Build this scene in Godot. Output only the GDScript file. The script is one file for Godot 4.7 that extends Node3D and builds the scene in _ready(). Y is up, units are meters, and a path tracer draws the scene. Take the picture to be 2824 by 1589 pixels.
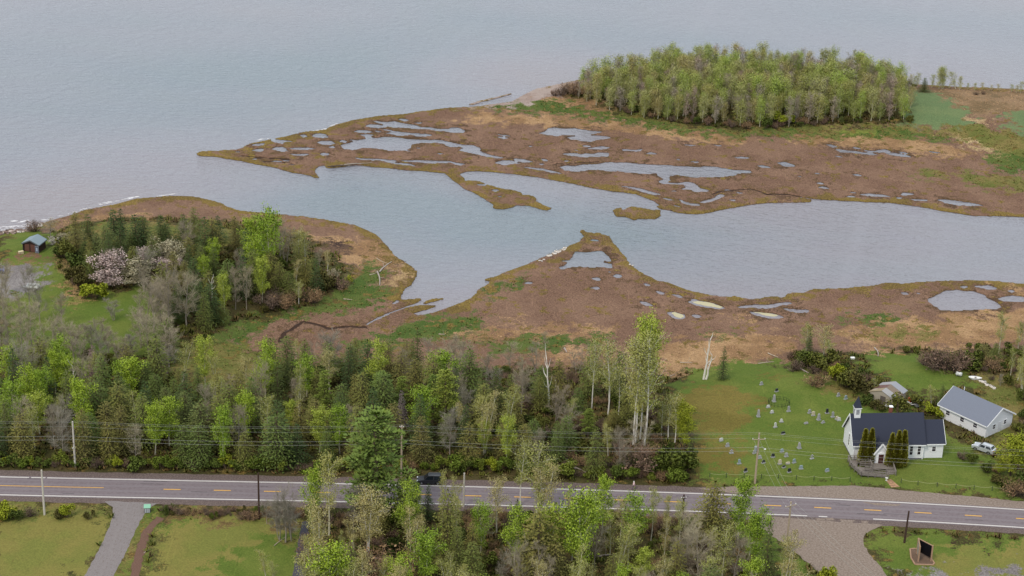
extends Node3D
# A drone's view over a salt marsh: sea and lagoons behind, a wood, a country road with a church, and trees in front.

const X0 := -170.0
const Z0 := -620.0
const SZ := 340.0
const TEX := 2048
const UPLAND := [-260.0,-426.2,-118.3,-436.2,-112.1,-441.2,-106.3,-439.7,-102.3,-447.1,-94.6,-450.9,-80.4,-450.9,-63.1,-448.1,-51.1,-441.7,-45.3,-439.0,-39.9,-431.0,-37.1,-419.7,-38.1,-410.7,-44.9,-401.6,-54.2,-393.6,-56.6,-386.4,-58.6,-377.5,-51.5,-372.4,-42.6,-372.2,-30.8,-375.0,-14.4,-370.7,-2.4,-371.6,17.7,-373.1,29.6,-370.3,38.8,-376.6,46.5,-380.9,54.7,-381.5,60.2,-385.8,72.0,-387.7,85.0,-390.6,97.3,-389.6,108.5,-393.5,260.0,-393.5,260.0,-200.0,-260.0,-200.0]
const UPLAND_ISLAND := [13.1,-555.8,21.8,-539.7,34.6,-532.5,43.1,-529.0,59.1,-526.0,75.8,-531.0,108.1,-535.6,114.4,-533.9,134.5,-513.4,260.0,-500.0,260.0,-585.0,146.1,-567.0,115.4,-573.0,82.3,-587.6,46.6,-586.8,29.5,-571.3]
const LAND_NEAR := [-260.0,-426.0,-118.8,-438.0,-116.0,-439.8,-113.1,-441.3,-111.1,-444.6,-109.8,-447.2,-106.7,-450.1,-104.4,-452.5,-103.7,-453.9,-101.7,-455.8,-99.6,-457.3,-97.1,-458.9,-95.4,-460.1,-93.4,-462.3,-91.6,-464.1,-87.6,-465.0,-84.9,-466.1,-80.8,-466.6,-77.1,-466.1,-73.2,-464.1,-71.1,-462.7,-69.1,-460.5,-66.4,-458.5,-63.9,-457.8,-62.0,-457.5,-58.6,-456.9,-54.7,-456.2,-50.4,-455.7,-46.5,-454.7,-42.6,-453.3,-40.1,-452.3,-37.9,-451.4,-36.1,-450.0,-33.8,-447.7,-32.6,-446.6,-31.2,-443.9,-29.8,-440.6,-28.7,-438.3,-27.3,-434.2,-27.0,-433.3,-25.1,-430.8,-23.6,-428.6,-22.1,-426.4,-21.3,-424.2,-21.2,-422.5,-21.7,-419.6,-22.2,-416.8,-23.4,-414.8,-23.9,-411.7,-24.0,-408.7,-22.0,-408.9,-19.8,-409.6,-19.5,-408.8,-20.1,-407.4,-21.8,-406.0,-24.0,-403.7,-26.0,-401.7,-27.4,-400.0,-28.4,-398.9,-29.1,-397.5,-29.9,-396.4,-30.6,-395.0,-30.2,-394.6,-28.9,-397.0,-27.7,-398.2,-26.3,-400.1,-25.0,-401.9,-23.0,-403.9,-20.5,-405.6,-18.3,-406.2,-16.4,-406.2,-16.2,-405.6,-17.6,-404.2,-19.9,-402.4,-21.1,-401.3,-20.2,-400.6,-18.1,-401.3,-15.8,-402.8,-13.5,-405.0,-11.5,-407.3,-9.8,-409.1,-8.4,-411.4,-7.5,-413.6,-7.4,-415.0,-6.3,-417.0,-5.2,-418.5,-4.6,-420.5,-4.0,-421.1,-5.3,-420.7,-6.1,-420.9,-5.6,-421.8,-3.6,-422.9,-2.3,-424.7,-1.2,-426.2,-0.1,-426.9,1.2,-428.7,3.0,-430.3,5.0,-432.8,6.6,-434.7,8.5,-436.7,10.3,-439.3,12.2,-441.5,14.1,-443.8,15.7,-445.5,16.0,-446.8,17.0,-449.4,16.5,-450.3,16.1,-451.5,16.0,-452.8,17.0,-453.0,17.5,-451.6,18.2,-451.7,19.1,-451.1,20.3,-451.9,21.2,-450.7,22.9,-449.6,23.2,-447.7,23.7,-445.3,24.7,-442.3,25.3,-440.0,26.4,-437.0,26.5,-435.3,27.3,-432.4,28.6,-429.9,29.2,-428.5,30.3,-427.1,31.8,-425.3,32.8,-423.9,34.8,-423.2,37.3,-421.2,39.0,-419.4,40.9,-418.2,42.6,-417.5,44.6,-416.5,46.7,-415.9,49.8,-416.2,52.8,-415.3,55.0,-415.5,56.8,-416.6,58.2,-417.1,59.9,-416.7,61.1,-417.1,61.5,-418.8,63.3,-419.5,65.6,-419.8,67.1,-421.5,69.9,-422.2,73.1,-422.8,76.1,-423.3,77.7,-424.0,81.2,-424.9,83.2,-425.9,84.4,-426.8,86.2,-426.9,88.2,-426.6,90.6,-427.4,94.1,-428.2,97.7,-429.1,101.1,-429.4,103.9,-429.9,105.8,-430.2,107.5,-429.9,109.9,-430.1,111.2,-429.9,113.5,-429.3,116.3,-429.0,260.0,-433.0,260.0,-200.0,-260.0,-200.0]
const LAND_FAR := [-82.3,-497.5,-81.5,-498.7,-79.0,-499.4,-77.2,-499.4,-75.7,-500.6,-73.4,-500.9,-72.2,-501.4,-71.1,-502.8,-70.7,-504.4,-69.6,-506.1,-67.2,-507.9,-65.5,-509.4,-64.5,-510.1,-64.7,-508.9,-63.0,-507.5,-60.9,-506.4,-60.9,-508.1,-57.8,-509.0,-59.6,-509.6,-64.0,-510.4,-62.5,-511.7,-60.6,-512.9,-58.8,-514.7,-57.0,-515.7,-58.4,-515.5,-55.9,-517.0,-53.3,-518.0,-50.8,-519.5,-50.7,-520.7,-49.0,-523.0,-46.5,-525.7,-44.1,-528.0,-41.0,-530.0,-37.6,-532.1,-33.6,-533.3,-30.4,-534.5,-27.8,-536.5,-24.3,-538.1,-21.6,-539.7,-18.6,-541.1,-15.4,-541.7,-10.7,-543.0,-6.6,-545.6,-1.7,-548.1,1.0,-553.3,4.9,-560.1,10.1,-564.4,15.9,-568.7,18.2,-570.9,24.1,-575.8,33.2,-585.1,42.5,-592.1,51.8,-597.2,59.2,-591.8,64.9,-592.0,72.4,-592.4,86.4,-591.0,99.9,-580.7,110.9,-576.2,115.8,-575.8,122.6,-576.0,128.3,-575.7,137.1,-575.7,147.9,-575.0,260.0,-571.0,260.0,-474.4,125.5,-471.4,118.7,-471.4,112.6,-471.2,110.3,-472.3,108.7,-472.9,105.7,-473.9,103.2,-475.2,100.0,-476.5,97.6,-477.2,94.1,-478.2,89.1,-478.2,84.2,-478.5,79.3,-478.7,76.1,-478.9,74.6,-479.3,72.0,-480.3,74.3,-478.4,73.8,-476.8,70.3,-476.3,62.8,-475.3,59.6,-474.1,57.0,-472.9,54.4,-471.3,51.3,-469.7,48.5,-467.7,45.9,-466.2,43.0,-465.9,40.6,-466.3,39.2,-467.2,38.8,-467.8,36.8,-468.3,35.7,-469.2,35.0,-470.2,36.0,-471.0,34.9,-473.6,33.3,-475.5,31.4,-477.4,30.0,-478.5,27.0,-479.4,24.0,-480.0,21.6,-481.0,18.6,-482.1,16.6,-483.4,14.2,-484.6,12.2,-485.4,9.1,-486.7,6.6,-488.0,2.8,-489.0,-1.0,-490.1,-5.4,-490.8,-9.3,-491.2,-12.3,-490.7,-13.5,-489.3,-14.2,-488.5,-12.6,-485.4,-12.8,-483.6,-10.8,-484.1,-8.3,-483.3,-6.7,-481.3,-4.7,-480.1,-3.2,-478.8,-1.2,-478.7,-0.8,-478.6,1.2,-477.3,2.4,-475.0,4.7,-474.6,5.6,-472.6,5.4,-470.9,6.6,-469.6,7.8,-468.0,9.3,-466.5,8.3,-465.1,7.4,-465.3,5.7,-466.5,3.7,-468.0,1.8,-467.8,0.8,-468.1,-0.7,-466.1,-2.5,-464.9,-4.4,-465.0,-5.2,-466.3,-5.0,-467.7,-6.2,-469.9,-7.8,-472.5,-10.1,-475.8,-12.6,-478.3,-14.2,-481.7,-15.8,-484.4,-17.0,-487.2,-17.8,-488.9,-19.3,-489.1,-24.4,-490.1,-28.2,-490.1,-32.1,-491.2,-35.9,-491.5,-38.5,-492.4,-40.1,-492.6,-42.1,-492.1,-44.5,-490.7,-47.4,-489.7,-48.2,-490.0,-48.5,-491.8,-50.1,-490.9,-50.8,-488.3,-50.6,-486.1,-49.7,-484.0,-49.2,-482.3,-50.5,-482.5,-51.4,-483.9,-54.3,-485.0,-56.1,-485.6,-58.2,-486.8,-61.0,-488.8,-63.7,-490.0,-66.3,-490.8,-69.1,-492.4,-73.1,-493.9,-77.2,-495.4,-81.0,-495.6,-81.7,-496.1]
const ISLETS := [[24.3,-466.5,25.1,-467.9,26.4,-468.6,26.8,-466.8,27.8,-468.5,29.1,-469.6,31.0,-469.0,32.9,-468.0,34.1,-467.4,35.4,-468.2,36.0,-467.9,35.7,-465.6,35.9,-464.3,34.5,-461.8,31.9,-461.6,30.2,-461.8,29.4,-460.4,28.3,-461.6,27.1,-462.8,24.9,-462.6,24.5,-464.6],
	[-19.0,-407.1,-18.5,-408.4,-16.8,-409.6,-14.2,-410.2,-15.7,-408.9,-17.6,-407.6,-18.4,-406.6],
	[-13.8,-544.4,-10.8,-547.8,-6.7,-551.3,-4.0,-553.9,-1.8,-555.8,-1.8,-555.1,-6.7,-550.1,-10.0,-547.1,-12.1,-544.6]]
const PONDS := [[6.1,-522.0,8.0,-523.6,8.8,-526.4,10.4,-527.1,12.8,-526.4,15.8,-527.1,17.9,-526.1,20.4,-525.5,23.2,-525.0,21.7,-523.6,18.4,-521.6,14.6,-521.2,12.5,-521.4,10.9,-520.3,9.0,-520.7],
	[13.6,-519.5,15.7,-520.5,17.8,-521.0,21.1,-521.7,24.3,-521.4,25.3,-520.5,24.2,-519.4,21.5,-518.3,19.6,-516.4,17.2,-516.7,16.7,-517.8,15.1,-517.8],
	[17.7,-513.0,18.8,-513.7,19.8,-513.1,19.3,-512.3,18.2,-512.3],
	[18.8,-510.8,20.6,-512.0,23.0,-513.3,24.8,-512.5,24.0,-511.6,21.6,-510.7],
	[12.2,-506.2,14.5,-507.0,16.3,-507.0,17.0,-506.1,18.6,-507.2,20.4,-506.8,22.0,-508.1,24.5,-508.2,23.9,-505.1,20.9,-504.9,17.5,-504.5,14.4,-505.1],
	[28.4,-511.5,30.3,-511.3,31.6,-511.0,33.6,-512.2,32.6,-510.3,30.5,-510.0,28.5,-510.3],
	[34.5,-508.7,35.5,-509.8,37.1,-509.0,36.2,-508.2],
	[44.7,-516.8,48.0,-516.7,46.3,-515.8],
	[52.6,-517.4,55.2,-517.0,53.8,-516.4],
	[57.6,-508.1,59.5,-508.6,61.5,-508.1,60.4,-507.3,58.3,-507.2],
	[63.2,-502.2,64.6,-502.4,65.4,-501.3,64.4,-500.7],
	[11.5,-496.1,13.3,-497.4,15.3,-497.1,17.9,-498.6,21.6,-499.3,23.7,-500.8,26.2,-500.9,29.3,-501.1,32.4,-500.4,36.3,-500.2,39.1,-500.3,42.2,-499.6,45.3,-499.6,48.3,-499.4,49.2,-500.3,52.2,-500.0,54.2,-499.1,56.7,-498.2,60.6,-498.2,60.9,-497.1,60.1,-496.3,57.0,-495.8,56.4,-494.1,53.0,-492.9,48.6,-492.1,45.5,-491.8,42.8,-492.8,41.0,-493.4,40.7,-492.7,39.4,-492.2,39.1,-490.3,39.4,-488.9,38.0,-487.7,39.4,-487.2,41.9,-487.3,43.5,-488.2,45.2,-487.9,46.1,-485.9,46.5,-484.2,48.9,-482.7,48.1,-481.9,46.6,-481.7,45.3,-480.9,44.9,-483.0,42.1,-482.7,43.5,-484.3,43.1,-486.2,41.3,-486.2,39.3,-486.2,37.2,-486.7,36.9,-488.3,38.1,-489.5,37.6,-490.9,36.7,-492.3,36.7,-493.9,33.1,-493.4,29.6,-493.6,26.5,-494.6,24.5,-494.2,22.5,-494.6,21.2,-495.2,18.9,-494.8,17.6,-493.9,15.8,-493.2,12.7,-494.0,12.3,-495.4],
	[26.7,-483.8,29.2,-483.4,31.9,-482.3,34.0,-480.6,36.5,-478.7,34.9,-478.4,32.7,-479.6,30.3,-481.8],
	[2.2,-495.4,4.8,-494.9,7.4,-494.4,9.9,-492.8,12.2,-491.4,10.2,-491.5,7.4,-493.1,4.1,-494.1],
	[-0.3,-501.4,2.0,-501.2,4.6,-499.4,2.3,-498.7,0.4,-499.5],
	[-5.0,-497.9,-3.3,-499.6,-1.1,-499.9,1.2,-497.9,-1.1,-497.4,-3.0,-496.2],
	[6.9,-501.8,7.7,-502.0,8.2,-500.7,7.7,-500.1],
	[6.4,-498.2,7.4,-498.1,6.8,-497.1],
	[12.8,-501.1,14.2,-501.0,13.3,-500.4],
	[15.4,-509.8,16.5,-509.4,15.8,-509.1],
	[3.5,-511.8,4.1,-511.8,4.0,-510.8],
	[41.2,-475.8,42.1,-474.4,43.5,-473.1,45.7,-472.8,45.4,-471.7,43.2,-472.0,41.8,-473.5],
	[46.3,-474.4,48.6,-476.2,50.0,-477.3,51.4,-480.2,52.6,-479.9,52.0,-478.6,50.7,-477.1,48.8,-474.9,46.7,-473.7],
	[37.0,-476.3,38.7,-475.9,39.6,-474.7,38.2,-474.9],
	[39.2,-471.9,40.9,-470.5,39.9,-470.8],
	[53.0,-483.7,54.4,-483.5,54.8,-482.0],
	[55.8,-482.3,57.4,-481.7,56.5,-481.3],
	[53.7,-476.7,55.1,-476.8,54.5,-475.7],
	[39.1,-480.9,40.1,-481.7,40.7,-481.3],
	[42.2,-505.1,43.0,-505.4,42.7,-504.4],
	[45.8,-503.6,47.9,-503.6,46.8,-502.7],
	[-45.8,-507.3,-43.6,-509.4,-41.4,-512.0,-39.4,-513.0,-40.1,-514.9,-41.5,-516.2,-39.9,-516.6,-38.0,-516.4,-39.0,-515.1,-37.8,-513.6,-36.8,-513.7,-35.0,-514.9,-31.9,-515.0,-28.6,-513.7,-24.4,-513.6,-20.4,-514.0,-18.0,-512.8,-15.6,-511.4,-14.0,-510.8,-11.6,-510.7,-9.7,-508.9,-9.4,-506.2,-7.5,-504.1,-3.1,-501.8,-4.6,-501.2,-7.5,-502.0,-9.1,-503.5,-11.4,-504.5,-14.6,-506.2,-14.2,-507.7,-12.6,-508.2,-14.7,-509.2,-17.3,-508.8,-18.3,-510.0,-19.0,-511.5,-21.1,-511.8,-25.6,-511.2,-27.8,-509.4,-27.9,-506.7,-29.1,-505.0,-33.2,-504.2,-34.4,-505.3,-38.3,-505.9,-40.6,-505.8,-42.1,-504.1,-44.5,-504.3],
	[-39.2,-527.9,-37.3,-527.4,-35.3,-527.0,-33.2,-527.9,-31.0,-526.5,-27.1,-525.2,-26.5,-524.0,-23.3,-523.9,-21.4,-522.9,-18.2,-523.0,-17.4,-524.5,-15.5,-524.3,-13.9,-522.0,-14.3,-520.4,-17.3,-520.5,-19.4,-521.2,-22.1,-521.6,-23.8,-522.5,-27.0,-522.2,-30.2,-523.1,-33.5,-523.0,-36.3,-525.3],
	[-40.7,-523.2,-39.5,-524.9,-37.1,-524.6,-34.9,-523.3,-36.6,-522.2,-38.7,-522.1],
	[-32.1,-529.7,-31.2,-530.6,-29.3,-529.4,-30.6,-528.3],
	[-43.3,-518.6,-42.3,-519.8,-40.2,-519.8,-38.3,-518.6,-40.0,-517.6,-42.1,-517.7],
	[-34.8,-517.9,-32.7,-519.2,-36.0,-520.8,-34.9,-521.1,-33.0,-519.9,-30.5,-519.1,-27.3,-518.6,-24.6,-518.5,-22.5,-517.9,-23.5,-516.6,-25.8,-516.2,-28.3,-517.3,-31.1,-516.2,-33.1,-517.3],
	[-53.9,-513.6,-53.6,-515.4,-52.3,-516.1,-50.9,-515.5,-49.9,-513.2,-51.2,-512.5,-52.8,-512.6],
	[-52.1,-509.0,-51.0,-510.1,-48.9,-510.5,-47.7,-508.6,-49.1,-507.3,-50.7,-507.2],
	[-46.4,-510.3,-45.8,-511.6,-44.8,-510.5,-45.2,-509.3],
	[-63.2,-502.5,-62.6,-504.1,-60.8,-504.4,-60.0,-503.2,-60.0,-502.0,-58.9,-501.3,-60.5,-500.8,-61.9,-501.4],
	[-59.0,-503.4,-56.4,-504.3,-54.1,-504.6,-54.3,-504.6,-52.4,-503.9,-54.9,-502.9,-58.0,-502.7],
	[-50.6,-499.9,-49.8,-500.9,-48.5,-500.5,-48.9,-499.3,-49.9,-499.0],
	[-58.3,-499.5,-56.3,-499.1,-53.6,-500.1,-54.4,-498.5,-57.0,-498.2],
	[-69.0,-505.2,-68.1,-506.2,-65.8,-506.7,-66.4,-505.4,-67.3,-504.7,-68.4,-504.7],
	[-68.6,-501.0,-67.5,-502.0,-65.9,-502.6,-65.8,-501.2,-66.4,-500.2,-67.6,-500.6],
	[-72.5,-499.6,-71.9,-499.9,-71.5,-499.5,-71.9,-499.1],
	[-62.2,-493.3,-61.4,-493.9,-59.9,-493.5,-60.6,-492.5,-61.6,-492.6],
	[-60.1,-494.6,-58.5,-495.0,-58.2,-494.2,-58.9,-493.4],
	[-63.2,-495.1,-61.9,-495.2,-62.0,-494.6],
	[-67.6,-494.4,-67.0,-495.1,-65.2,-495.1,-66.3,-494.7,-67.3,-494.2],
	[-41.5,-497.9,-39.0,-497.7,-35.1,-497.7,-30.4,-496.9,-31.1,-495.9,-35.0,-496.6,-39.4,-496.8],
	[-29.4,-497.2,-25.1,-497.7,-21.5,-497.6,-17.2,-498.0,-15.3,-496.7,-13.0,-496.2,-14.0,-494.9,-15.0,-495.4,-16.8,-496.7,-19.4,-496.1,-22.4,-495.7,-25.0,-496.4,-27.8,-496.3],
	[-33.4,-495.9,-30.6,-495.2,-27.2,-494.8,-25.6,-493.5,-28.5,-493.9,-31.0,-494.5],
	[-5.0,-518.1,-3.4,-518.2,-2.2,-517.5,-3.3,-516.6],
	[-5.0,-520.1,-2.3,-519.5,-1.3,-518.6,-3.4,-519.0],
	[-48.7,-505.4,-48.1,-506.5,-47.4,-505.3,-48.1,-504.6],
	[-57.3,-514.0,-56.4,-514.7,-55.4,-513.0,-56.2,-512.5],
	[-62.2,-493.5,-60.6,-493.8,-60.0,-493.1,-61.4,-492.4],
	[-27.8,-527.5,-25.7,-527.6,-26.4,-526.8],
	[-26.2,-507.4,-25.1,-507.2,-25.6,-506.5],
	[-20.5,-503.5,-18.8,-503.5,-19.7,-502.8],
	[-57.3,-491.7,-56.3,-491.3,-56.9,-490.9],
	[-37.9,-519.8,-36.1,-519.3,-36.9,-518.7],
	[-43.9,-511.9,-42.2,-511.6,-43.2,-511.1],
	[-9.4,-481.8,-7.7,-481.7,-7.5,-480.5,-8.7,-480.6],
	[-5.4,-477.9,-4.7,-478.5,-3.9,-477.7,-4.9,-476.8],
	[-4.0,-473.6,-3.1,-473.9,-3.4,-473.2],
	[-28.6,-504.9,-27.6,-504.7,-27.9,-504.0],
	[106.3,-481.3,108.3,-481.7,111.9,-480.8,114.9,-479.7,117.2,-478.5,114.6,-478.0,110.7,-478.0,107.9,-479.5],
	[86.9,-483.4,89.5,-484.1,92.5,-483.9,94.7,-482.4,91.0,-482.4,88.5,-482.7],
	[83.5,-481.5,84.7,-482.2,85.6,-481.6,84.5,-480.9],
	[97.7,-484.2,98.5,-485.7,100.7,-485.5,100.5,-484.6,98.8,-484.3,98.4,-483.7],
	[99.5,-481.1,103.5,-481.3,103.1,-480.3,100.6,-480.2],
	[77.3,-487.6,78.5,-488.3,79.7,-486.9,78.3,-486.7],
	[77.0,-490.6,78.1,-491.2,78.8,-490.4,77.7,-489.7],
	[96.2,-482.0,97.5,-482.5,97.5,-481.6,96.3,-481.2],
	[85.0,-485.0,86.1,-484.7,85.2,-484.1],
	[83.4,-520.8,84.7,-520.6,86.2,-519.0,84.7,-518.5],
	[85.4,-517.4,87.1,-516.8,88.6,-516.2,90.3,-516.3,92.0,-515.3,94.3,-515.0,96.1,-514.0,94.3,-513.3,91.3,-514.2,88.5,-514.9,86.4,-515.0],
	[92.7,-517.0,96.1,-516.5,97.1,-517.8,99.0,-518.2,100.1,-516.8,98.2,-516.0,96.5,-515.5,94.4,-515.5],
	[98.4,-515.6,100.5,-515.8,102.5,-515.0,104.4,-514.0,104.7,-512.5,102.2,-512.9,99.9,-513.9],
	[101.5,-516.8,103.6,-516.7,104.4,-515.2],
	[90.4,-519.5,92.2,-518.6,91.0,-517.5],
	[68.7,-505.0,70.5,-505.7,72.2,-504.1,72.9,-502.8,71.2,-502.0,69.7,-503.0],
	[84.6,-511.9,86.4,-511.1,85.3,-510.9],
	[110.5,-517.9,113.4,-517.1,112.0,-516.4],
	[87.2,-497.9,88.7,-498.1,89.4,-497.2,88.0,-497.0],
	[77.4,-498.0,78.6,-497.9,78.0,-497.0],
	[72.5,-495.5,73.6,-495.2,73.2,-494.7],
	[65.5,-502.2,66.3,-501.2,65.3,-500.4],
	[14.4,-436.9,14.9,-439.4,16.8,-438.9,18.9,-439.7,20.7,-440.2,21.4,-438.4,22.2,-437.0,22.6,-434.3,21.2,-434.5,20.2,-434.4,21.4,-433.1,22.6,-432.6,22.8,-430.3,21.6,-430.7,19.8,-430.7,18.4,-430.3,16.6,-430.6,14.3,-430.4,12.5,-429.7,11.6,-428.7,10.9,-429.8,12.1,-430.2,13.0,-432.3,14.4,-432.5,12.5,-433.2,11.2,-433.4,13.5,-434.1],
	[18.3,-424.1,19.4,-424.5,20.1,-423.1,19.1,-422.8],
	[23.2,-425.7,24.2,-426.9,24.9,-426.1,24.3,-424.9,23.7,-424.7],
	[17.8,-418.6,19.5,-419.3,19.6,-418.3,18.6,-417.9],
	[3.1,-420.1,4.4,-420.8,4.7,-420.1,3.7,-419.4],
	[29.9,-422.1,31.1,-421.4,30.6,-420.6],
	[32.3,-418.1,34.1,-417.2,33.6,-416.2,32.7,-417.0],
	[35.7,-416.5,37.0,-416.2,38.2,-415.1,37.2,-414.8],
	[28.5,-412.0,30.0,-411.5,31.0,-410.0,30.1,-409.8,29.1,-410.7],
	[39.3,-412.8,41.7,-413.3,44.2,-412.4,46.9,-410.0,45.7,-409.2,42.5,-410.1,40.2,-411.3],
	[40.0,-414.3,41.3,-413.8,40.4,-413.4],
	[34.4,-406.6,35.6,-406.9,37.7,-405.5,37.6,-403.9,36.6,-402.9,35.0,-404.2],
	[39.3,-405.4,40.3,-405.8,41.5,-405.0,40.6,-404.3],
	[49.8,-410.6,52.0,-411.7,54.3,-412.2,56.4,-412.1,58.2,-412.9,60.5,-413.9,62.0,-413.9,61.3,-413.0,59.0,-412.5,58.0,-411.3,56.2,-410.6,52.4,-410.7],
	[52.2,-408.3,53.9,-408.1,55.9,-407.9,57.2,-407.6,58.8,-406.7,59.2,-405.9,57.8,-405.2,55.7,-405.5,53.7,-406.5],
	[59.9,-410.6,61.6,-410.5,63.1,-410.2,65.1,-410.4,64.9,-409.2,62.6,-408.9,61.1,-409.6],
	[93.1,-418.3,96.0,-421.1,97.8,-423.4,100.6,-424.2,102.3,-423.5,104.3,-423.7,106.0,-421.9,106.5,-420.0,108.0,-417.9,108.6,-415.8,107.0,-414.1,104.8,-414.0,102.6,-413.7,99.4,-412.9,96.9,-412.6,95.0,-412.8,94.0,-414.9,93.2,-416.7],
	[104.8,-426.8,107.0,-427.0,108.2,-427.4,109.8,-426.1,109.1,-425.2,107.1,-425.4],
	[101.6,-426.1,102.9,-426.8,103.3,-426.3,102.4,-425.5],
	[109.0,-419.9,110.7,-421.2,112.6,-421.9,113.9,-421.7,116.0,-420.8,114.2,-419.0,111.1,-418.7,109.6,-419.2],
	[87.6,-421.6,88.6,-422.0,89.0,-421.0,88.2,-420.7],
	[112.2,-424.9,113.1,-425.3,113.6,-424.5,112.7,-424.1],
	[91.0,-422.0,91.6,-421.5,91.1,-421.2],
	[22.1,-428.2,22.4,-428.2,22.3,-427.4],
	[18.3,-447.0,19.5,-447.2,20.2,-446.7,19.2,-446.1]]
const CREEKS := [[[-25.5,-406.1,-24.9,-407.1,-24.3,-408.2],0.50],
	[[71.5,-480.1,72.0,-480.0],0.40]]
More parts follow.
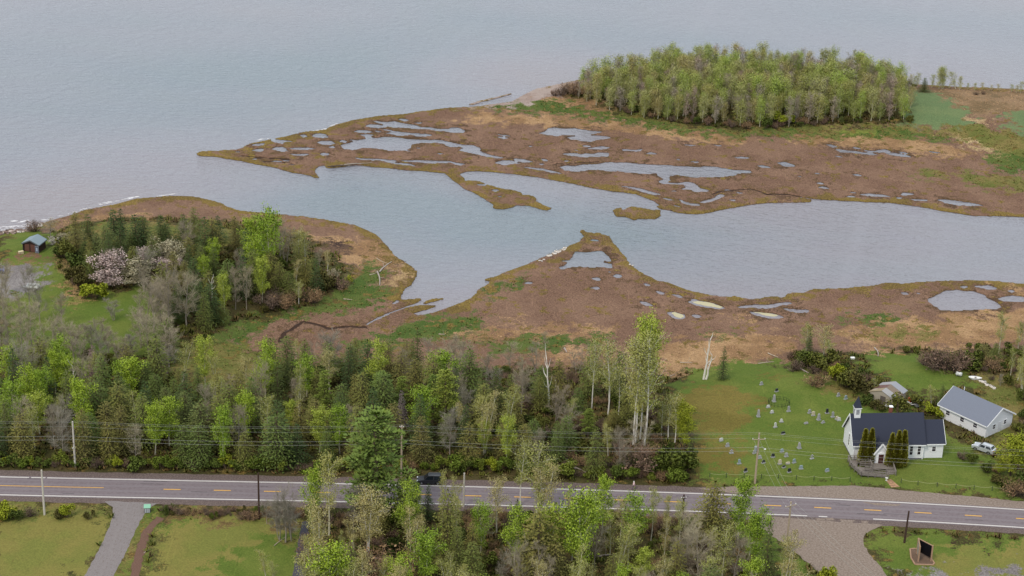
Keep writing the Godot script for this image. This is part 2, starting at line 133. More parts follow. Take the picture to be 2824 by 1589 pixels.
const ZONES := [[6,[-118.4,-436.6,-112.4,-442.3,-106.3,-439.9,-102.5,-448.1,-94.7,-451.7,-80.5,-451.6,-63.2,-449.0,-51.2,-442.3,-45.3,-439.8,-40.0,-431.8,-37.2,-420.2,-38.1,-411.3,-45.0,-402.0,-54.2,-393.9,-56.6,-386.8,-58.6,-377.5,-51.5,-372.8,-42.6,-372.6,-30.8,-375.7,-14.4,-371.2,-2.5,-375.7,17.8,-377.2,29.8,-373.2,38.9,-377.1,46.6,-381.6,54.8,-382.0,60.3,-386.4,72.1,-388.2,85.1,-391.3,97.4,-390.1,119.6,-395.3,97.6,-278.3,-89.4,-267.1,-136.5,-435.3]],
	[1,[-106.8,-437.9,-102.5,-448.1,-94.1,-453.6,-80.4,-450.6,-61.2,-448.5,-49.4,-443.5,-40.0,-442.5,-33.4,-440.1,-28.8,-433.8,-27.5,-428.0,-30.5,-426.1,-36.9,-427.7,-40.0,-431.8,-45.3,-439.8,-51.2,-442.3,-63.2,-449.0,-80.5,-451.6,-93.9,-447.7,-101.9,-445.2]],
	[9,[-103.5,-431.5,-96.9,-443.8,-81.2,-444.8,-64.0,-441.0,-52.6,-438.6,-58.6,-428.6,-79.9,-426.2,-96.5,-420.1]],
	[0,[-93.5,-455.3,-85.8,-460.1,-78.0,-459.5,-69.9,-456.3,-60.0,-453.2,-50.2,-450.4,-38.4,-445.1,-50.7,-446.8,-69.3,-452.5,-82.7,-453.2]],
	[15,[-46.0,-432.9,-44.2,-438.0,-41.7,-440.1,-37.8,-438.2,-35.5,-435.1,-37.3,-432.1,-41.0,-432.4,-44.5,-431.6]],
	[15,[-47.8,-437.0,-45.4,-440.7,-42.7,-440.6,-45.1,-437.7]],
	[14,[-30.1,-433.7,-27.4,-433.9,-22.4,-426.1,-23.1,-422.6,-25.3,-415.7,-27.6,-416.6,-27.1,-422.3,-26.0,-427.0]],
	[1,[-36.4,-442.8,-32.0,-440.3,-27.9,-433.9,-24.3,-427.6,-26.0,-427.0,-30.1,-433.7,-34.1,-438.1]],
	[3,[-37.6,-420.0,-35.0,-426.5,-32.5,-428.7,-28.4,-428.6,-29.5,-422.1,-29.2,-414.3,-26.4,-411.7,-28.2,-406.8,-33.1,-403.2,-37.2,-400.7,-44.6,-398.3,-52.4,-392.6,-55.0,-387.4,-56.1,-383.0,-58.6,-377.5,-59.2,-365.7,-62.7,-362.4,-64.9,-371.1,-60.2,-388.9,-54.3,-394.8,-45.0,-402.0,-39.6,-408.9,-38.5,-415.2]],
	[3,[-56.5,-392.2,-51.1,-395.6,-53.5,-388.6,-56.2,-383.3]],
	[4,[-118.4,-436.6,-115.7,-440.5,-109.7,-442.4,-105.9,-436.0,-101.8,-419.7,-98.0,-406.5,-93.7,-398.3,-83.9,-400.1,-82.2,-404.6,-77.2,-405.6,-72.1,-396.0,-69.4,-379.5,-74.4,-366.4,-84.5,-362.0,-99.9,-360.8]],
	[7,[-114.7,-411.3,-107.7,-414.6,-104.7,-414.8,-101.3,-400.8,-101.6,-397.6,-110.7,-395.2]],
	[8,[-109.1,-414.0,-109.3,-417.9,-108.6,-419.5,-106.5,-419.2,-105.4,-417.0,-106.8,-414.7]],
	[8,[-104.2,-416.0,-102.2,-416.9,-101.5,-414.7,-103.3,-414.0]],
	[16,[-100.9,-419.7,-99.6,-419.8,-95.5,-408.9,-92.0,-398.4,-91.2,-390.2,-93.7,-394.1,-97.6,-406.5]],
	[9,[-68.5,-374.0,-59.3,-382.2,-52.5,-380.4,-47.2,-376.9,-45.0,-358.6,-52.2,-354.7,-65.4,-355.5]],
	[13,[-64.6,-360.7,-63.5,-362.6,-61.5,-364.8,-60.8,-364.4,-61.9,-362.5,-63.8,-359.7]],
	[3,[-5.4,-413.0,-4.2,-417.0,4.2,-424.9,3.7,-422.9,0.2,-416.7,-3.2,-413.2]],
	[3,[-27.0,-389.4,-23.9,-394.2,-15.7,-399.4,-7.3,-401.7,-4.3,-400.3,-8.8,-395.8,0.5,-394.2,-6.9,-389.6,-15.3,-389.3,-23.4,-386.3]],
	[3,[-8.6,-388.3,0.6,-390.6,21.1,-393.8,21.5,-391.8,9.7,-385.4,1.5,-383.2,-6.8,-385.7]],
	[3,[72.0,-405.8,79.4,-409.2,85.4,-408.2,82.2,-404.8,74.3,-403.7]],
	[3,[40.5,-393.7,43.7,-396.4,46.7,-397.0,46.0,-393.7,42.4,-391.5]],
	[3,[-35.0,-385.8,-30.2,-388.1,-23.4,-386.7,-26.5,-382.6,-33.0,-382.1]],
	[1,[-14.5,-391.8,-7.1,-394.2,5.6,-395.8,21.7,-397.9,21.6,-395.0,1.4,-391.4,-11.1,-390.2]],
	[1,[-3.8,-399.9,3.8,-401.8,1.3,-399.5]],
	[1,[1.5,-382.8,18.0,-386.4,26.3,-386.7,17.9,-382.2,5.6,-380.3]],
	[1,[30.6,-390.0,47.9,-395.9,60.6,-396.3,59.7,-388.9,50.8,-383.1,38.9,-377.1,30.6,-373.1]],
	[1,[69.5,-399.6,87.8,-407.1,101.7,-412.0,117.1,-414.3,113.8,-399.4,93.8,-393.1,76.8,-391.7,71.5,-395.7]],
	[1,[108.6,-428.7,118.2,-427.2,116.9,-421.3,112.0,-423.3]],
	[9,[71.7,-397.2,82.5,-401.1,95.5,-402.1,86.1,-397.3]],
	[1,[47.0,-406.5,53.3,-408.7,54.0,-407.1,48.6,-404.6]],
	[6,[10.9,-554.3,19.2,-547.3,26.2,-539.9,34.7,-534.3,43.3,-531.0,59.3,-528.0,71.4,-529.9,85.0,-534.4,107.4,-538.3,111.1,-548.0,109.3,-571.1,93.1,-579.5,69.7,-581.1,46.2,-580.8,25.7,-562.2]],
	[9,[19.7,-547.2,30.5,-538.3,43.3,-531.5,59.3,-528.3,76.0,-532.5,108.4,-537.4,119.1,-530.0,107.9,-527.2,75.3,-525.5,43.0,-526.6,28.2,-533.3]],
	[3,[-12.5,-543.9,1.9,-549.3,10.8,-550.4,19.6,-542.2,32.5,-533.9,43.2,-529.6,59.2,-526.6,75.8,-530.1,84.4,-529.3,103.3,-532.6,112.0,-532.3,118.9,-528.7,117.4,-526.3,102.7,-528.6,80.8,-527.1,58.9,-523.4,43.0,-526.3,32.4,-531.1,21.7,-534.9,10.8,-538.7,-5.8,-540.4]],
	[17,[86.3,-532.0,97.9,-533.0,98.7,-531.1,89.7,-529.0]],
	[1,[-11.2,-537.8,10.8,-537.7,21.6,-533.3,32.4,-529.8,48.3,-524.2,64.2,-522.0,58.4,-517.2,42.7,-520.7,21.5,-527.7,-0.1,-528.8,-16.4,-530.5]],
	[1,[75.3,-525.5,107.9,-527.2,122.4,-518.8,115.9,-512.2,95.9,-519.6,74.7,-520.7]],
	[11,[-14.2,-544.5,-7.1,-551.2,-0.4,-556.6,-1.5,-553.6,-9.2,-546.4]],
	[11,[-16.9,-542.1,-7.1,-551.9,2.9,-560.7,14.4,-569.4,23.7,-571.5,15.5,-560.0,8.6,-554.5,-0.3,-544.5,-5.8,-543.2]],
	[1,[3.0,-548.7,10.9,-555.0,19.8,-549.5,28.3,-538.4,19.7,-543.7,10.8,-550.4]],
	[12,[107.2,-565.5,117.6,-566.1,125.3,-552.6,125.6,-542.3,123.4,-536.3,115.8,-536.0,106.2,-537.3,108.3,-547.8]],
	[12,[134.9,-544.8,148.2,-554.5,141.5,-524.3,134.4,-531.6]],
	[9,[115.7,-535.5,125.6,-536.5,141.5,-524.3,138.1,-508.0,127.2,-515.9,118.6,-527.3]],
	[18,[117.3,-570.4,153.2,-575.3,148.0,-553.4,132.3,-542.8,125.7,-543.0,121.4,-555.8]],
	[14,[124.5,-539.3,129.6,-540.2,132.5,-538.1,126.6,-536.1]],
	[14,[115.9,-533.5,122.6,-525.6,127.7,-518.5,138.1,-508.0,137.6,-505.7,127.2,-515.9,121.1,-523.4]],
	[3,[125.2,-516.6,139.1,-512.5,136.8,-502.0,124.7,-503.9]],
	[9,[114.2,-502.9,136.1,-499.0,133.8,-488.7,117.1,-491.4]],
	[9,[102.6,-501.8,108.1,-503.8,111.5,-499.6,105.7,-496.1]],
	[4,[30.7,-368.7,38.8,-376.6,46.6,-382.1,55.7,-382.7,59.1,-377.1,61.9,-368.0,68.0,-361.0,75.6,-359.9,84.7,-345.5,89.5,-339.4,91.3,-330.3,94.4,-321.4,73.5,-323.8,55.7,-324.3,32.8,-323.9,34.3,-341.9,32.0,-359.7]],
	[5,[33.1,-363.6,41.2,-366.6,47.0,-361.4,47.8,-353.5,45.8,-348.4,43.1,-344.1,36.2,-342.0,34.4,-348.4,33.8,-357.5]],
	[5,[34.2,-339.9,42.9,-341.2,41.1,-329.9,33.9,-327.6]],
	[5,[50.1,-372.9,52.3,-374.5,54.4,-371.7,51.7,-368.8]],
	[9,[59.1,-377.1,66.8,-380.5,69.8,-368.3,78.3,-361.8,71.7,-359.6,64.4,-363.4]],
	[4,[72.9,-385.4,82.9,-388.4,90.6,-377.1,93.4,-369.1,87.8,-366.9,82.0,-360.3,76.8,-367.0,72.9,-372.6]],
	[1,[72.3,-389.7,80.9,-391.1,78.5,-386.8,73.5,-386.8]],
	[9,[94.0,-374.0,107.4,-373.0,96.3,-323.3,92.0,-330.4,90.6,-341.1]],
	[9,[-90.2,-309.6,-67.6,-310.3,-67.9,-304.6,-88.7,-303.7]],
	[19,[-88.8,-303.9,-68.5,-305.3,-67.3,-304.0,-68.2,-284.7,-79.8,-267.7]],
	[9,[-66.5,-308.1,-59.8,-309.3,-59.6,-305.9,-59.6,-285.2,-65.2,-268.6]],
	[4,[-63.6,-309.0,-59.8,-309.3,-59.4,-306.6,-62.1,-303.0]],
	[4,[-63.1,-293.7,-61.3,-296.4,-60.7,-287.6,-63.0,-286.2]],
	[19,[-59.2,-305.9,-42.3,-307.0,-34.1,-307.5,-31.8,-270.6,-57.2,-269.1]],
	[20,[-59.5,-309.3,-42.0,-310.0,-35.0,-308.9,-36.0,-305.4,-45.6,-305.7,-57.9,-306.0]],
	[4,[-47.4,-290.3,-44.4,-296.9,-35.9,-305.0,-33.4,-286.9,-46.2,-282.4]],
	[4,[-58.6,-305.9,-54.5,-306.2,-55.9,-302.1]],
	[6,[-34.4,-309.6,43.7,-311.3,51.3,-293.5,50.2,-264.5,-32.1,-259.7,-33.4,-294.4]],
	[4,[38.7,-309.6,45.7,-310.1,48.6,-299.6,52.4,-292.2,47.6,-290.7,42.6,-299.2]],
	[4,[61.8,-306.8,64.3,-309.9,70.3,-309.0,92.8,-308.0,91.0,-299.7,78.9,-296.4,64.6,-294.4,63.1,-297.3]],
	[19,[75.7,-304.6,92.3,-305.7,90.8,-299.1,75.4,-295.6,71.1,-297.2]],
	[7,[67.4,-294.9,76.9,-296.3,92.2,-299.2,87.3,-277.7,59.2,-276.0]],
	[13,[77.7,-307.8,82.6,-308.1,83.0,-306.8,78.8,-306.1]]]
const ROADFIT := [-316.90193302,-0.01439083,0.00023911,0.00000145]
const DASHES := [-60.1,-51.3,-42.5,-33.7,-24.8,-16.0,-7.2,1.6,10.5,19.3,28.1,36.9,45.8,54.6,63.4,72.2,81.0,89.9,98.7,107.5,116.3,125.2]
const LOT := [34.1,-322.1,41.3,-323.4,52.1,-324.2,63.0,-325.1,73.5,-323.8,84.0,-322.5,95.7,-320.9,95.2,-318.3,72.8,-319.6,51.7,-320.3,41.1,-320.9]
const SIDE_ROAD := [43.9,-313.0,65.9,-311.4,62.5,-308.2,61.5,-305.0,62.2,-300.7,63.4,-297.3,64.4,-293.0,66.8,-283.4,57.7,-282.9,52.7,-294.8,48.6,-302.5,45.1,-308.0,42.3,-310.9]
const DRIVEWAY := [-69.6,-310.7,-60.4,-310.5,-61.6,-308.5,-62.2,-304.3,-62.7,-294.4,-63.3,-286.3,-63.4,-279.0,-68.0,-278.7,-68.0,-286.1,-67.2,-296.1,-67.0,-305.4,-67.8,-308.7]
const TRACK := [-58.9,-305.6,-59.8,-303.4,-60.5,-300.4,-60.5,-296.5,-60.4,-292.6,-59.9,-286.6,-59.1,-279.3]
const DARK_PATH := [-34.6,-305.9,-33.6,-306.3,-32.9,-299.3,-32.5,-291.4,-32.3,-284.9,-34.2,-284.8,-34.5,-294.4,-34.7,-300.9]
const PATCHES := [[56.14,-313.09,57.37,-313.17,57.70,-312.33,56.38,-312.24],[58.53,-312.73,61.29,-312.56,60.64,-311.66,58.76,-311.88],[62.31,-312.46,63.51,-312.37,63.25,-311.73,62.40,-311.88],[54.20,-312.86,56.11,-312.84,55.68,-312.19,54.66,-312.30],[63.10,-319.18,66.08,-319.02,70.45,-318.78,69.47,-318.18,65.94,-318.12]]
const PLACES := [
	"in the wood on the left spit",
	"in the green field by the gravel yard",
	"in the wood between road and marsh",
	"in the scrub around the church lawn",
	"in the thicket at the church lawn's edge",
	"in the hedge beside the silver car",
	"beside the driveway and the near verge",
	"in the near grove below the road",
	"on the far wooded point"]
const TREES := [
	["spruce",-95.7,-425.9,7.5,1.51,0], ["spruce",-90.2,-427.5,8.2,1.61,0], ["spruce",-88.8,-428.8,7.9,1.34,0], ["spruce",-84.6,-423.9,8.6,1.65,0], ["spruce",-83.3,-426.3,7.3,1.68,0], ["spruce",-79.5,-426.7,7.4,1.37,0],
	["spruce",-78.2,-426.8,6.0,1.66,0], ["spruce",-74.7,-428.9,7.0,1.56,0], ["spruce",-67.3,-430.9,6.1,1.65,0], ["spruce",-92.6,-420.3,5.3,1.91,0], ["spruce",-85.4,-422.0,4.8,2.17,0], ["spruce",-62.3,-430.3,4.4,1.87,0],
	["spruce",-95.0,-418.9,3.8,2.39,0], ["bare",-105.9,-432.9,4.2,2.03,0], ["brush",-110.9,-438.7,3.1,1.05,0], ["sparse",-98.7,-428.1,4.4,1.44,0], ["sparse",-97.7,-431.0,2.8,1.73,0], ["shrub",-99.2,-418.0,4.8,1.05,0],
	["shrub",-95.9,-410.9,4.7,1.06,0], ["shrub",-93.8,-402.9,4.6,1.07,0], ["shrub",-100.4,-418.4,2.9,1.18,0], ["blossom",-86.4,-401.9,7.2,1.48,0], ["blossom",-82.0,-403.9,5.1,1.86,0], ["blossom",-76.5,-414.2,5.9,1.46,0],
	["blossom",-75.1,-409.9,4.0,1.87,0], ["blossom",-73.3,-412.3,5.2,1.38,0], ["blossom",-81.4,-416.1,3.6,2.13,0], ["blossom",-103.5,-425.7,1.7,2.16,0], ["blossom",-102.0,-429.1,1.9,1.84,0], ["yellowbush",-88.6,-396.9,4.1,1.29,0],
	["bright",-66.0,-415.7,6.4,1.20,0], ["bright",-60.7,-394.9,8.7,0.79,0], ["bright",-58.0,-418.7,11.1,1.15,0], ["bright",-56.2,-409.5,10.3,1.09,0], ["bright",-67.0,-407.9,5.6,1.26,0], ["bright",-53.1,-410.3,15.9,0.91,0],
	["bright",-53.5,-400.8,10.9,0.77,0], ["bright",-55.2,-420.0,9.1,1.25,0], ["cedar",-91.0,-405.8,7.2,1.09,0], ["cedar",-68.4,-414.4,5.7,1.32,0], ["spruce",-65.9,-393.6,6.9,1.57,0], ["spruce",-62.9,-390.3,8.6,1.72,0],
	["cedar",-60.4,-390.1,4.3,1.48,0], ["cedar",-88.7,-422.9,3.4,1.77,0], ["cedar",-79.7,-420.2,5.7,1.32,0], ["cedar",-71.6,-416.3,6.6,1.25,0], ["bare",-100.9,-390.8,9.1,0.90,1], ["bare",-104.8,-384.4,11.6,0.81,1],
	["bare",-107.3,-396.5,8.0,0.84,1], ["bare",-100.9,-382.7,6.0,1.18,1], ["bare",-97.2,-383.5,8.3,1.03,1], ["bare",-92.5,-382.9,6.5,1.14,1], ["bare",-82.2,-385.7,5.0,1.52,1], ["bare",-101.6,-374.5,8.8,1.21,1],
	["bare",-100.9,-367.5,8.7,1.01,1], ["bare",-97.2,-367.8,7.8,1.06,1], ["bare",-91.0,-363.7,9.7,0.97,1], ["bare",-90.0,-369.3,7.9,1.05,1], ["bare",-87.5,-370.4,5.7,1.20,1], ["bare",-85.3,-370.6,5.7,1.20,1],
	["bare",-83.9,-370.7,5.7,1.20,1], ["bare",-83.4,-375.9,5.5,1.22,1], ["bare",-96.3,-372.5,8.8,1.21,1], ["bare",-73.1,-380.5,11.3,1.10,0], ["bare",-70.4,-382.7,12.3,1.06,0], ["bare",-67.1,-384.9,11.9,1.07,0],
	["bare",-72.6,-385.9,8.3,1.14,0], ["bare",-75.4,-382.3,8.9,1.10,0], ["bare",-76.8,-364.8,6.9,1.33,0], ["bare",-75.1,-368.1,5.9,1.42,0], ["bare",-72.1,-369.1,8.3,1.34,0], ["bare",-69.7,-371.7,7.9,1.26,0],
	["bare",-74.4,-373.0,7.7,1.28,0], ["bare",-58.6,-396.9,9.0,0.70,0], ["bare",-56.4,-397.6,9.4,0.69,0], ["birch",-47.5,-418.2,9.7,1.39,0], ["birch",-46.3,-419.4,8.8,1.20,0], ["bare",-50.5,-419.1,9.3,0.99,0],
	["cedar",-45.1,-410.4,7.1,1.10,0], ["cedar",-43.9,-413.7,5.5,1.22,0], ["shrub",-41.9,-411.2,4.3,1.18,0], ["birch",-41.2,-419.2,5.5,1.16,0], ["brush",-51.5,-399.8,3.9,1.27,0], ["brush",-48.4,-400.6,3.7,1.30,0],
	["birch",-45.8,-402.5,5.6,1.44,0], ["blossom",-39.1,-415.9,2.6,1.42,0], ["brush",-37.7,-412.3,2.9,1.34,0], ["brush",-43.2,-404.1,3.7,1.14,0], ["yellowbush",-36.3,-416.0,1.7,1.10,0], ["cedar",-50.2,-405.7,7.7,1.06,0],
	["cedar",-48.1,-404.3,6.5,1.14,0], ["cedar",-52.5,-408.4,8.2,1.04,0], ["bare",-43.1,-421.1,4.3,1.07,0], ["sparse",-47.3,-410.1,7.1,0.95,0], ["bright",-95.8,-351.8,9.1,1.14,2], ["bright",-86.6,-356.0,9.6,1.02,2],
	["bright",-84.5,-350.1,8.2,1.19,2], ["bright",-91.2,-336.4,9.8,1.11,2], ["bright",-90.1,-342.2,9.5,1.12,2], ["bright",-86.1,-334.4,8.6,1.17,2], ["bright",-81.9,-352.0,6.6,1.18,2], ["bright",-72.2,-349.3,9.0,1.46,2],
	["bright",-74.2,-351.7,6.8,1.28,2], ["bright",-63.8,-328.2,10.5,0.88,2], ["bright",-61.8,-331.5,9.8,1.11,2], ["sparse",-83.0,-337.0,7.0,1.08,2], ["bright",-69.3,-344.5,3.8,1.33,2], ["bright",-93.6,-337.9,5.6,1.26,2],
	["bright",-89.8,-346.4,7.3,1.25,2], ["bright",-86.8,-350.8,9.5,0.92,2], ["deadspruce",-80.7,-356.9,7.9,0.99,2], ["deadspruce",-19.9,-342.0,7.9,0.88,2], ["bright",-38.9,-353.5,8.5,1.17,2], ["bright",-40.6,-339.3,6.2,1.09,2],
	["bright",-34.2,-331.1,9.2,1.03,2], ["bright",-30.5,-331.0,9.4,0.92,2], ["bright",-22.9,-338.1,5.4,1.41,2], ["sparse",-4.2,-332.8,13.6,0.83,2], ["bright",-4.2,-332.4,6.6,0.94,2], ["pine",-34.8,-347.0,8.8,1.08,2],
	["pine",-24.2,-348.7,8.2,1.49,2], ["pine",-20.3,-348.1,7.6,1.15,2], ["pine",-11.7,-341.8,12.2,1.27,2], ["pine",-14.1,-344.4,10.0,1.03,2], ["spruce",-18.1,-362.4,12.7,0.82,2], ["cedar",-24.0,-365.0,8.0,1.05,2],
	["bare",-35.3,-366.1,9.1,1.29,2], ["birch",-43.5,-376.1,4.7,1.08,2], ["bare",-13.3,-371.2,7.7,1.49,2], ["bare",-9.1,-369.6,7.0,1.44,2], ["bare",-11.3,-370.7,7.3,1.30,2], ["bare",-31.7,-375.0,4.2,1.22,2],
	["bare",-2.9,-355.5,6.4,1.26,2], ["bare",0.2,-375.3,5.6,1.33,2], ["bare",-16.3,-373.8,6.4,1.26,2], ["sparse",-33.9,-366.1,5.5,0.79,2], ["birch",16.1,-352.4,14.8,0.88,2], ["birch",19.2,-349.7,16.3,1.04,2],
	["birch",21.2,-350.3,9.7,1.04,2], ["birch",23.5,-337.9,22.4,0.91,2], ["birch",24.0,-339.1,20.9,0.94,2], ["birch",25.5,-337.6,23.6,0.97,2], ["birch",23.3,-351.3,16.0,0.95,2], ["birch",24.9,-340.4,19.5,0.88,2],
	["bright",26.1,-360.9,16.3,0.82,2], ["bright",27.2,-357.5,16.2,0.74,2], ["birch",28.9,-341.8,7.9,1.01,2], ["birch",30.2,-341.1,9.1,1.31,2], ["birch",31.3,-338.8,10.3,1.24,2], ["yellow",32.9,-336.6,8.9,0.94,2],
	["yellow",32.4,-338.5,8.9,0.73,2], ["bare",9.1,-346.9,7.2,1.20,2], ["bare",5.2,-373.3,6.7,1.13,2], ["bare",17.1,-373.0,6.7,1.24,2], ["bare",13.8,-372.6,5.5,1.34,2], ["bare",7.2,-384.6,4.1,0.96,2],
	["pine",15.1,-340.9,5.8,1.42,2], ["cedar",22.7,-345.9,7.8,1.27,2], ["cedar",19.8,-344.0,4.2,1.49,2], ["cedar",13.3,-349.7,5.9,1.18,2], ["spruce",42.8,-369.9,7.4,0.85,3], ["brush",23.3,-329.0,5.1,1.29,4],
	["brush",26.9,-331.1,3.9,1.19,4], ["shrub",30.9,-329.1,5.3,1.24,4], ["shrub",32.2,-328.5,3.9,1.31,4], ["shrub",29.3,-328.7,4.1,1.29,4], ["shrub",25.4,-328.0,3.1,1.34,4], ["spruce",61.6,-383.0,5.9,0.99,3],
	["sparse",61.2,-385.1,7.5,1.40,3], ["sparse",64.9,-383.6,7.7,1.61,3], ["sparse",66.0,-379.6,5.8,1.55,3], ["yellowbush",65.5,-368.0,4.8,0.73,3], ["shrub",69.6,-364.6,4.6,1.31,3], ["shrub",66.8,-365.8,3.7,1.25,3],
	["shrub",61.3,-376.6,4.0,1.30,3], ["cedar",60.0,-378.9,3.6,1.44,3], ["brush",60.9,-365.9,2.8,1.27,3], ["brush",58.0,-375.7,2.5,1.24,3], ["brush",58.1,-383.4,1.8,1.08,3], ["shrub",63.8,-376.0,3.8,1.33,3],
	["brush",85.2,-378.3,2.7,1.38,3], ["brush",86.9,-376.6,4.0,1.42,3], ["brush",89.7,-375.6,4.9,1.31,3], ["shrub",93.3,-378.1,4.5,1.32,3], ["cedar",96.7,-379.8,4.7,1.69,3], ["cedar",100.1,-383.2,4.1,1.37,3],
	["brush",98.2,-377.3,2.7,1.29,3], ["shrub",83.6,-388.2,1.4,1.72,3], ["sparse",82.7,-358.6,5.0,1.23,3], ["cedar",84.6,-359.2,4.5,0.92,3], ["yellowbush",83.5,-354.4,2.6,1.24,3], ["yellowbush",81.6,-355.5,2.2,1.32,3],
	["yellowbush",86.1,-355.9,1.7,1.22,3], ["sparse",101.9,-371.1,8.4,0.89,3], ["bare",98.1,-368.5,2.9,0.94,3], ["sparse",101.1,-373.0,6.2,0.88,3], ["bare",109.1,-397.2,4.7,1.30,3], ["sparse",101.7,-364.8,8.7,0.99,3],
	["sparse",72.6,-362.6,3.9,1.21,3], ["shrub",75.4,-355.1,3.9,1.05,3], ["shrub",69.8,-358.9,2.2,1.54,3], ["shrub",79.8,-358.8,2.6,1.13,3], ["shrub",71.6,-355.7,2.2,1.21,3], ["yellow",92.2,-330.9,7.8,1.88,5],
	["yellow",90.2,-330.7,3.7,1.49,5], ["yellow",94.6,-331.8,4.9,1.60,5], ["brush",89.9,-332.2,1.4,1.44,5], ["shrub",90.9,-326.3,2.4,1.60,5], ["brush",92.1,-323.5,3.2,1.29,5], ["shrub",89.6,-327.7,2.0,1.49,5],
	["shrub",93.5,-326.5,3.3,1.31,5], ["brush",84.4,-336.8,1.7,1.11,5], ["shrub",86.3,-335.8,1.9,1.28,5], ["shrub",88.1,-332.1,2.1,1.23,5], ["yellowbush",-85.6,-303.9,3.3,1.12,6], ["shrub",-83.5,-303.9,2.2,1.21,6],
	["yellowbush",-74.9,-304.8,2.7,0.91,6], ["shrub",-76.4,-304.5,1.6,1.25,6], ["brush",-81.1,-304.5,1.8,1.08,6], ["shrub",-70.9,-304.5,1.6,1.00,6], ["shrub",-58.5,-306.7,1.8,0.84,6], ["brush",-43.2,-306.0,1.8,1.19,6],
	["brush",-44.8,-306.2,1.6,1.14,6], ["shrub",-49.8,-305.6,1.6,0.75,6], ["bare",-36.7,-298.8,9.4,1.18,6], ["bare",-35.7,-299.5,8.6,1.02,6], ["bare",-37.8,-299.7,8.4,1.03,6], ["bare",-40.6,-304.8,4.5,1.06,6],
	["sparse",-38.1,-285.8,6.3,1.12,6], ["sparse",-36.6,-284.6,5.6,1.05,6], ["pine",-22.1,-306.7,21.2,1.48,7], ["pine",-23.6,-308.2,14.0,1.30,7], ["sparse",-29.6,-301.5,16.2,0.86,7], ["sparse",-29.4,-285.1,15.9,0.86,7],
	["sparse",-31.1,-286.8,11.2,0.89,7], ["sparse",-25.7,-289.0,8.1,0.90,7], ["birch",-22.1,-292.3,14.6,1.28,7], ["birch",-22.6,-292.6,13.7,1.21,7], ["sparse",-24.8,-297.3,6.5,1.11,7], ["sparse",-15.2,-290.3,12.0,0.97,7],
	["bright",-12.5,-286.1,10.6,1.17,7], ["bright",-15.4,-307.8,7.4,0.68,7], ["spruce",-13.2,-308.0,7.0,0.87,7], ["cedar",-9.3,-293.8,14.3,0.75,7], ["bright",-3.8,-297.0,9.3,0.93,7], ["thin",-10.5,-304.8,12.0,0.45,7],
	["sparse",-8.4,-307.6,8.8,0.77,7], ["cedar",-5.0,-286.6,8.4,1.13,7], ["brush",-19.9,-287.5,6.0,1.34,7], ["brush",-22.1,-288.0,5.3,1.27,7], ["bare",0.1,-287.5,5.8,0.95,7], ["sparse",-13.8,-294.1,9.1,0.86,7],
	["sparse",-27.1,-293.3,5.7,0.91,7], ["birch",2.7,-313.9,13.5,0.91,7], ["sparse",5.6,-309.9,13.6,1.38,7], ["sparse",7.0,-309.3,13.0,1.12,7], ["bright",12.7,-291.1,15.0,1.11,7], ["bright",11.5,-295.7,8.6,1.06,7],
	["bright",16.7,-304.5,11.2,0.86,7], ["bright",21.7,-299.0,10.9,0.97,7], ["sparse",20.7,-293.2,9.5,1.27,7], ["bright",22.8,-288.3,7.1,1.26,7], ["sparse",25.1,-303.4,10.4,0.72,7], ["sparse",28.0,-305.6,8.9,0.65,7],
	["spruce",2.1,-301.0,8.5,1.07,7], ["cedar",5.7,-289.1,13.1,1.20,7], ["cedar",8.4,-287.4,8.6,1.22,7], ["spruce",13.2,-311.8,4.7,0.95,7], ["bare",30.8,-297.0,8.4,1.23,7], ["bare",31.8,-288.9,10.5,1.22,7],
	["bare",29.2,-292.1,8.5,1.23,7], ["sparse",35.9,-289.1,12.4,1.05,7], ["sparse",34.8,-297.2,6.7,1.10,7], ["bright",41.5,-299.3,7.3,0.91,7], ["spruce",43.1,-289.6,12.4,0.83,7], ["bare",38.0,-289.3,9.4,1.08,7],
	["bright",14.5,-299.8,9.4,0.92,7], ["sparse",19.7,-302.8,8.5,1.00,7], ["bright",1.9,-293.5,10.8,0.97,7], ["sparse",45.7,-289.8,9.6,0.74,7], ["yellowbush",53.1,-290.8,4.7,0.65,7], ["spruce",116.4,-563.6,4.3,1.68,8],
	["spruce",107.1,-567.5,4.8,1.21,8], ["spruce",103.5,-572.2,3.3,1.25,8], ["spruce",112.2,-570.2,4.4,1.11,8], ["island",105.1,-569.6,7.3,1.52,8], ["island",106.7,-570.6,7.1,1.10,8], ["island",123.4,-571.3,6.5,1.14,8,-0.15],
	["thin",122.9,-571.2,5.1,1.13,8,-0.12], ["thin",127.4,-572.4,5.3,1.48,8,-0.3], ["thin",120.3,-571.9,4.5,1.32,8,-0.15], ["thin",115.7,-570.4,4.5,1.32,8,-0.1], ["thin",113.8,-571.1,3.9,1.40,8], ["islandbare",109.6,-568.8,5.7,1.08,8],
	["thin",130.9,-572.6,2.1,1.79,8], ["thin",135.3,-572.8,2.4,1.70,8], ["thin",137.9,-572.7,1.7,1.95,8], ["thin",140.2,-572.5,2.3,1.73,8,-0.2], ["thin",143.6,-572.0,2.4,1.70,8], ["thin",145.9,-570.7,3.8,1.41,8],
	["island",107.4,-566.1,6.6,1.25,8], ["island",103.6,-567.5,6.0,1.41,8], ["island",122.2,-571.0,6.0,1.06,8], ["thin",128.3,-571.3,4.2,1.63,8], ["thin",132.8,-571.7,2.3,2.07,8], ["thin",144.8,-571.1,2.4,1.87,8],
	["island",110.1,-566.6,3.7,1.28,8], ["thin",114.6,-568.9,3.8,1.69,8], ["thin",125.3,-571.9,2.4,1.36,8,-0.2], ["shrub",110.5,-565.9,3.0,1.36,8], ["shrub",108.7,-565.1,2.7,1.42,8], ["shrub",113.4,-567.4,1.8,1.43,8],
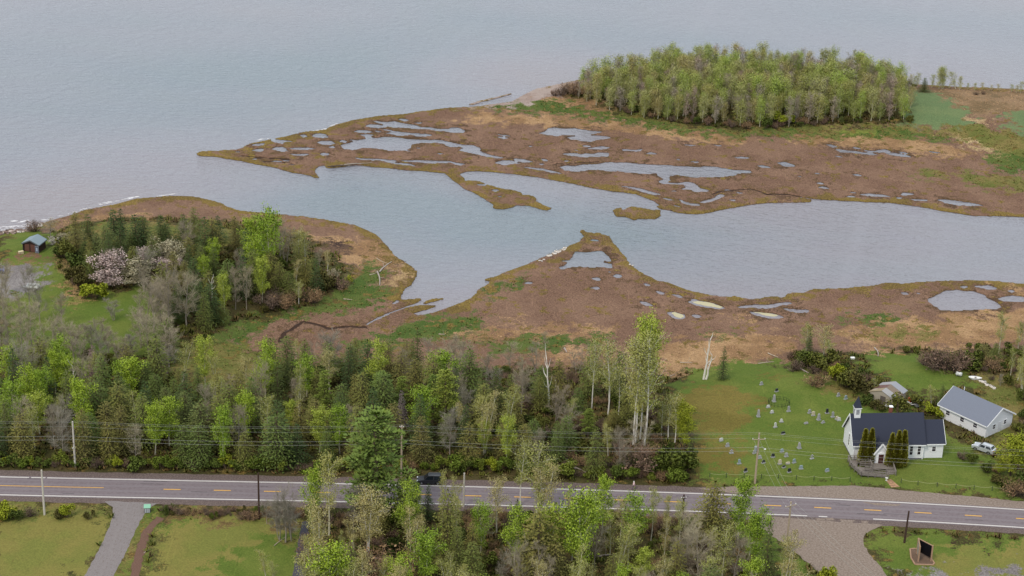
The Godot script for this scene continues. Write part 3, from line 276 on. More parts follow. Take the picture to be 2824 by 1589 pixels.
	["spruce",50.0,-584.3,4.7,1.08,8], ["spruce",43.8,-583.6,4.3,1.12,8], ["islandbare",53.4,-579.0,5.5,1.95,8], ["islandbare",55.2,-579.3,4.9,2.04,8], ["islandbare",43.0,-580.8,6.2,1.51,8], ["island",46.4,-579.7,6.5,1.03,8],
	["islandbare",21.1,-570.3,3.9,1.68,8], ["islandbare",19.9,-567.0,3.6,1.73,8], ["islandbare",18.1,-563.7,3.0,1.86,8], ["brush",16.3,-560.4,2.7,1.11,8], ["brush",14.0,-557.3,3.0,1.15,8], ["brush",12.3,-554.5,2.7,1.11,8],
	["brush",10.3,-554.1,2.1,1.12,8], ["brush",17.3,-553.4,3.2,1.21,8], ["brush",15.6,-553.9,2.6,1.12,8], ["cedar",89.2,-536.7,1.7,2.14,8], ["yellowbush",70.8,-533.3,3.4,1.48,8], ["yellowbush",74.1,-534.4,2.9,1.18,8],
	["brush",131.7,-564.0,1.0,1.37,8], ["brush",134.1,-565.8,1.2,1.02,8]]
const WOODS := [
	[[-97.6,-351.3,-86.7,-353.9,-72.7,-353.2,-65.7,-357.2,-55.3,-354.5,-44.8,-357.5,-40.2,-357.9,-29.5,-359.4,-21.7,-359.6,-14.0,-361.2,-2.2,-356.2,-1.9,-339.3,1.3,-327.9,-36.7,-324.5,-62.3,-323.9,-90.7,-323.0],3.5,[["cedar",8],["spruce",1.6],["bright",1.3],["bare",2.6],["sparse",1.6],["shrub",0.12]],2,1.00,330],
	[[-2.2,-359.5,9.4,-360.3,20.4,-361.7,28.1,-359.4,29.0,-348.0,33.0,-338.6,32.2,-326.3,12.8,-325.7,1.3,-327.9,-1.9,-339.3],3.5,[["cedar",5],["bare",4],["shrub",1.5],["brush",1.5],["sparse",0.8]],2,0.90,110],
	[[-14.4,-371.2,-2.4,-372.1,17.6,-372.5,27.2,-370.4,28.1,-359.4,-2.2,-356.2,-14.0,-361.2],3.4,[["bare",4],["brush",4],["shrub",1.2],["cedar",1.2]],2,0.80,50],
	[[-46.3,-369.6,-30.5,-371.5,-14.4,-371.2,-14.0,-361.2,-29.5,-359.4,-44.8,-357.5],3.2,[["cedar",4],["bare",2],["shrub",2],["spruce",1]],2,0.85,50],
	[[-98.8,-422.3,-89.1,-427.8,-75.4,-426.6,-62.1,-427.9,-50.8,-422.9,-46.4,-415.6,-40.7,-410.4,-45.2,-403.7,-54.5,-396.3,-60.2,-388.9,-65.9,-382.8,-68.7,-379.8,-74.3,-393.7,-82.7,-407.8,-91.2,-407.1],3.2,[["cedar",5],["spruce",3],["bare",3],["shrub",2],["brush",1]],0,0.90,110],
	[[-101.2,-366.2,-86.0,-369.2,-75.8,-370.0,-69.1,-377.7,-65.9,-358.1,-72.7,-353.2,-86.7,-353.9,-97.6,-351.3],3.6,[["bare",5],["cedar",2],["shrub",1]],1,0.80,60],
	[[13.1,-553.9,19.2,-547.3,26.2,-539.9,34.8,-535.2,43.4,-532.9,59.4,-529.9,71.5,-530.9,85.1,-535.9,96.3,-537.6,107.6,-539.7,110.5,-548.0,108.4,-566.0,101.6,-573.7,92.5,-575.4,75.1,-576.6,57.6,-576.8,45.9,-575.8,33.8,-565.0,25.6,-558.2,17.6,-555.6],2.0,[["island",6],["islandpale",5],["islandbare",5],["bare",0.8],["spruce",0.12]],8,0.86,720],
	[[24.1,-544.9,32.6,-536.9,43.3,-531.9,59.4,-529.0,71.4,-530.4,85.0,-534.9,98.5,-537.4,108.6,-538.8,108.2,-540.2,85.2,-536.8,71.6,-532.3,59.5,-530.8,43.4,-533.8,32.7,-539.2,26.3,-546.4],2.4,[["brush",4],["shrub",2],["islandbare",2]],8,0.90,80],
	[[-33.2,-304.9,-18.2,-304.5,2.2,-305.2,22.7,-305.9,39.8,-305.6,43.7,-296.7,47.2,-287.0,45.7,-273.0,-31.9,-268.4,-32.8,-288.1],3.5,[["cedar",3],["bare",2.5],["sparse",5],["thin",3],["brush",1.5],["bright",2],["shrub",0.6]],7,1.00,260],
	[[-25.4,-309.5,2.2,-309.7,29.8,-309.7,38.0,-308.9,39.8,-305.6,22.7,-305.9,2.2,-305.2,-18.2,-304.5,-32.5,-304.9,-33.5,-308.3],2.4,[["alder",3],["brush",5]],7,0.80,70],
	[[-90.7,-323.0,-62.3,-323.9,-36.7,-324.5,1.3,-327.4,1.3,-326.5,-36.6,-323.6,-62.1,-322.8,-90.4,-321.7],2.0,[["alder",6],["yellowbush",1.0],["brush",1.5]],2,0.85,110],
	[[1.3,-327.4,12.8,-325.5,32.2,-325.7,32.5,-325.0,12.8,-324.6,1.3,-326.2],2.2,[["alder",4],["brush",3]],2,0.85,40],
	[[96.8,-391.4,107.3,-388.2,106.9,-363.9,98.1,-324.9,93.6,-326.0,92.7,-333.5,93.9,-342.9,101.8,-363.5,96.0,-372.2],3.0,[["shrub",4],["brush",3],["bare",1.5],["sparse",1]],5,0.80,60],
	[[59.8,-382.5,65.6,-383.7,69.6,-372.4,76.2,-363.4,75.1,-361.6,67.8,-365.4,60.9,-372.7],2.6,[["shrub",5],["brush",2]],3,0.80,30],
	[[-59.3,-308.2,-43.2,-308.6,-34.9,-308.2,-35.4,-306.9,-43.0,-307.0,-58.6,-306.3],1.5,[["brush",5],["shrub",1]],6,0.50,60]]
const WIRE_END := [69.5,-254.9]
const WALK := [68.89,-327.75,69.96,-327.98,71.11,-325.19,69.49,-324.95]
const SHED := [74.28,-360.58]
const SHACK := [-107.47,-420.63]
const TRAILER := [-102.36,-400.16]
const BLUECAR := [-112.05,-409.19]
const SIGN := [70.21,-301.90,70.02,-299.30,72.22,-299.60]
const PLINTH := [69.31,-303.32,70.28,-303.55,72.39,-300.58,72.69,-298.92,72.33,-298.32,69.32,-298.29,68.99,-300.36]
const BIN := [-61.53,-307.43]
const BOAT := [93.61,-371.21]
const TANK := [90.57,-372.54]
const SILVER := [89.24,-340.33]
const SUV := [-13.48,-320.96]
const WALKER := [22.84,-320.96]
const RING := [52.67,-357.26]
const JUNK := [[78.6,-359.8,0,"bright red plastic barrel behind the collapsed shed",220,74,50],
	[77.9,-358.7,2,"white scrap heap beside the red barrel",204,204,206],
	[79.1,-358.1,2,"pale scrap heap behind the church roof",196,194,196],
	[80.9,-360.4,1,"white tub under the yellow green bushes",214,214,214],
	[79.6,-357.5,1,"dark tub among the white scrap",90,92,96],
	[73.5,-357.1,1,"small white tub near the collapsed shed",216,216,216],
	[70.7,-382.5,1,"white tub beside the brush at the lawn edge",220,220,216],
	[73.3,-368.9,1,"white tub on the lawn behind the collapsed shed",216,216,212]]
const STONES := [[64.8,-361.4,"grey","slab",1.1], [66.1,-360.2,"blue","slab",1.2], [51.8,-358.1,"grey","obelisk",2.0], [52.8,-362.6,"dark","slab",1.0], [54.2,-354.0,"grey","tall",1.7],
	[50.9,-353.1,"white","slab",0.9], [58.2,-353.6,"grey","slab",1.2], [58.8,-352.6,"pale","slab",1.3], [59.6,-350.8,"grey","obelisk",1.8], [61.6,-353.7,"dark","tall",1.5],
	[62.5,-352.2,"grey","tall",1.7], [63.2,-351.3,"pale","slab",1.0], [63.5,-350.8,"white","slab",1.0], [60.3,-349.6,"grey","slab",0.7], [52.3,-349.4,"white","tall",1.0],
	[50.9,-347.1,"white","tall",1.5], [57.0,-349.1,"grey","block",0.5], [52.1,-344.4,"dark","block",0.8], [54.5,-338.9,"grey","obelisk",1.6], [51.1,-337.2,"blue","slab",0.8],
	[49.2,-335.0,"dark","slab",1.1], [51.7,-335.4,"grey","slab",1.2], [50.2,-332.4,"pale","slab",1.4], [52.9,-333.1,"blue","slab",1.2], [51.7,-332.6,"pale","block",0.6],
	[56.4,-334.9,"grey","cross",1.2], [50.8,-331.1,"dark","slab",0.7], [53.9,-330.8,"blue","slab",1.1], [51.6,-329.4,"dark","slab",1.2], [58.6,-330.2,"blue","block",0.9],
	[50.1,-365.7,"grey","slab",1.0], [48.1,-351.4,"grey","obelisk",2.0], [40.1,-340.8,"white","block",0.9], [41.1,-338.7,"grey","slab",1.1], [41.6,-336.0,"grey","cross",1.1],
	[42.7,-332.0,"blue","tall",1.4], [43.6,-329.0,"dark","slab",1.1], [45.9,-336.3,"grey","slab",1.0], [47.2,-332.6,"dark","slab",0.9], [46.7,-334.4,"grey","slab",0.9],
	[50.4,-355.4,"white","slab",0.8], [51.1,-337.3,"blue","slab",0.9]]
const ROPES := [[[36.88,-326.51,39.86,-326.64,43.11,-326.75,46.23,-326.78,49.36,-326.99,52.57,-326.73,55.75,-326.69,58.96,-326.72,62.28,-326.65],"west of the church ramp"],
	[[71.56,-326.77,74.48,-326.11,77.90,-325.79,81.22,-325.47,84.42,-325.14,87.67,-324.99,90.59,-324.82],"east of the brick walk"]]
const LOGS := [[-30.4,-423.2,-29.3,-415.5,0.20,1,"grey driftwood log on the spit's green tip, inland one"],
	[-29.9,-423.1,-27.6,-429.3,0.20,1,"pale driftwood log on the spit's green tip, shoreward one"],
	[-32.0,-421.1,-30.4,-422.7,0.12,1,"short dry branch beside the driftwood logs"],
	[-31.1,-431.1,-28.2,-428.1,0.09,0,"thin dry pole on the straw of the spit"],
	[-36.6,-407.1,-34.7,-407.2,0.13,0,"short pale log in the green sedge below the spit wood"],
	[11.3,-386.0,11.8,-384.1,0.20,0,"short white log on the marsh behind the wood"],
	[35.1,-381.0,37.6,-381.1,0.13,1,"bleached log on the straw behind the dead white tree"],
	[53.8,-386.8,55.7,-384.5,0.14,1,"bleached log on the straw near the brown brush"],
	[76.6,-390.8,76.3,-384.6,0.16,1,"pale leaning log above the back lawn"],
	[59.2,-375.9,60.5,-373.0,0.16,2,"fallen pale trunk with brush at the lawn edge"],
	[9.1,-340.0,11.2,-332.3,0.17,3,"upper fallen birch trunk in the roadside thicket"],
	[9.8,-337.3,12.6,-327.9,0.17,3,"long fallen birch trunk reaching the road verge"],
	[1.3,-337.9,4.4,-340.3,0.12,1,"pale fallen stem under the telephone cable"],
	[12.5,-328.4,14.4,-326.6,0.14,2,"pale fallen trunk at the far verge of the road"],
	[16.1,-297.4,17.9,-298.1,0.18,1,"thick pale fallen trunk in the near grove"],
	[-15.1,-391.0,-13.8,-390.8,0.14,2,"bleached stump on the tan straw of the marsh"],
	[-34.5,-366.5,-33.3,-381.5,0.12,1,"leaning pale dead stem in the wood"],
	[32.1,-372.9,33.6,-374.6,0.12,2,"grey driftwood on the mud by the church lawn"],
	[51.1,-380.4,54.5,-381.8,0.12,2,"grey driftwood at the upper corner of the church lawn"],
	[-38.5,-297.5,-37.0,-300.4,0.08,0,"dry stick lying in the near field"],
	[-59.7,-293.7,-59.1,-294.9,0.08,0,"pale plank lying beside the muddy track"]]
const DRY_CREEKS := [[[-30.2,-393.6,-31.9,-393.3,-34.0,-393.7,-36.4,-392.7,-38.1,-392.2,-40.3,-393.8,-42.1,-394.7,-43.9,-395.4,-44.9,-393.3,-45.9,-390.8,-47.2,-389.5,-47.5,-386.7,-47.6,-384.3],0.50],
	[[-48.2,-380.4,-49.4,-378.8,-51.3,-377.1],0.50],
	[[49.4,-479.7,51.6,-482.1,54.2,-483.0,57.5,-484.0,60.0,-484.4,61.7,-483.0,63.4,-481.0],0.40],
	[[63.3,-480.7,64.9,-481.5,68.4,-481.5,71.5,-480.4],0.45],
	[[10.0,-497.8,11.8,-498.8,16.9,-499.9,22.1,-501.1],0.30],
	[[-70.9,-496.4,-67.0,-496.0,-63.1,-495.4,-58.0,-495.4],0.35],
	[[-64.8,-493.2,-61.5,-492.8,-56.4,-492.5],0.30]]
const SILT := [[-122,-450,30,1.2],[-111,-454,28,1.0],[-98,-472,30,0.7],[72,-433,45,0.5],[96,-454,50,0.3],[-39,-468,22,-0.6],[-32,-476,26,-0.5],[4,-457,22,-0.5],[-134,-571,110,-0.8],[16,-637,110,-0.7],[-2,-568,34,0.9],[18,-584,40,0.7],[115,-600,45,0.8],[-66,-534,40,0.3],[30,-454,18,-0.5]]
const PILE := [-48.02,-490.52,-41.67,-493.35]
const SNAG_SPOTS := [[39.1,-370.7,8.8,0.70,"bleached white dead tree at the lawn edge, taller stem"],[39.6,-370.6,5.4,0.90,"bleached white dead tree at the lawn edge, shorter stem"],[7.9,-352.7,10.0,-0.90,"bare white dead birch standing in the brown thicket"],[8.9,-357.5,3.1,0.20,"broken white birch stub in the brown thicket"],[-83.0,-350.2,6.5,-0.10,"broken white aspen trunk among the bright aspens"],[-63.7,-397.1,5.8,0.20,"small bleached dead tree before the spruces on the spit"]]
const ROCKS := [[-118.4,-436.5,1.7,3,"rock in the line along the beach below the shack"],
	[-118.4,-437.2,1.8,0,"rock in the line along the beach below the shack"],
	[-117.9,-438.1,1.3,1,"rock in the line along the beach below the shack"],
	[-117.7,-438.2,1.0,1,"rock in the line along the beach below the shack"],
	[-117.3,-438.2,1.7,3,"rock in the line along the beach below the shack"],
	[-116.7,-437.0,0.9,3,"rock in the line along the beach below the shack"],
	[-116.6,-438.6,1.9,0,"rock in the line along the beach below the shack"],
	[-116.3,-438.5,1.9,1,"rock in the line along the beach below the shack"],
	[-115.5,-437.0,1.3,1,"rock in the line along the beach below the shack"],
	[-115.2,-437.1,0.9,3,"rock in the line along the beach below the shack"],
	[-115.1,-438.6,0.9,1,"rock in the line along the beach below the shack"],
	[-114.8,-438.8,1.7,3,"rock in the line along the beach below the shack"],
	[-114.4,-438.1,1.1,2,"rock in the line along the beach below the shack"],
	[-114.1,-439.1,1.5,1,"rock in the line along the beach below the shack"],
	[-113.5,-438.3,0.8,0,"rock in the line along the beach below the shack"],
	[-113.1,-439.3,1.2,3,"rock in the line along the beach below the shack"],
	[-112.8,-439.4,1.4,0,"rock in the line along the beach below the shack"],
	[-112.5,-438.9,1.4,1,"rock in the line along the beach below the shack"],
	[-112.6,-440.5,1.7,3,"rock in the line along the beach below the shack"],
	[-112.2,-441.0,1.3,3,"rock in the line along the beach below the shack"],
	[-111.9,-440.8,1.7,2,"rock in the line along the beach below the shack"],
	[-111.5,-441.0,0.8,2,"rock in the line along the beach below the shack"],
	[-111.4,-443.0,0.9,2,"rock in the line along the beach below the shack"],
	[-111.0,-443.5,1.1,2,"rock in the line along the beach below the shack"],
	[-110.8,-443.4,1.5,2,"rock in the line along the beach below the shack"],
	[-110.7,-445.5,0.8,3,"rock in the line along the beach below the shack"],
	[10.5,-439.0,0.6,2,"white shell and stone debris on the near lagoon point"],
	[10.7,-438.8,0.8,2,"white shell and stone debris on the near lagoon point"],
	[9.9,-438.7,1.0,2,"white shell and stone debris on the near lagoon point"],
	[8.1,-436.0,1.0,2,"white shell and stone debris on the near lagoon point"],
	[8.6,-436.2,1.1,2,"white shell and stone debris on the near lagoon point"],
	[10.9,-439.1,0.6,2,"white shell and stone debris on the near lagoon point"],
	[10.0,-438.7,1.0,2,"white shell and stone debris on the near lagoon point"],
	[9.4,-437.5,1.1,2,"white shell and stone debris on the near lagoon point"],
	[11.9,-440.1,0.8,2,"white shell and stone debris on the near lagoon point"],
	[10.3,-438.3,0.8,2,"white shell and stone debris on the near lagoon point"],
	[9.3,-437.6,0.6,2,"white shell and stone debris on the near lagoon point"],
	[9.7,-437.4,1.1,2,"white shell and stone debris on the near lagoon point"],
	[10.9,-439.4,0.7,2,"white shell and stone debris on the near lagoon point"],
	[8.4,-436.5,1.0,2,"white shell and stone debris on the near lagoon point"],
	[12.0,-441.0,1.0,2,"white shell and stone debris on the near lagoon point"],
	[11.6,-440.0,0.9,2,"white shell and stone debris on the near lagoon point"],
	[6.1,-433.0,0.6,2,"white shell and stone debris on the near lagoon point"],
	[7.1,-433.7,0.6,2,"white shell and stone debris on the near lagoon point"],
	[6.6,-432.8,0.6,2,"white shell and stone debris on the near lagoon point"],
	[26.8,-432.5,0.6,2,"white shell and stone debris on the near lagoon point"],
	[27.5,-431.9,0.6,2,"white shell and stone debris on the near lagoon point"],
	[94.5,-370.3,0.8,2,"white rubble piece in the row behind the bungalow"],
	[94.8,-370.0,0.8,2,"white rubble piece in the row behind the bungalow"],
	[95.1,-369.8,1.1,2,"white rubble piece in the row behind the bungalow"],
	[95.3,-369.2,0.8,2,"white rubble piece in the row behind the bungalow"],
	[95.5,-368.6,1.0,2,"white rubble piece in the row behind the bungalow"],
	[95.9,-368.5,0.6,2,"white rubble piece in the row behind the bungalow"],
	[96.1,-368.2,0.8,2,"white rubble piece in the row behind the bungalow"],
	[96.4,-367.7,0.9,2,"white rubble piece in the row behind the bungalow"],
	[96.6,-367.2,1.0,2,"white rubble piece in the row behind the bungalow"]]
const ALGAE := [[39.82,-413.16,41.71,-413.58,44.07,-412.86,46.32,-410.84,45.61,-410.19,42.63,-411.13,40.52,-412.14],
	[34.85,-406.88,35.63,-407.15,37.39,-405.87,37.38,-404.77,36.63,-404.08,35.29,-405.17],
	[52.87,-408.65,54.38,-408.56,56.00,-408.27,57.27,-407.95,58.27,-407.19,57.10,-406.36,55.83,-406.57]]
const FOAM := [[-120.65,-443.50,-117.22,-444.75,-113.32,-446.05,-112.44,-444.24,-115.90,-441.12,-119.66,-439.42],
	[-118.50,-447.16,-117.70,-447.75,-117.12,-447.29,-117.92,-446.71],
	[-116.74,-446.69,-114.77,-448.26,-114.54,-447.78,-116.20,-446.36],
	[-111.59,-448.74,-108.77,-450.92,-107.26,-452.67,-104.87,-454.84,-102.96,-457.11,-100.91,-458.81,-100.59,-458.38,-102.40,-456.70,-104.30,-454.37,-106.82,-451.74,-109.42,-449.58,-111.18,-447.95],
	[-100.61,-459.70,-98.36,-461.71,-95.95,-462.93,-95.61,-462.43,-97.96,-460.88,-100.01,-459.09],
	[-95.53,-463.31,-93.70,-465.16,-91.92,-466.01,-91.94,-465.46,-93.72,-463.95],
	[-87.84,-466.25,-84.71,-467.90,-83.41,-468.84,-83.54,-468.15,-85.73,-466.72],
	[-54.94,-518.31,-52.94,-519.56,-51.43,-520.45,-50.94,-520.91,-51.39,-520.05,-53.91,-518.65],
	[-50.53,-522.26,-49.14,-524.62,-48.42,-525.52,-49.11,-524.21],
	[-68.64,-508.95,-67.23,-510.27,-65.01,-511.45,-67.28,-510.66]]

var hg := PackedFloat32Array()
var names := {}
var rng := RandomNumberGenerator.new()
var mats := {}


class MB:
	var v := PackedVector3Array()
	var n := PackedVector3Array()
	var c := PackedColorArray()
	var t := PackedVector2Array()
	var ix := PackedInt32Array()
	var col := Color.WHITE

	func tri(a: Vector3, b: Vector3, d: Vector3, na: Vector3, nb: Vector3, nd: Vector3) -> void:
		var k := v.size()
		v.append(a); v.append(b); v.append(d)
		n.append(na); n.append(nb); n.append(nd)
		c.append(col); c.append(col); c.append(col)
		if (d - a).cross(b - a).dot(na + nb + nd) >= 0.0:
			ix.append(k); ix.append(k + 1); ix.append(k + 2)
		else:
			ix.append(k); ix.append(k + 2); ix.append(k + 1)

	func quad(a: Vector3, b: Vector3, d: Vector3, e: Vector3, nn: Vector3) -> void:
		var k := v.size()
		v.append(a); v.append(b); v.append(d); v.append(e)
		for q in 4:
			n.append(nn); c.append(col)
		if (d - a).cross(b - a).dot(nn) >= 0.0:
			ix.append(k); ix.append(k + 1); ix.append(k + 2)
			ix.append(k); ix.append(k + 2); ix.append(k + 3)
		else:
			ix.append(k); ix.append(k + 2); ix.append(k + 1)
			ix.append(k); ix.append(k + 3); ix.append(k + 2)

	func flat(a: Vector3, b: Vector3, d: Vector3, e: Vector3, away: Vector3) -> void:
		var nn := (b - a).cross(d - a).normalized()
		if nn.dot(((a + b + d + e) * 0.25) - away) < 0.0:
			nn = -nn
		quad(a, b, d, e, nn)

	func flat3(a: Vector3, b: Vector3, d: Vector3, away: Vector3) -> void:
		var nn := (b - a).cross(d - a).normalized()
		if nn.dot(((a + b + d) / 3.0) - away) < 0.0:
			nn = -nn
		tri(a, b, d, nn, nn, nn)

	func hexa(p: Array) -> void:   # eight corners: four below, four above, both in the same turn
		var m := Vector3.ZERO
		for q in p:
			m += q
		m /= 8.0
		flat(p[0], p[1], p[2], p[3], m)
		flat(p[4], p[5], p[6], p[7], m)
		for q in 4:
			var w := (q + 1) % 4
			flat(p[q], p[w], p[w + 4], p[q + 4], m)

	func box(at: Vector3, s: Vector3, turn := 0.0, b := Basis()) -> void:
		var r := b * Basis(Vector3.UP, turn)
		var h := s * 0.5
		var p := []
		for y in [-h.y, h.y]:
			for k in [[-1, -1], [1, -1], [1, 1], [-1, 1]]:
				p.append(at + r * Vector3(h.x * k[0], y, h.z * k[1]))
		hexa(p)

	func bar(a: Vector3, b: Vector3, w: float, h: float) -> void:
		var d := (b - a).normalized()
		var s := d.cross(Vector3.UP)
		s = (Vector3.RIGHT if s.length() < 0.01 else s.normalized())
		var u := s.cross(d).normalized()
		var p := []
		for y in [-h * 0.5, h * 0.5]:
			p.append(a - s * w * 0.5 + u * y); p.append(b - s * w * 0.5 + u * y)
			p.append(b + s * w * 0.5 + u * y); p.append(a + s * w * 0.5 + u * y)
		hexa(p)

	func tube(a: Vector3, b: Vector3, ra: float, rb: float, sides := 5, cap := false) -> void:
		var d := (b - a).normalized()
		var s := d.cross(Vector3(0.31, 0.9, 0.2)).normalized()
		var u := s.cross(d)
		var k := v.size()
		for q in sides:
			var g := TAU * q / sides
			var o := s * cos(g) + u * sin(g)
			v.append(a + o * ra); v.append(b + o * rb)
			n.append(o); n.append(o)
			c.append(col); c.append(col)
		for q in sides:
			var w := (q + 1) % sides
			var i0 := k + q * 2
			var j0 := k + w * 2
			ix.append(i0); ix.append(j0); ix.append(i0 + 1)
			ix.append(j0); ix.append(j0 + 1); ix.append(i0 + 1)
		if cap:
			for q in sides:
				var w := (q + 1) % sides
				tri(b, v[k + q * 2 + 1], v[k + w * 2 + 1], d, d, d)

	func path(p: Array, ra: float, rb: float, sides := 5) -> void:
		for q in p.size() - 1:
			var f0 := float(q) / (p.size() - 1)
			var f1 := float(q + 1) / (p.size() - 1)
			tube(p[q], p[q + 1], lerpf(ra, rb, f0), lerpf(ra, rb, f1), sides)

	func lathe(at: Vector3, prof: Array, sides := 12, axis := Vector3.UP) -> void:   # prof: [radius, height] pairs
		var s := axis.cross(Vector3(0.3, 0.2, 0.93)).normalized()
		var u := s.cross(axis)
		for q in prof.size() - 1:
			for w in sides:
				var a0 := TAU * w / sides
				var a1 := TAU * (w + 1) / sides
				var o0 := s * cos(a0) + u * sin(a0)
				var o1 := s * cos(a1) + u * sin(a1)
				var p0: Vector3 = at + axis * prof[q][1] + o0 * prof[q][0]
				var p1: Vector3 = at + axis * prof[q][1] + o1 * prof[q][0]
				var p2: Vector3 = at + axis * prof[q + 1][1] + o1 * prof[q + 1][0]
				var p3: Vector3 = at + axis * prof[q + 1][1] + o0 * prof[q + 1][0]
				var dr: float = prof[q + 1][0] - prof[q][0]
				var dh: float = prof[q + 1][1] - prof[q][1]
				var n0 := (o0 * dh - axis * dr).normalized()
				var n1 := (o1 * dh - axis * dr).normalized()
				if p0.distance_to(p1) < 1e-5:
					tri(p0, p2, p3, n0, n1, n0)
				elif p2.distance_to(p3) < 1e-5:
					tri(p0, p1, p2, n0, n1, n1)
				else:
					tri(p0, p1, p2, n0, n1, n1)
					tri(p0, p2, p3, n0, n1, n0)

	func prism(poly: Array, axis: Vector3, at: Vector3, ex: Vector3, ey: Vector3) -> void:   # a 2D outline pushed along an axis
		var pp := PackedVector2Array()
		var mid := at + axis * 0.5
		var m2 := Vector2.ZERO
		for q in poly:
			pp.append(Vector2(q[0], q[1]))
			m2 += Vector2(q[0], q[1]) / poly.size()
		mid += ex * m2.x + ey * m2.y
		var tr := Geometry2D.triangulate_polygon(pp)
		var an := axis.normalized()
		for q in range(0, tr.size(), 3):
			var a := at + ex * pp[tr[q]].x + ey * pp[tr[q]].y
			var b := at + ex * pp[tr[q + 1]].x + ey * pp[tr[q + 1]].y
			var d := at + ex * pp[tr[q + 2]].x + ey * pp[tr[q + 2]].y
			tri(a, b, d, -an, -an, -an)
			tri(a + axis, b + axis, d + axis, an, an, an)
		var cw := Geometry2D.is_polygon_clockwise(pp)
		for q in pp.size():
			var w := (q + 1) % pp.size()
			var e := pp[w] - pp[q]
			var o := Vector2(-e.y, e.x) if cw else Vector2(e.y, -e.x)
			var nn := (ex * o.x + ey * o.y).normalized()
			var a := at + ex * pp[q].x + ey * pp[q].y
			var b := at + ex * pp[w].x + ey * pp[w].y
			quad(a, b, b + axis, a + axis, nn)

	func mesh() -> ArrayMesh:
		var arr := []
		arr.resize(Mesh.ARRAY_MAX)
		arr[Mesh.ARRAY_VERTEX] = v
		arr[Mesh.ARRAY_NORMAL] = n
		arr[Mesh.ARRAY_COLOR] = c
		if t.size() == v.size():
			arr[Mesh.ARRAY_TEX_UV] = t
		arr[Mesh.ARRAY_INDEX] = ix
		var m := ArrayMesh.new()
		m.add_surface_from_arrays(Mesh.PRIMITIVE_TRIANGLES, arr)
		return m


func numbered(called: String) -> String:
	names[called] = names.get(called, -1) + 1
	return called if names[called] == 0 else "%s_%03d" % [called, names[called]]


func part(called: String, mesh: Mesh, m: Material, parent: Node3D, at := Vector3.ZERO) -> MeshInstance3D:
	var o := MeshInstance3D.new()
	o.name = called
	o.mesh = mesh
	o.material_override = m
	o.position = at
	parent.add_child(o, true)
	return o


func tag(o: Node3D, label: String, category: String, group := "") -> Node3D:
	o.set_meta("label", label)
	o.set_meta("category", category)
	if group:
		o.set_meta("group", group)
	return o


func thing(called: String, label: String, category: String, at: Vector3, turn := 0.0, group := "") -> Node3D:
	var o := Node3D.new()
	o.name = numbered(called)
	add_child(o)
	o.position = at
	o.rotation.y = turn
	tag(o, label, category, group)
	return o


func single(called: String, label: String, category: String, mesh: Mesh, m: Material, at := Vector3.ZERO, turn := 0.0, group := "") -> MeshInstance3D:
	var o := MeshInstance3D.new()
	o.name = numbered(called)
	o.mesh = mesh
	o.material_override = m
	add_child(o)
	o.position = at
	o.rotation.y = turn
	tag(o, label, category, group)
	return o


func struct(called: String, mesh: Mesh, m: Material, at := Vector3.ZERO) -> MeshInstance3D:
	var o := MeshInstance3D.new()
	o.name = numbered(called)
	o.mesh = mesh
	o.material_override = m
	o.set_meta("kind", "structure")
	add_child(o)
	o.position = at
	return o


func c8(r: float, g: float, b: float) -> Color:
	return Color(r / 255.0, g / 255.0, b / 255.0)


func plain(col: Color, rough := 0.85, metal := 0.0) -> StandardMaterial3D:
	var key := "%s %s %s" % [col, rough, metal]
	if not mats.has(key):
		var m := StandardMaterial3D.new()
		m.albedo_color = col
		m.roughness = rough
		m.metallic = metal
		m.metallic_specular = 0.35
		mats[key] = m
	return mats[key]


func noise_tex(freq: float, cols: Array, offs: Array, seed_: int, size := 512, oct := 4) -> NoiseTexture2D:
	var f := FastNoiseLite.new()
	f.noise_type = FastNoiseLite.TYPE_SIMPLEX_SMOOTH
	f.frequency = freq
	f.fractal_octaves = oct
	f.fractal_gain = 0.6
	f.seed = seed_
	var g := Gradient.new()
	g.offsets = PackedFloat32Array(offs)
	g.colors = PackedColorArray(cols)
	var t := NoiseTexture2D.new()
	t.width = size
	t.height = size
	t.seamless = true
	t.noise = f
	t.color_ramp = g
	return t


func grain(a: Color, b: Color, d: Color, scale_m: float, freq := 0.02, rough := 0.95, seed_ := 1) -> StandardMaterial3D:   # a mottled surface; scale_m metres to one tile
	var m := StandardMaterial3D.new()
	m.albedo_texture = noise_tex(freq, [a, b, d], [0.25, 0.5, 0.8], seed_)
	m.uv1_triplanar = true
	m.uv1_world_triplanar = true
	m.uv1_scale = Vector3.ONE / scale_m
	m.roughness = rough
	m.metallic_specular = 0.25
	return m


func seg_dist(poly: PackedVector2Array, p: Vector2) -> float:
	var best := 1e9
	for k in poly.size():
		best = minf(best, p.distance_squared_to(Geometry2D.get_closest_point_to_segment(p, poly[k], poly[(k + 1) % poly.size()])))
	best = sqrt(best)
	return best if Geometry2D.is_point_in_polygon(p, poly) else -best


func v2(a: Array) -> PackedVector2Array:
	var o := PackedVector2Array()
	for k in range(0, a.size(), 2):
		o.append(Vector2(a[k], a[k + 1]))
	return o


func make_heights() -> void:
	var p1 := v2(UPLAND)
	var p2 := v2(UPLAND_ISLAND)
	hg.resize(69 * 69)
	for j in 69:
		for i in 69:
			var p := Vector2(X0 + i * 5.0, Z0 + j * 5.0)
			hg[j * 69 + i] = 0.25 + maxf(3.25 * smoothstep(-6.0, 18.0, seg_dist(p1, p)), 2.4 * smoothstep(-6.0, 15.0, seg_dist(p2, p)))


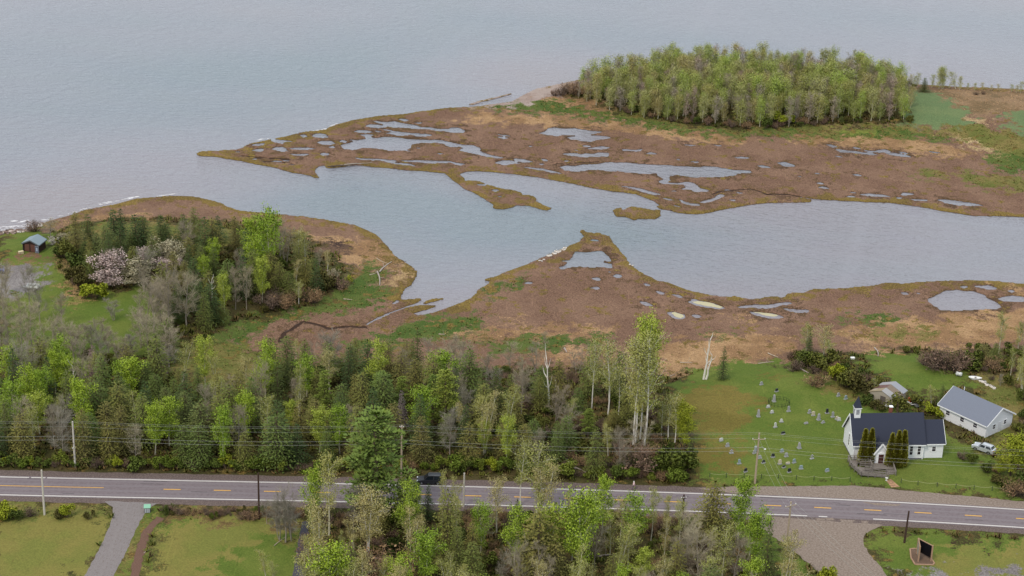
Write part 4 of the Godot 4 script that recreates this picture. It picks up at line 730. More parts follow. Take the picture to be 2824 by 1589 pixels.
func ground(x: float, z: float) -> float:
	var u := clampf((x - X0) / 5.0, 0.0, 67.99)
	var w := clampf((z - Z0) / 5.0, 0.0, 67.99)
	var i := int(u)
	var j := int(w)
	u -= i
	w -= j
	return lerpf(lerpf(hg[j * 69 + i], hg[j * 69 + i + 1], u), lerpf(hg[j * 69 + 69 + i], hg[j * 69 + 70 + i], u), w)


func fill(im: Image, poly: PackedVector2Array, value: int) -> void:   # an outline in metres into a picture of the ground, row by row
	var k := im.get_width() / SZ
	var col := Color(value / 255.0, 0, 0)
	var lo := 1e9
	var hi := -1e9
	for p in poly:
		lo = minf(lo, p.y)
		hi = maxf(hi, p.y)
	var y0 := maxi(0, int((lo - Z0) * k))
	var y1 := mini(im.get_height() - 1, int((hi - Z0) * k))
	var cnt := poly.size()
	for y in range(y0, y1 + 1):
		var z := Z0 + (y + 0.5) / k
		var xs := PackedFloat32Array()
		for q in cnt:
			var a := poly[q]
			var b := poly[(q + 1) % cnt]
			if (a.y > z) != (b.y > z):
				xs.append(a.x + (z - a.y) / (b.y - a.y) * (b.x - a.x))
		xs.sort()
		for q in range(0, xs.size() - 1, 2):
			var a := maxi(0, roundi((xs[q] - X0) * k))
			var b := mini(im.get_width(), roundi((xs[q + 1] - X0) * k))
			if b > a:
				im.fill_rect(Rect2i(a, y, b - a, 1), col)


func ribbon(line: PackedVector2Array, half: float) -> PackedVector2Array:
	var l := PackedVector2Array()
	var r := PackedVector2Array()
	for k in line.size():
		var d := (line[mini(k + 1, line.size() - 1)] - line[maxi(k - 1, 0)]).normalized()
		l.append(line[k] + d.orthogonal() * half)
		r.append(line[k] - d.orthogonal() * half)
	r.reverse()
	l.append_array(r)
	return l


func noise_bytes(freq: float, seed_: int, oct: int, w: int, h: int) -> PackedByteArray:
	var f := FastNoiseLite.new()
	f.noise_type = FastNoiseLite.TYPE_SIMPLEX
	f.frequency = freq
	f.fractal_octaves = oct
	f.fractal_gain = 0.6
	f.seed = seed_
	var im := f.get_image(w, h)
	im.convert(Image.FORMAT_L8)
	return im.get_data()


# ---- the colours of the ground: for each kind of cover three sRGB tones that its grain mixes
const COVER := [
	[124, 97, 81, 110, 84, 70, 138, 111, 90],      # 0 marsh hay, reddish brown
	[172, 138, 104, 140, 108, 80, 122, 100, 66],    # 1 straw
	[116, 96, 52, 100, 82, 48, 132, 114, 62],       # 2 olive weed along the shore
	[66, 88, 38, 84, 98, 48, 112, 108, 60],         # 3 green sedge
	[86, 104, 42, 100, 112, 50, 116, 113, 60],       # 4 lawn
	[108, 96, 48, 120, 106, 56, 92, 100, 44],        # 5 dry lawn
	[70, 66, 38, 86, 74, 48, 58, 60, 32],           # 6 litter under the trees
	[130, 124, 122, 114, 107, 105, 146, 140, 138],  # 7 gravel
	[118, 86, 70, 138, 104, 84, 100, 76, 62],       # 8 bare red soil
	[104, 104, 54, 130, 112, 70, 78, 92, 40],       # 9 rough grass
	[90, 84, 82, 90, 84, 82, 90, 84, 82],           # 10
	[152, 133, 124, 168, 152, 144, 132, 114, 104],  # 11 beach
	[96, 116, 78, 106, 122, 82, 122, 118, 84],      # 12 young hay
	[58, 42, 35, 74, 54, 44, 48, 36, 30],           # 13 wet mud
	[186, 164, 126, 160, 134, 98, 140, 116, 80],    # 14 pale straw and sand
	[72, 56, 50, 122, 96, 76, 58, 46, 42],          # 15 burnt brush
	[150, 120, 84, 108, 104, 54, 166, 132, 96],     # 16 weedy strip
	[120, 126, 60, 132, 134, 70, 100, 112, 50],     # 17 yellow green sedge
	[152, 122, 95, 120, 98, 72, 96, 86, 60],        # 18 brown scrub
	[126, 118, 64, 114, 115, 58, 106, 109, 54],     # 19 yellowing lawn
	[106, 86, 56, 126, 104, 70, 84, 80, 44],        # 20 dry reed
	[88, 68, 52, 102, 82, 56, 74, 58, 44],          # 21 wet peat round the pools
]
var land_mask := PackedByteArray()
var zone := PackedByteArray()
var shore := PackedByteArray()
var damp := PackedByteArray()
var n_warp := PackedByteArray()
var n_warp2 := PackedByteArray()
var n_big := PackedByteArray()
var n_mid := PackedByteArray()
var pal := PackedInt32Array()
var grit := PackedInt32Array([140, 150, 180, 110, 80, 90, 200, 120, 120, 140, 100, 110, 90, 150, 140, 220, 200, 80, 160, 80, 160, 150])   # how strongly each cover is speckled
var edged := PackedByteArray([1, 1, 1, 1, 0, 0, 1, 0, 0, 1, 0, 0, 0, 1, 1, 1, 0, 1, 0, 0, 0, 0])   # covers that give way to weed along the shore
var rows_out := []


func paint_rows(chunk: int) -> void:
	var step := TEX / 16
	var y0 := chunk * step
	var out := PackedByteArray()
	out.resize(TEX * step * 3)
	var o := 0
	var r := 12345 + chunk * 7919
	for y in range(y0, y0 + step):
		var half_row := (y >> 1) * 1024
		for x in TEX:
			r = (r * 1103515245 + 12345) & 0x7fffffff
			var h := half_row + (x >> 1)
			var j := (r >> 12) & 255
			var zx := clampi((x + ((n_warp[h] - 128) >> 2) + ((r >> 8) & 15) - 8) >> 1, 0, 1023)
			var zy := clampi((y + ((n_warp2[h] - 128) >> 2) + ((r >> 20) & 15) - 8) >> 1, 0, 1023)
			var q := zy * 1024 + zx
			var z := zone[q]
			var mid := n_mid[y * TEX + x]
			if edged[z] and shore[q] + (n_warp[h] >> 1) + (mid >> 3) < 300:
				z = 2
			elif edged[z] and damp[q] + (n_warp[h] >> 2) < 252:
				z = 21
			var b := z * 9
			var big := n_big[h]
			big = clampi((big - 128) * 3 + 128 + (j >> 3) - 16, 0, 255)
			var m2 := (clampi((mid - 108) * 3, 0, 255) * grit[z]) >> 8
			var lum := 240 + (((j - 128) * grit[z]) >> 9) + (((mid - 128) * grit[z]) >> 9)
			var c0 := pal[b] + (((pal[b + 3] - pal[b]) * big) >> 8)
			var c1 := pal[b + 1] + (((pal[b + 4] - pal[b + 1]) * big) >> 8)
			var c2 := pal[b + 2] + (((pal[b + 5] - pal[b + 2]) * big) >> 8)
			c0 += ((pal[b + 6] - c0) * m2) >> 8
			c1 += ((pal[b + 7] - c1) * m2) >> 8
			c2 += ((pal[b + 8] - c2) * m2) >> 8
			out[o] = mini(255, (c0 * lum) >> 8)
			out[o + 1] = mini(255, (c1 * lum) >> 8)
			out[o + 2] = mini(255, (c2 * lum) >> 8)
			o += 3
	rows_out[chunk] = out


func make_ground() -> void:
	# where land and water lie
	var mask := Image.create(1360, 1360, false, Image.FORMAT_L8)
	fill(mask, v2(LAND_NEAR), 255)
	fill(mask, v2(LAND_FAR), 255)
	for p in ISLETS:
		fill(mask, v2(p), 255)
	var soft: Image = mask.duplicate()
	soft.resize(170, 170, Image.INTERPOLATE_BILINEAR)
	soft.resize(85, 85, Image.INTERPOLATE_BILINEAR)
	soft.resize(1024, 1024, Image.INTERPOLATE_CUBIC)
	shore = soft.get_data()
	var wet: Image
	for p in PONDS:
		for q in Geometry2D.offset_polygon(v2(p), 0.32, Geometry2D.JOIN_ROUND):
			fill(mask, q, 0)
	for p in CREEKS:
		fill(mask, ribbon(v2(p[0]), p[1]), 0)
	var mud := MB.new()
	for p in DRY_CREEKS:
		fill(mask, ribbon(v2(p[0]), p[1]), 0)
		var bed := ribbon(v2(p[0]), p[1] + 0.35)
		var half := bed.size() / 2
		for k in half - 1:
			var q := [bed[k], bed[k + 1], bed[bed.size() - 2 - k], bed[bed.size() - 1 - k]]
			mud.quad(Vector3(q[0].x, 0.02, q[0].y), Vector3(q[1].x, 0.02, q[1].y), Vector3(q[2].x, 0.02, q[2].y), Vector3(q[3].x, 0.02, q[3].y), Vector3.UP)
	struct("creek_bed", mud.mesh(), grain(c8(56, 42, 36), c8(68, 52, 44), c8(48, 36, 30), 4.0, 0.04))
	wet = mask.duplicate()
	wet.resize(400, 400, Image.INTERPOLATE_BILINEAR)
	wet.resize(1024, 1024, Image.INTERPOLATE_CUBIC)
	damp = wet.get_data()
	mask.resize(680, 680, Image.INTERPOLATE_BILINEAR)
	var fld := mask.get_data()
	land_mask = fld
	var ragged := noise_bytes(0.16, 5, 3, 681, 681)
	# the cover of the land
	var zi := Image.create(1024, 1024, false, Image.FORMAT_L8)
	for p in ZONES:
		fill(zi, v2(p[1]), p[0])
	zone = zi.get_data()
	for k in COVER:
		for q in k:
			pal.append(q)
	n_warp = noise_bytes(0.05, 11, 4, 1024, 1024)
	n_warp2 = noise_bytes(0.05, 12, 4, 1024, 1024)
	n_big = noise_bytes(0.018, 13, 4, 1024, 1024)
	n_mid = noise_bytes(0.42, 14, 3, TEX, TEX)
	rows_out.resize(16)
	var task := WorkerThreadPool.add_group_task(paint_rows, 16)
	WorkerThreadPool.wait_for_group_task_completion(task)
	var all := PackedByteArray()
	for k in rows_out:
		all.append_array(k)
	var tex := ImageTexture.create_from_image(Image.create_from_data(TEX, TEX, false, Image.FORMAT_RGB8, all))
	var gm := StandardMaterial3D.new()
	gm.albedo_texture = tex
	gm.roughness = 0.95
	gm.metallic_specular = 0.2
	gm.texture_repeat = false
	# the sheet: half metre cells, cut along the water's edge
	var mb := MB.new()
	var bank := MB.new()
	var cells := 680
	var dx := SZ / cells
	var corner := PackedInt32Array()
	corner.resize((cells + 1) * (cells + 1))
	corner.fill(-1)
	var eh := corner.duplicate()
	var ev := corner.duplicate()
	var val := PackedFloat32Array()
	val.resize((cells + 1) * (cells + 1))
	for j in cells + 1:
		for i in cells + 1:
			var q := mini(j, cells - 1) * cells + mini(i, cells - 1)
			var f := fld[q] / 255.0
			val[j * 681 + i] = f - 0.5 + (ragged[j * 681 + i] - 128.0) / 420.0 * (1.0 if f > 0.02 and f < 0.98 else 0.0)
	var bump := FastNoiseLite.new()
	bump.frequency = 0.35
	bump.seed = 3
	for j in cells:
		for i in cells:
			var k := [j * 681 + i, j * 681 + i + 1, j * 681 + 682 + i, j * 681 + 681 + i]
			var code := 0
			for q in 4:
				if val[k[q]] > 0.0:
					code |= 1 << q
			if code == 0:
				continue
			var ring := PackedInt32Array()
			var cut := PackedInt32Array()
			for q in 4:
				var w := (q + 1) & 3
				if val[k[q]] > 0.0:
					if corner[k[q]] < 0:
						var ci: int = k[q] % 681
						var cj: int = k[q] / 681
						var x := X0 + ci * dx
						var z := Z0 + cj * dx
						var y := ground(x, z)
						y += bump.get_noise_2d(x, z) * (0.09 if y < 3.3 else 0.0)
						corner[k[q]] = mb.v.size()
						mb.v.append(Vector3(x, y, z))
						mb.t.append(Vector2((x - X0) / SZ, (z - Z0) / SZ))
					ring.append(corner[k[q]])
				if (val[k[q]] > 0.0) != (val[k[w]] > 0.0):
					var tab := eh if q % 2 == 0 else ev
					var key: int = mini(k[q], k[w])
					if tab[key] < 0:
						var f: float = val[k[q]] / (val[k[q]] - val[k[w]])
						var x: float = X0 + (k[q] % 681) * dx + ((k[w] % 681) - (k[q] % 681)) * dx * f
						var z: float = Z0 + (k[q] / 681) * dx + ((k[w] / 681) - (k[q] / 681)) * dx * f
						tab[key] = mb.v.size()
						if q % 2 == 0:
							eh = tab
						else:
							ev = tab
						mb.v.append(Vector3(x, 0.08, z))
						mb.t.append(Vector2((x - X0) / SZ, (z - Z0) / SZ))
					ring.append(tab[key])
					cut.append(tab[key])
			for q in range(1, ring.size() - 1):
				mb.ix.append(ring[0]); mb.ix.append(ring[q]); mb.ix.append(ring[q + 1])
			if cut.size() >= 2:
				var a := mb.v[cut[0]]
				var b := mb.v[cut[1]]
				var d := Vector3(0, -0.5, 0)
				var nn := (b - a).cross(d).normalized()
				bank.quad(a, b, b + d, a + d, nn)
	var st := SurfaceTool.new()
	var arr := []
	arr.resize(Mesh.ARRAY_MAX)
	arr[Mesh.ARRAY_VERTEX] = mb.v
	arr[Mesh.ARRAY_TEX_UV] = mb.t
	arr[Mesh.ARRAY_INDEX] = mb.ix
	var raw := ArrayMesh.new()
	raw.add_surface_from_arrays(Mesh.PRIMITIVE_TRIANGLES, arr)
	st.create_from(raw, 0)
	st.generate_normals()
	struct("ground", st.commit(), gm)
	struct("bank", bank.mesh(), grain(c8(62, 48, 36), c8(78, 60, 42), c8(92, 76, 46), 6.0, 0.03))
	# land outside the picture
	var far := grain(c8(78, 84, 44), c8(96, 100, 52), c8(110, 96, 60), 30.0)
	var side := MB.new()
	for r in [[-1500.0, -402.0, -170.0, -280.0], [170.0, -402.0, 1500.0, -280.0], [-1500.0, -280.0, 1500.0, 900.0]]:
		side.quad(Vector3(r[0], 3.49, r[1]), Vector3(r[2], 3.49, r[1]), Vector3(r[2], 3.49, r[3]), Vector3(r[0], 3.49, r[3]), Vector3.UP)
	struct("land", side.mesh(), far)


func sheet(poly: PackedVector2Array, y: float) -> ArrayMesh:
	var mb := MB.new()
	var tr := Geometry2D.triangulate_polygon(poly)
	for p in poly:
		mb.v.append(Vector3(p.x, y, p.y))
		mb.n.append(Vector3.UP)
		mb.c.append(Color.WHITE)
	for q in range(0, tr.size(), 3):
		var a := poly[tr[q]]
		var b := poly[tr[q + 1]]
		var d := poly[tr[q + 2]]
		var turn := (b - a).cross(d - a) > 0.0
		mb.ix.append(tr[q])
		mb.ix.append(tr[q + 1] if turn else tr[q + 2])
		mb.ix.append(tr[q + 2] if turn else tr[q + 1])
	return mb.mesh()


func ragged_outline(poly: PackedVector2Array, amount: float, step := 0.7) -> PackedVector2Array:
	var o := PackedVector2Array()
	for k in poly.size():
		var a := poly[k]
		var b := poly[(k + 1) % poly.size()]
		var m := maxi(1, int(a.distance_to(b) / step))
		for q in m:
			o.append(a.lerp(b, float(q) / m) + Vector2(rng.randf_range(-1, 1), rng.randf_range(-1, 1)) * amount)
	return o


func make_water() -> void:
	var m := StandardMaterial3D.new()
	m.vertex_color_use_as_albedo = true
	m.roughness = 0.13
	m.metallic_specular = 0.5
	var f := FastNoiseLite.new()
	f.frequency = 0.016
	f.fractal_octaves = 4
	f.fractal_gain = 0.6
	f.domain_warp_enabled = true
	f.domain_warp_amplitude = 30.0
	f.domain_warp_frequency = 0.006
	f.seed = 8
	var t := NoiseTexture2D.new()
	t.width = 1024
	t.height = 1024
	t.seamless = true
	t.as_normal_map = true
	t.bump_strength = 6.0
	t.noise = f
	m.normal_enabled = true
	m.normal_texture = t
	m.normal_scale = 1.0
	# silt and clear water drift through one another in long streaks
	var silt := c8(125, 117, 121).srgb_to_linear()
	var grey := c8(119, 118, 126).srgb_to_linear()
	var clear := c8(103, 112, 120).srgb_to_linear()
	var streak := FastNoiseLite.new()
	streak.frequency = 0.007
	streak.fractal_octaves = 4
	streak.seed = 77
	var mb := MB.new()
	var n := 121
	for j in n:
		for i in n:
			var u := (i - 60) / 60.0
			var w := (j - 60) / 60.0
			var x := u * 170.0 + signf(u) * pow(absf(u), 6.0) * 2800.0
			var z := -460.0 + w * 200.0 + signf(w) * pow(absf(w), 6.0) * 2800.0
			var k := streak.get_noise_2d(x * 0.45 + z * 0.15, z * 1.2) * 1.3
			for s in SILT:
				k += s[3] * exp(-(pow((x - s[0]) / s[2], 2.0) + pow((z - s[1]) / (s[2] * 0.75), 2.0)))
			mb.v.append(Vector3(x, 0, z))
			mb.n.append(Vector3.UP)
			mb.c.append(grey.lerp(silt, clampf(k, 0.0, 1.0)) if k > 0.0 else grey.lerp(clear, clampf(-k, 0.0, 1.0)))
			mb.t.append(Vector2((x + z * 0.25) / 70.0, (z - x * 0.25) / 32.0))
	for j in n - 1:
		for i in n - 1:
			var q := j * n + i
			for k in [q, q + 1, q + n + 1, q, q + n + 1, q + n]:
				mb.ix.append(k)
	struct("water", mb.mesh(), m)


func road_z(x: float) -> float:
	return ROADFIT[0] + ROADFIT[1] * x + ROADFIT[2] * x * x + ROADFIT[3] * x * x * x


func road_band(x0: float, x1: float, o0: float, o1: float, wob := 0.0) -> PackedVector2Array:
	var a := PackedVector2Array()
	var b := PackedVector2Array()
	var cnt := maxi(2, int((x1 - x0) / 1.5))
	for k in cnt + 1:
		var x := lerpf(x0, x1, float(k) / cnt)
		a.append(Vector2(x, road_z(x) + o0 + rng.randf_range(-wob, wob)))
		b.append(Vector2(x, road_z(x) + o1 + rng.randf_range(-wob, wob)))
	b.reverse()
	a.append_array(b)
	return a


func make_roads() -> void:
	var asphalt := grain(c8(107, 97, 100), c8(113, 103, 106), c8(119, 110, 112), 24.0, 0.06, 0.9, 31)
	var gravel := grain(c8(86, 74, 72), c8(98, 86, 82), c8(112, 99, 94), 18.0, 0.08, 0.95, 32)
	var pale := grain(c8(114, 101, 92), c8(128, 114, 104), c8(138, 125, 115), 20.0, 0.08, 0.95, 33)
	var grey := grain(c8(116, 109, 108), c8(128, 121, 120), c8(106, 97, 94), 12.0, 0.04, 0.95, 34)
	var white := grain(c8(184, 178, 173), c8(206, 202, 197), c8(166, 158, 153), 3.0, 0.05, 0.7, 35)
	var yellow := grain(c8(196, 146, 62), c8(214, 166, 84), c8(170, 130, 76), 3.0, 0.05, 0.7, 36)
	struct("road_shoulder", sheet(road_band(-170, 170, -5.7, 5.4, 0.18), 3.516), gravel)
	var rd := struct("road", sheet(road_band(-170, 170, -3.65, 3.65), 3.536), asphalt)
	for s in [-1, 1]:
		for r in ([[-170.0, -84.4], [-84.0, -81.5], [-81.2, 170.0]] if s < 0 else [[-170.0, 53.0], [55.0, 56.5], [64.5, 170.0]]):
			part("edge_line", sheet(road_band(r[0], r[1], s * 3.2 - 0.15, s * 3.2 + 0.15, 0.015), 3.546), white, rd)
	part("centre_line", sheet(road_band(-170, -70.6, -0.16, 0.04), 3.546), yellow, rd)
	for x in DASHES:
		part("centre_dash", sheet(road_band(x, x + 3.0, -0.08, 0.2), 3.5465), yellow, rd)
	struct("gravel_lot", sheet(ragged_outline(v2(LOT), 0.14), 3.526), pale)
	struct("side_road", sheet(ragged_outline(v2(SIDE_ROAD), 0.18), 3.526), pale)
	struct("driveway", sheet(ragged_outline(v2(DRIVEWAY), 0.12), 3.527), grey)
	struct("track", sheet(ragged_outline(ribbon(v2(TRACK), 0.75), 0.16), 3.522), grain(c8(92, 70, 60), c8(112, 86, 74), c8(78, 60, 50), 5.0, 0.05))
	struct("path", sheet(ragged_outline(v2(DARK_PATH), 0.1), 3.522), grain(c8(72, 70, 78), c8(84, 82, 90), c8(66, 62, 66), 6.0, 0.04))
	var tar := grain(c8(62, 58, 62), c8(74, 69, 72), c8(56, 52, 56), 4.0, 0.08, 0.85, 37)
	for k in 26:   # tar seams and mended cracks
		var x := rng.randf_range(-88, 90)
		var o: float = [-1.9, -1.0, 0.9, 1.7, 2.4, -2.6][k % 6] + rng.randf_range(-0.2, 0.2)
		part("tar_seam", sheet(road_band(x, x + rng.randf_range(1.2, 6.0), o - rng.randf_range(0.03, 0.1), o + 0.06, 0.03), 3.5435), tar, rd)
	var worn := grain(c8(116, 107, 110), c8(121, 113, 116), c8(112, 103, 106), 16.0, 0.06, 0.9, 38)
	for o in [-2.35, -0.85, 0.95, 2.4]:   # the lanes polished by wheels
		part("wheel_track", sheet(road_band(-170, 170, o - 0.28, o + 0.28, 0.09), 3.5405), worn, rd)
	for p in PATCHES:   # worn tarmac and washed gravel along the edge of the road
		struct("road_patch", sheet(ragged_outline(v2(p), 0.08, 0.4), 3.541), pale)


func _ready() -> void:
	rng.seed = 4711
	var cam := Camera3D.new()
	cam.name = "camera"
	cam.position = Vector3(0, 181.5, 0)
	cam.rotation_degrees = Vector3(-23.5, 0, 1.9)
	cam.fov = 16.015
	cam.near = 1.0
	cam.far = 6000.0
	add_child(cam)
	cam.make_current()
	var env := Environment.new()
	env.background_mode = Environment.BG_SKY
	var sm := ProceduralSkyMaterial.new()
	sm.sky_top_color = c8(224, 232, 240)
	sm.sky_horizon_color = c8(210, 222, 231)
	sm.ground_horizon_color = c8(200, 204, 210)
	sm.ground_bottom_color = c8(120, 120, 116)
	sm.sky_energy_multiplier = 1.0
	env.sky = Sky.new()
	env.sky.sky_material = sm
	env.tonemap_mode = Environment.TONE_MAPPER_LINEAR
	env.tonemap_exposure = 1.41
	env.sdfgi_enabled = true
	env.ssao_enabled = true
	env.ssil_enabled = true
	var we := WorldEnvironment.new()
	we.name = "environment"
	we.environment = env
	add_child(we)
	var sun := DirectionalLight3D.new()
	sun.name = "sun"
	sun.light_energy = 0.45
	sun.light_angular_distance = 12.0
	sun.light_color = Color(1.0, 0.96, 0.9)
	sun.shadow_enabled = true
	sun.rotation_degrees = Vector3(-52, -35, 0)
	add_child(sun)
	make_heights()
	make_water()
	make_ground()
	make_roads()
	make_trees()
	make_objects()



# ---------------------------------------------------------------- trees
var kinds := {}      # kind -> variants, each {trunk, crown, height}
var bark := {}
var leafs := {}
var keep_off := []
var planted := []    # Vector3(x, z, clearance)


func leaf_mat(called: String, col: Color, back := 0.5) -> void:
	var m := StandardMaterial3D.new()
	m.albedo_color = col
	m.vertex_color_use_as_albedo = true
	m.roughness = 0.75
	m.metallic_specular = 0.2
	m.cull_mode = BaseMaterial3D.CULL_DISABLED
	if back > 0.0:
		m.backlight_enabled = true
		m.backlight = Color(col.r * back, col.g * back, col.b * back)
	if not leafs.has(called):
		leafs[called] = []
	leafs[called].append(m)


func jitter(amount := 0.2) -> Color:
	var k := 1.0 - amount + rng.randf() * 2.0 * amount
	return Color(k * rng.randf_range(0.94, 1.08), k, k * rng.randf_range(0.9, 1.08))


func rdir() -> Vector3:
	var y := rng.randf_range(-1, 1)
	var a := rng.randf() * TAU
	var r := sqrt(1.0 - y * y)
	return Vector3(cos(a) * r, y, sin(a) * r)


func leaf(mb: MB, p: Vector3, size: float, out: Vector3, shade := 0.2) -> void:   # one small pointed face
	var d := rdir()
	var s := d.cross(rdir()).normalized()
	var u := s.cross(d).normalized()
	mb.col = jitter(shade)
	var nn := (u + out * 1.1).normalized()
	mb.quad(p - d * size * 0.55, p + s * size * 0.36, p + d * size * 0.55, p - s * size * 0.36, nn)


func spray(mb: MB, p: Vector3, d: Vector3, len: float, wide: float, out: Vector3, shade := 0.22) -> void:   # a flat tuft of needles along a twig
	var s := d.cross(Vector3.UP + rdir() * 0.5).normalized()
	mb.col = jitter(shade)
	var nn := (s.cross(d) * (1.0 if s.cross(d).y > 0.0 else -1.0) + out * 0.9).normalized()
	mb.quad(p, p + d * len * 0.55 + s * wide * 0.5, p + d * len, p + d * len * 0.45 - s * wide * 0.5, nn)


func conifer(h: float, r: float, round_top: float, bare: float, dense: float, droop: float) -> Dictionary:
	var t := MB.new()
	var cr := MB.new()
	t.path([Vector3.ZERO, Vector3(0, h * 0.5, 0), Vector3(0, h * 0.97, 0)], h * 0.016, 0.02, 6)
	var y := bare * h
	var turn := rng.randf() * TAU
	var lobes := rng.randf() * TAU
	while y < h * 0.985:
		var f := (y / h - bare) / (1.0 - bare)
		var reach := r * lerpf(1.0 - f, sqrt(maxf(0.0, 1.0 - f * f)), round_top)
		reach *= 0.55 + 0.45 * minf(1.0, f * 6.0 + 0.35)
		var cnt := int(maxf(4.0, dense * (3.5 + reach * 2.6)))
		for k in cnt:
			turn += 2.39996
			var l := reach * rng.randf_range(0.72, 1.12) * (1.0 + 0.16 * sin(turn * 2.0 + lobes + y)) + 0.12
			var d := Vector3(cos(turn), 0, sin(turn))
			var base := Vector3(0, y + rng.randf_range(-0.2, 0.2), 0)
			if l > 0.8:
				t.tube(base, base + d * l * 0.75 + Vector3(0, -droop * l * 0.4, 0), 0.02, 0.008, 3)
			var steps := int(2 + l * 2.6)
			for q in steps:
				var g := (q + 0.6 + rng.randf() * 0.6) / steps
				var p := base + d * l * g + Vector3(0, -droop * l * g * g + 0.1 * g, 0)
				var dd := (d + rdir() * 0.75 + Vector3(0, -droop * 0.5, 0)).normalized()
				spray(cr, p, dd, rng.randf_range(0.28, 0.5), rng.randf_range(0.16, 0.28), (d + Vector3.UP * 0.6).normalized())
		y += rng.randf_range(0.26, 0.42)
	for k in 6:
		spray(cr, Vector3(0, h * 0.95, 0), (Vector3.UP * 2.0 + rdir()).normalized(), 0.5, 0.16, Vector3.UP)
	return {"trunk": t.mesh(), "crown": cr.mesh(), "h": h}


func pine(h: float, r: float) -> Dictionary:
	var t := MB.new()
	var cr := MB.new()
	t.path([Vector3.ZERO, Vector3(0.1, h * 0.4, 0), Vector3(-0.1, h * 0.75, 0.1), Vector3(0, h * 0.97, 0)], h * 0.02, 0.04, 7)
	var turn := rng.randf() * TAU
	var cnt := int(h * 3.2)
	for k in cnt:
		var f := (k + rng.randf()) / cnt
		var y := h * lerpf(0.14, 0.96, f)
		turn += 2.39996
		var l := r * (0.35 + 0.65 * pow(1.0 - f, 0.75)) * rng.randf_range(0.55, 1.15) * (0.75 if f < 0.12 else 1.0)
		var d := Vector3(cos(turn), 0.28, sin(turn)).normalized()
		var base := Vector3(0, y, 0)
		t.path([base, base + d * l * 0.5 - Vector3(0, 0.08 * l, 0), base + d * l], 0.06, 0.015, 3)
		var puffs := int(3 + l * 1.5)
		for q in puffs:
			var g := lerpf(0.35, 1.0, (q + rng.randf()) / puffs)
			var p := base + d * l * g + rdir() * 0.35
			var size := rng.randf_range(0.5, 0.85)
			for w in 16:
				var o := rdir()
				o.y = absf(o.y) * 0.8 - 0.15
				spray(cr, p + Vector3(o.x, o.y * 0.5, o.z) * size * 0.55, (o + Vector3.UP * 0.35).normalized(), rng.randf_range(0.3, 0.5), 0.2, (o + Vector3.UP).normalized(), 0.25)
	for w in 60:
		var o := rdir()
		spray(cr, Vector3(0, h * 0.95, 0) + o * 0.5, (o + Vector3.UP).normalized(), 0.45, 0.18, o)
	return {"trunk": t.mesh(), "crown": cr.mesh(), "h": h}


func limb(mb: MB, p: Vector3, d: Vector3, len: float, r: float, level: int, tips: Array, up: float, sides: int, fork: float) -> void:
	var cnt := 3 if level > 0 else 2
	var pts := [p]
	var q := p
	var dir := d
	for k in cnt:
		dir = (dir + rdir() * 0.22 + Vector3.UP * up).normalized()
		q += dir * len / cnt
		pts.append(q)
		if level > 0 and k >= 0:
			for w in (2 if k < cnt - 1 else 3):
				if rng.randf() < fork:
					var side := dir.cross(rdir()).normalized()
					limb(mb, q - dir * rng.randf() * len / cnt, (dir * 0.8 + side * rng.randf_range(0.5, 1.0)).normalized(), len * rng.randf_range(0.4, 0.62), r * 0.5, level - 1, tips, up, 3, fork)
		else:
			tips.append([q, dir])
	mb.path(pts, r, r * 0.45, sides)


func broadleaf(h: float, r: float, clear: float, stems: int, leaves: int, size: float, spread: float, steep: float, level := 2, fork := 0.75, thick := 1.0) -> Dictionary:
	var t := MB.new()
	var cr := MB.new()
	var tips := []
	for s in stems:
		var lean := Vector3(rng.randf_range(-1, 1), 0, rng.randf_range(-1, 1)) * (0.03 if stems == 1 else 0.2)
		var foot := Vector3(lean.x, 0, lean.z) * 1.2
		var hh := h * (1.0 if s == 0 else rng.randf_range(0.75, 0.97))
		var pts := []
		var bend := rdir() * 0.02 * h
		for k in 6:
			var f := k / 5.0
			pts.append(foot + Vector3(lean.x * hh * f * 0.8, hh * 0.93 * f, lean.z * hh * f * 0.8) + Vector3(bend.x, 0, bend.z) * sin(f * 5.0))
		t.path(pts, hh * 0.0115 * thick + 0.02, 0.025, 6)
		var cnt := int(maxf(8.0, (1.0 - clear) * hh * 1.5 / stems + 3))
		var turn := rng.randf() * TAU
		for k in cnt:
			turn += 2.39996
			var f := lerpf(clear, 0.96, (k + rng.randf() * 0.6) / cnt)
			var g := f * 5.0
			var i := mini(4, int(g))
			var p: Vector3 = pts[i].lerp(pts[i + 1], g - i)
			var w := (f - clear) / (1.0 - clear)
			var l := r * (0.45 + 0.75 * sin(PI * clampf(0.12 + w * 0.82, 0.0, 1.0))) * rng.randf_range(0.7, 1.15)
			if stems > 1:
				l *= 0.7
			var d := Vector3(cos(turn), steep + w * 0.6, sin(turn)).normalized()
			limb(t, p, d, l, maxf(0.02, 0.05 * thick * (1.0 - f * 0.6)), level - 1, tips, 0.12, 3, fork)
		tips.append([pts[5], Vector3.UP])
	var mid := Vector3(0, h * (0.5 + clear * 0.4), 0)
	if leaves > 0 and tips.size() > 0:
		for k in leaves:
			var tip: Array = tips[rng.randi() % tips.size()]
			var o := rdir() * spread * pow(rng.randf(), 0.6)
			var p: Vector3 = tip[0] - tip[1] * rng.randf() * spread * 0.8 + o
			if p.y < 0.25:
				continue
			leaf(cr, p, size * rng.randf_range(0.7, 1.3), (p - mid).normalized() * 0.7 + Vector3.UP * 0.5)
		return {"trunk": t.mesh(), "crown": cr.mesh(), "h": h}
	for tip in tips:   # leafless: a broom of fine twigs at every branch end
		for k in 3:
			var d: Vector3 = (tip[1] + rdir() * 0.7 + Vector3.UP * 0.2).normalized()
			cr.col = jitter(0.15)
			cr.tube(tip[0] - tip[1] * 0.2 * k, tip[0] + d * rng.randf_range(0.35, 0.8), 0.011, 0.005, 3)
	return {"trunk": t.mesh(), "crown": cr.mesh(), "h": h}


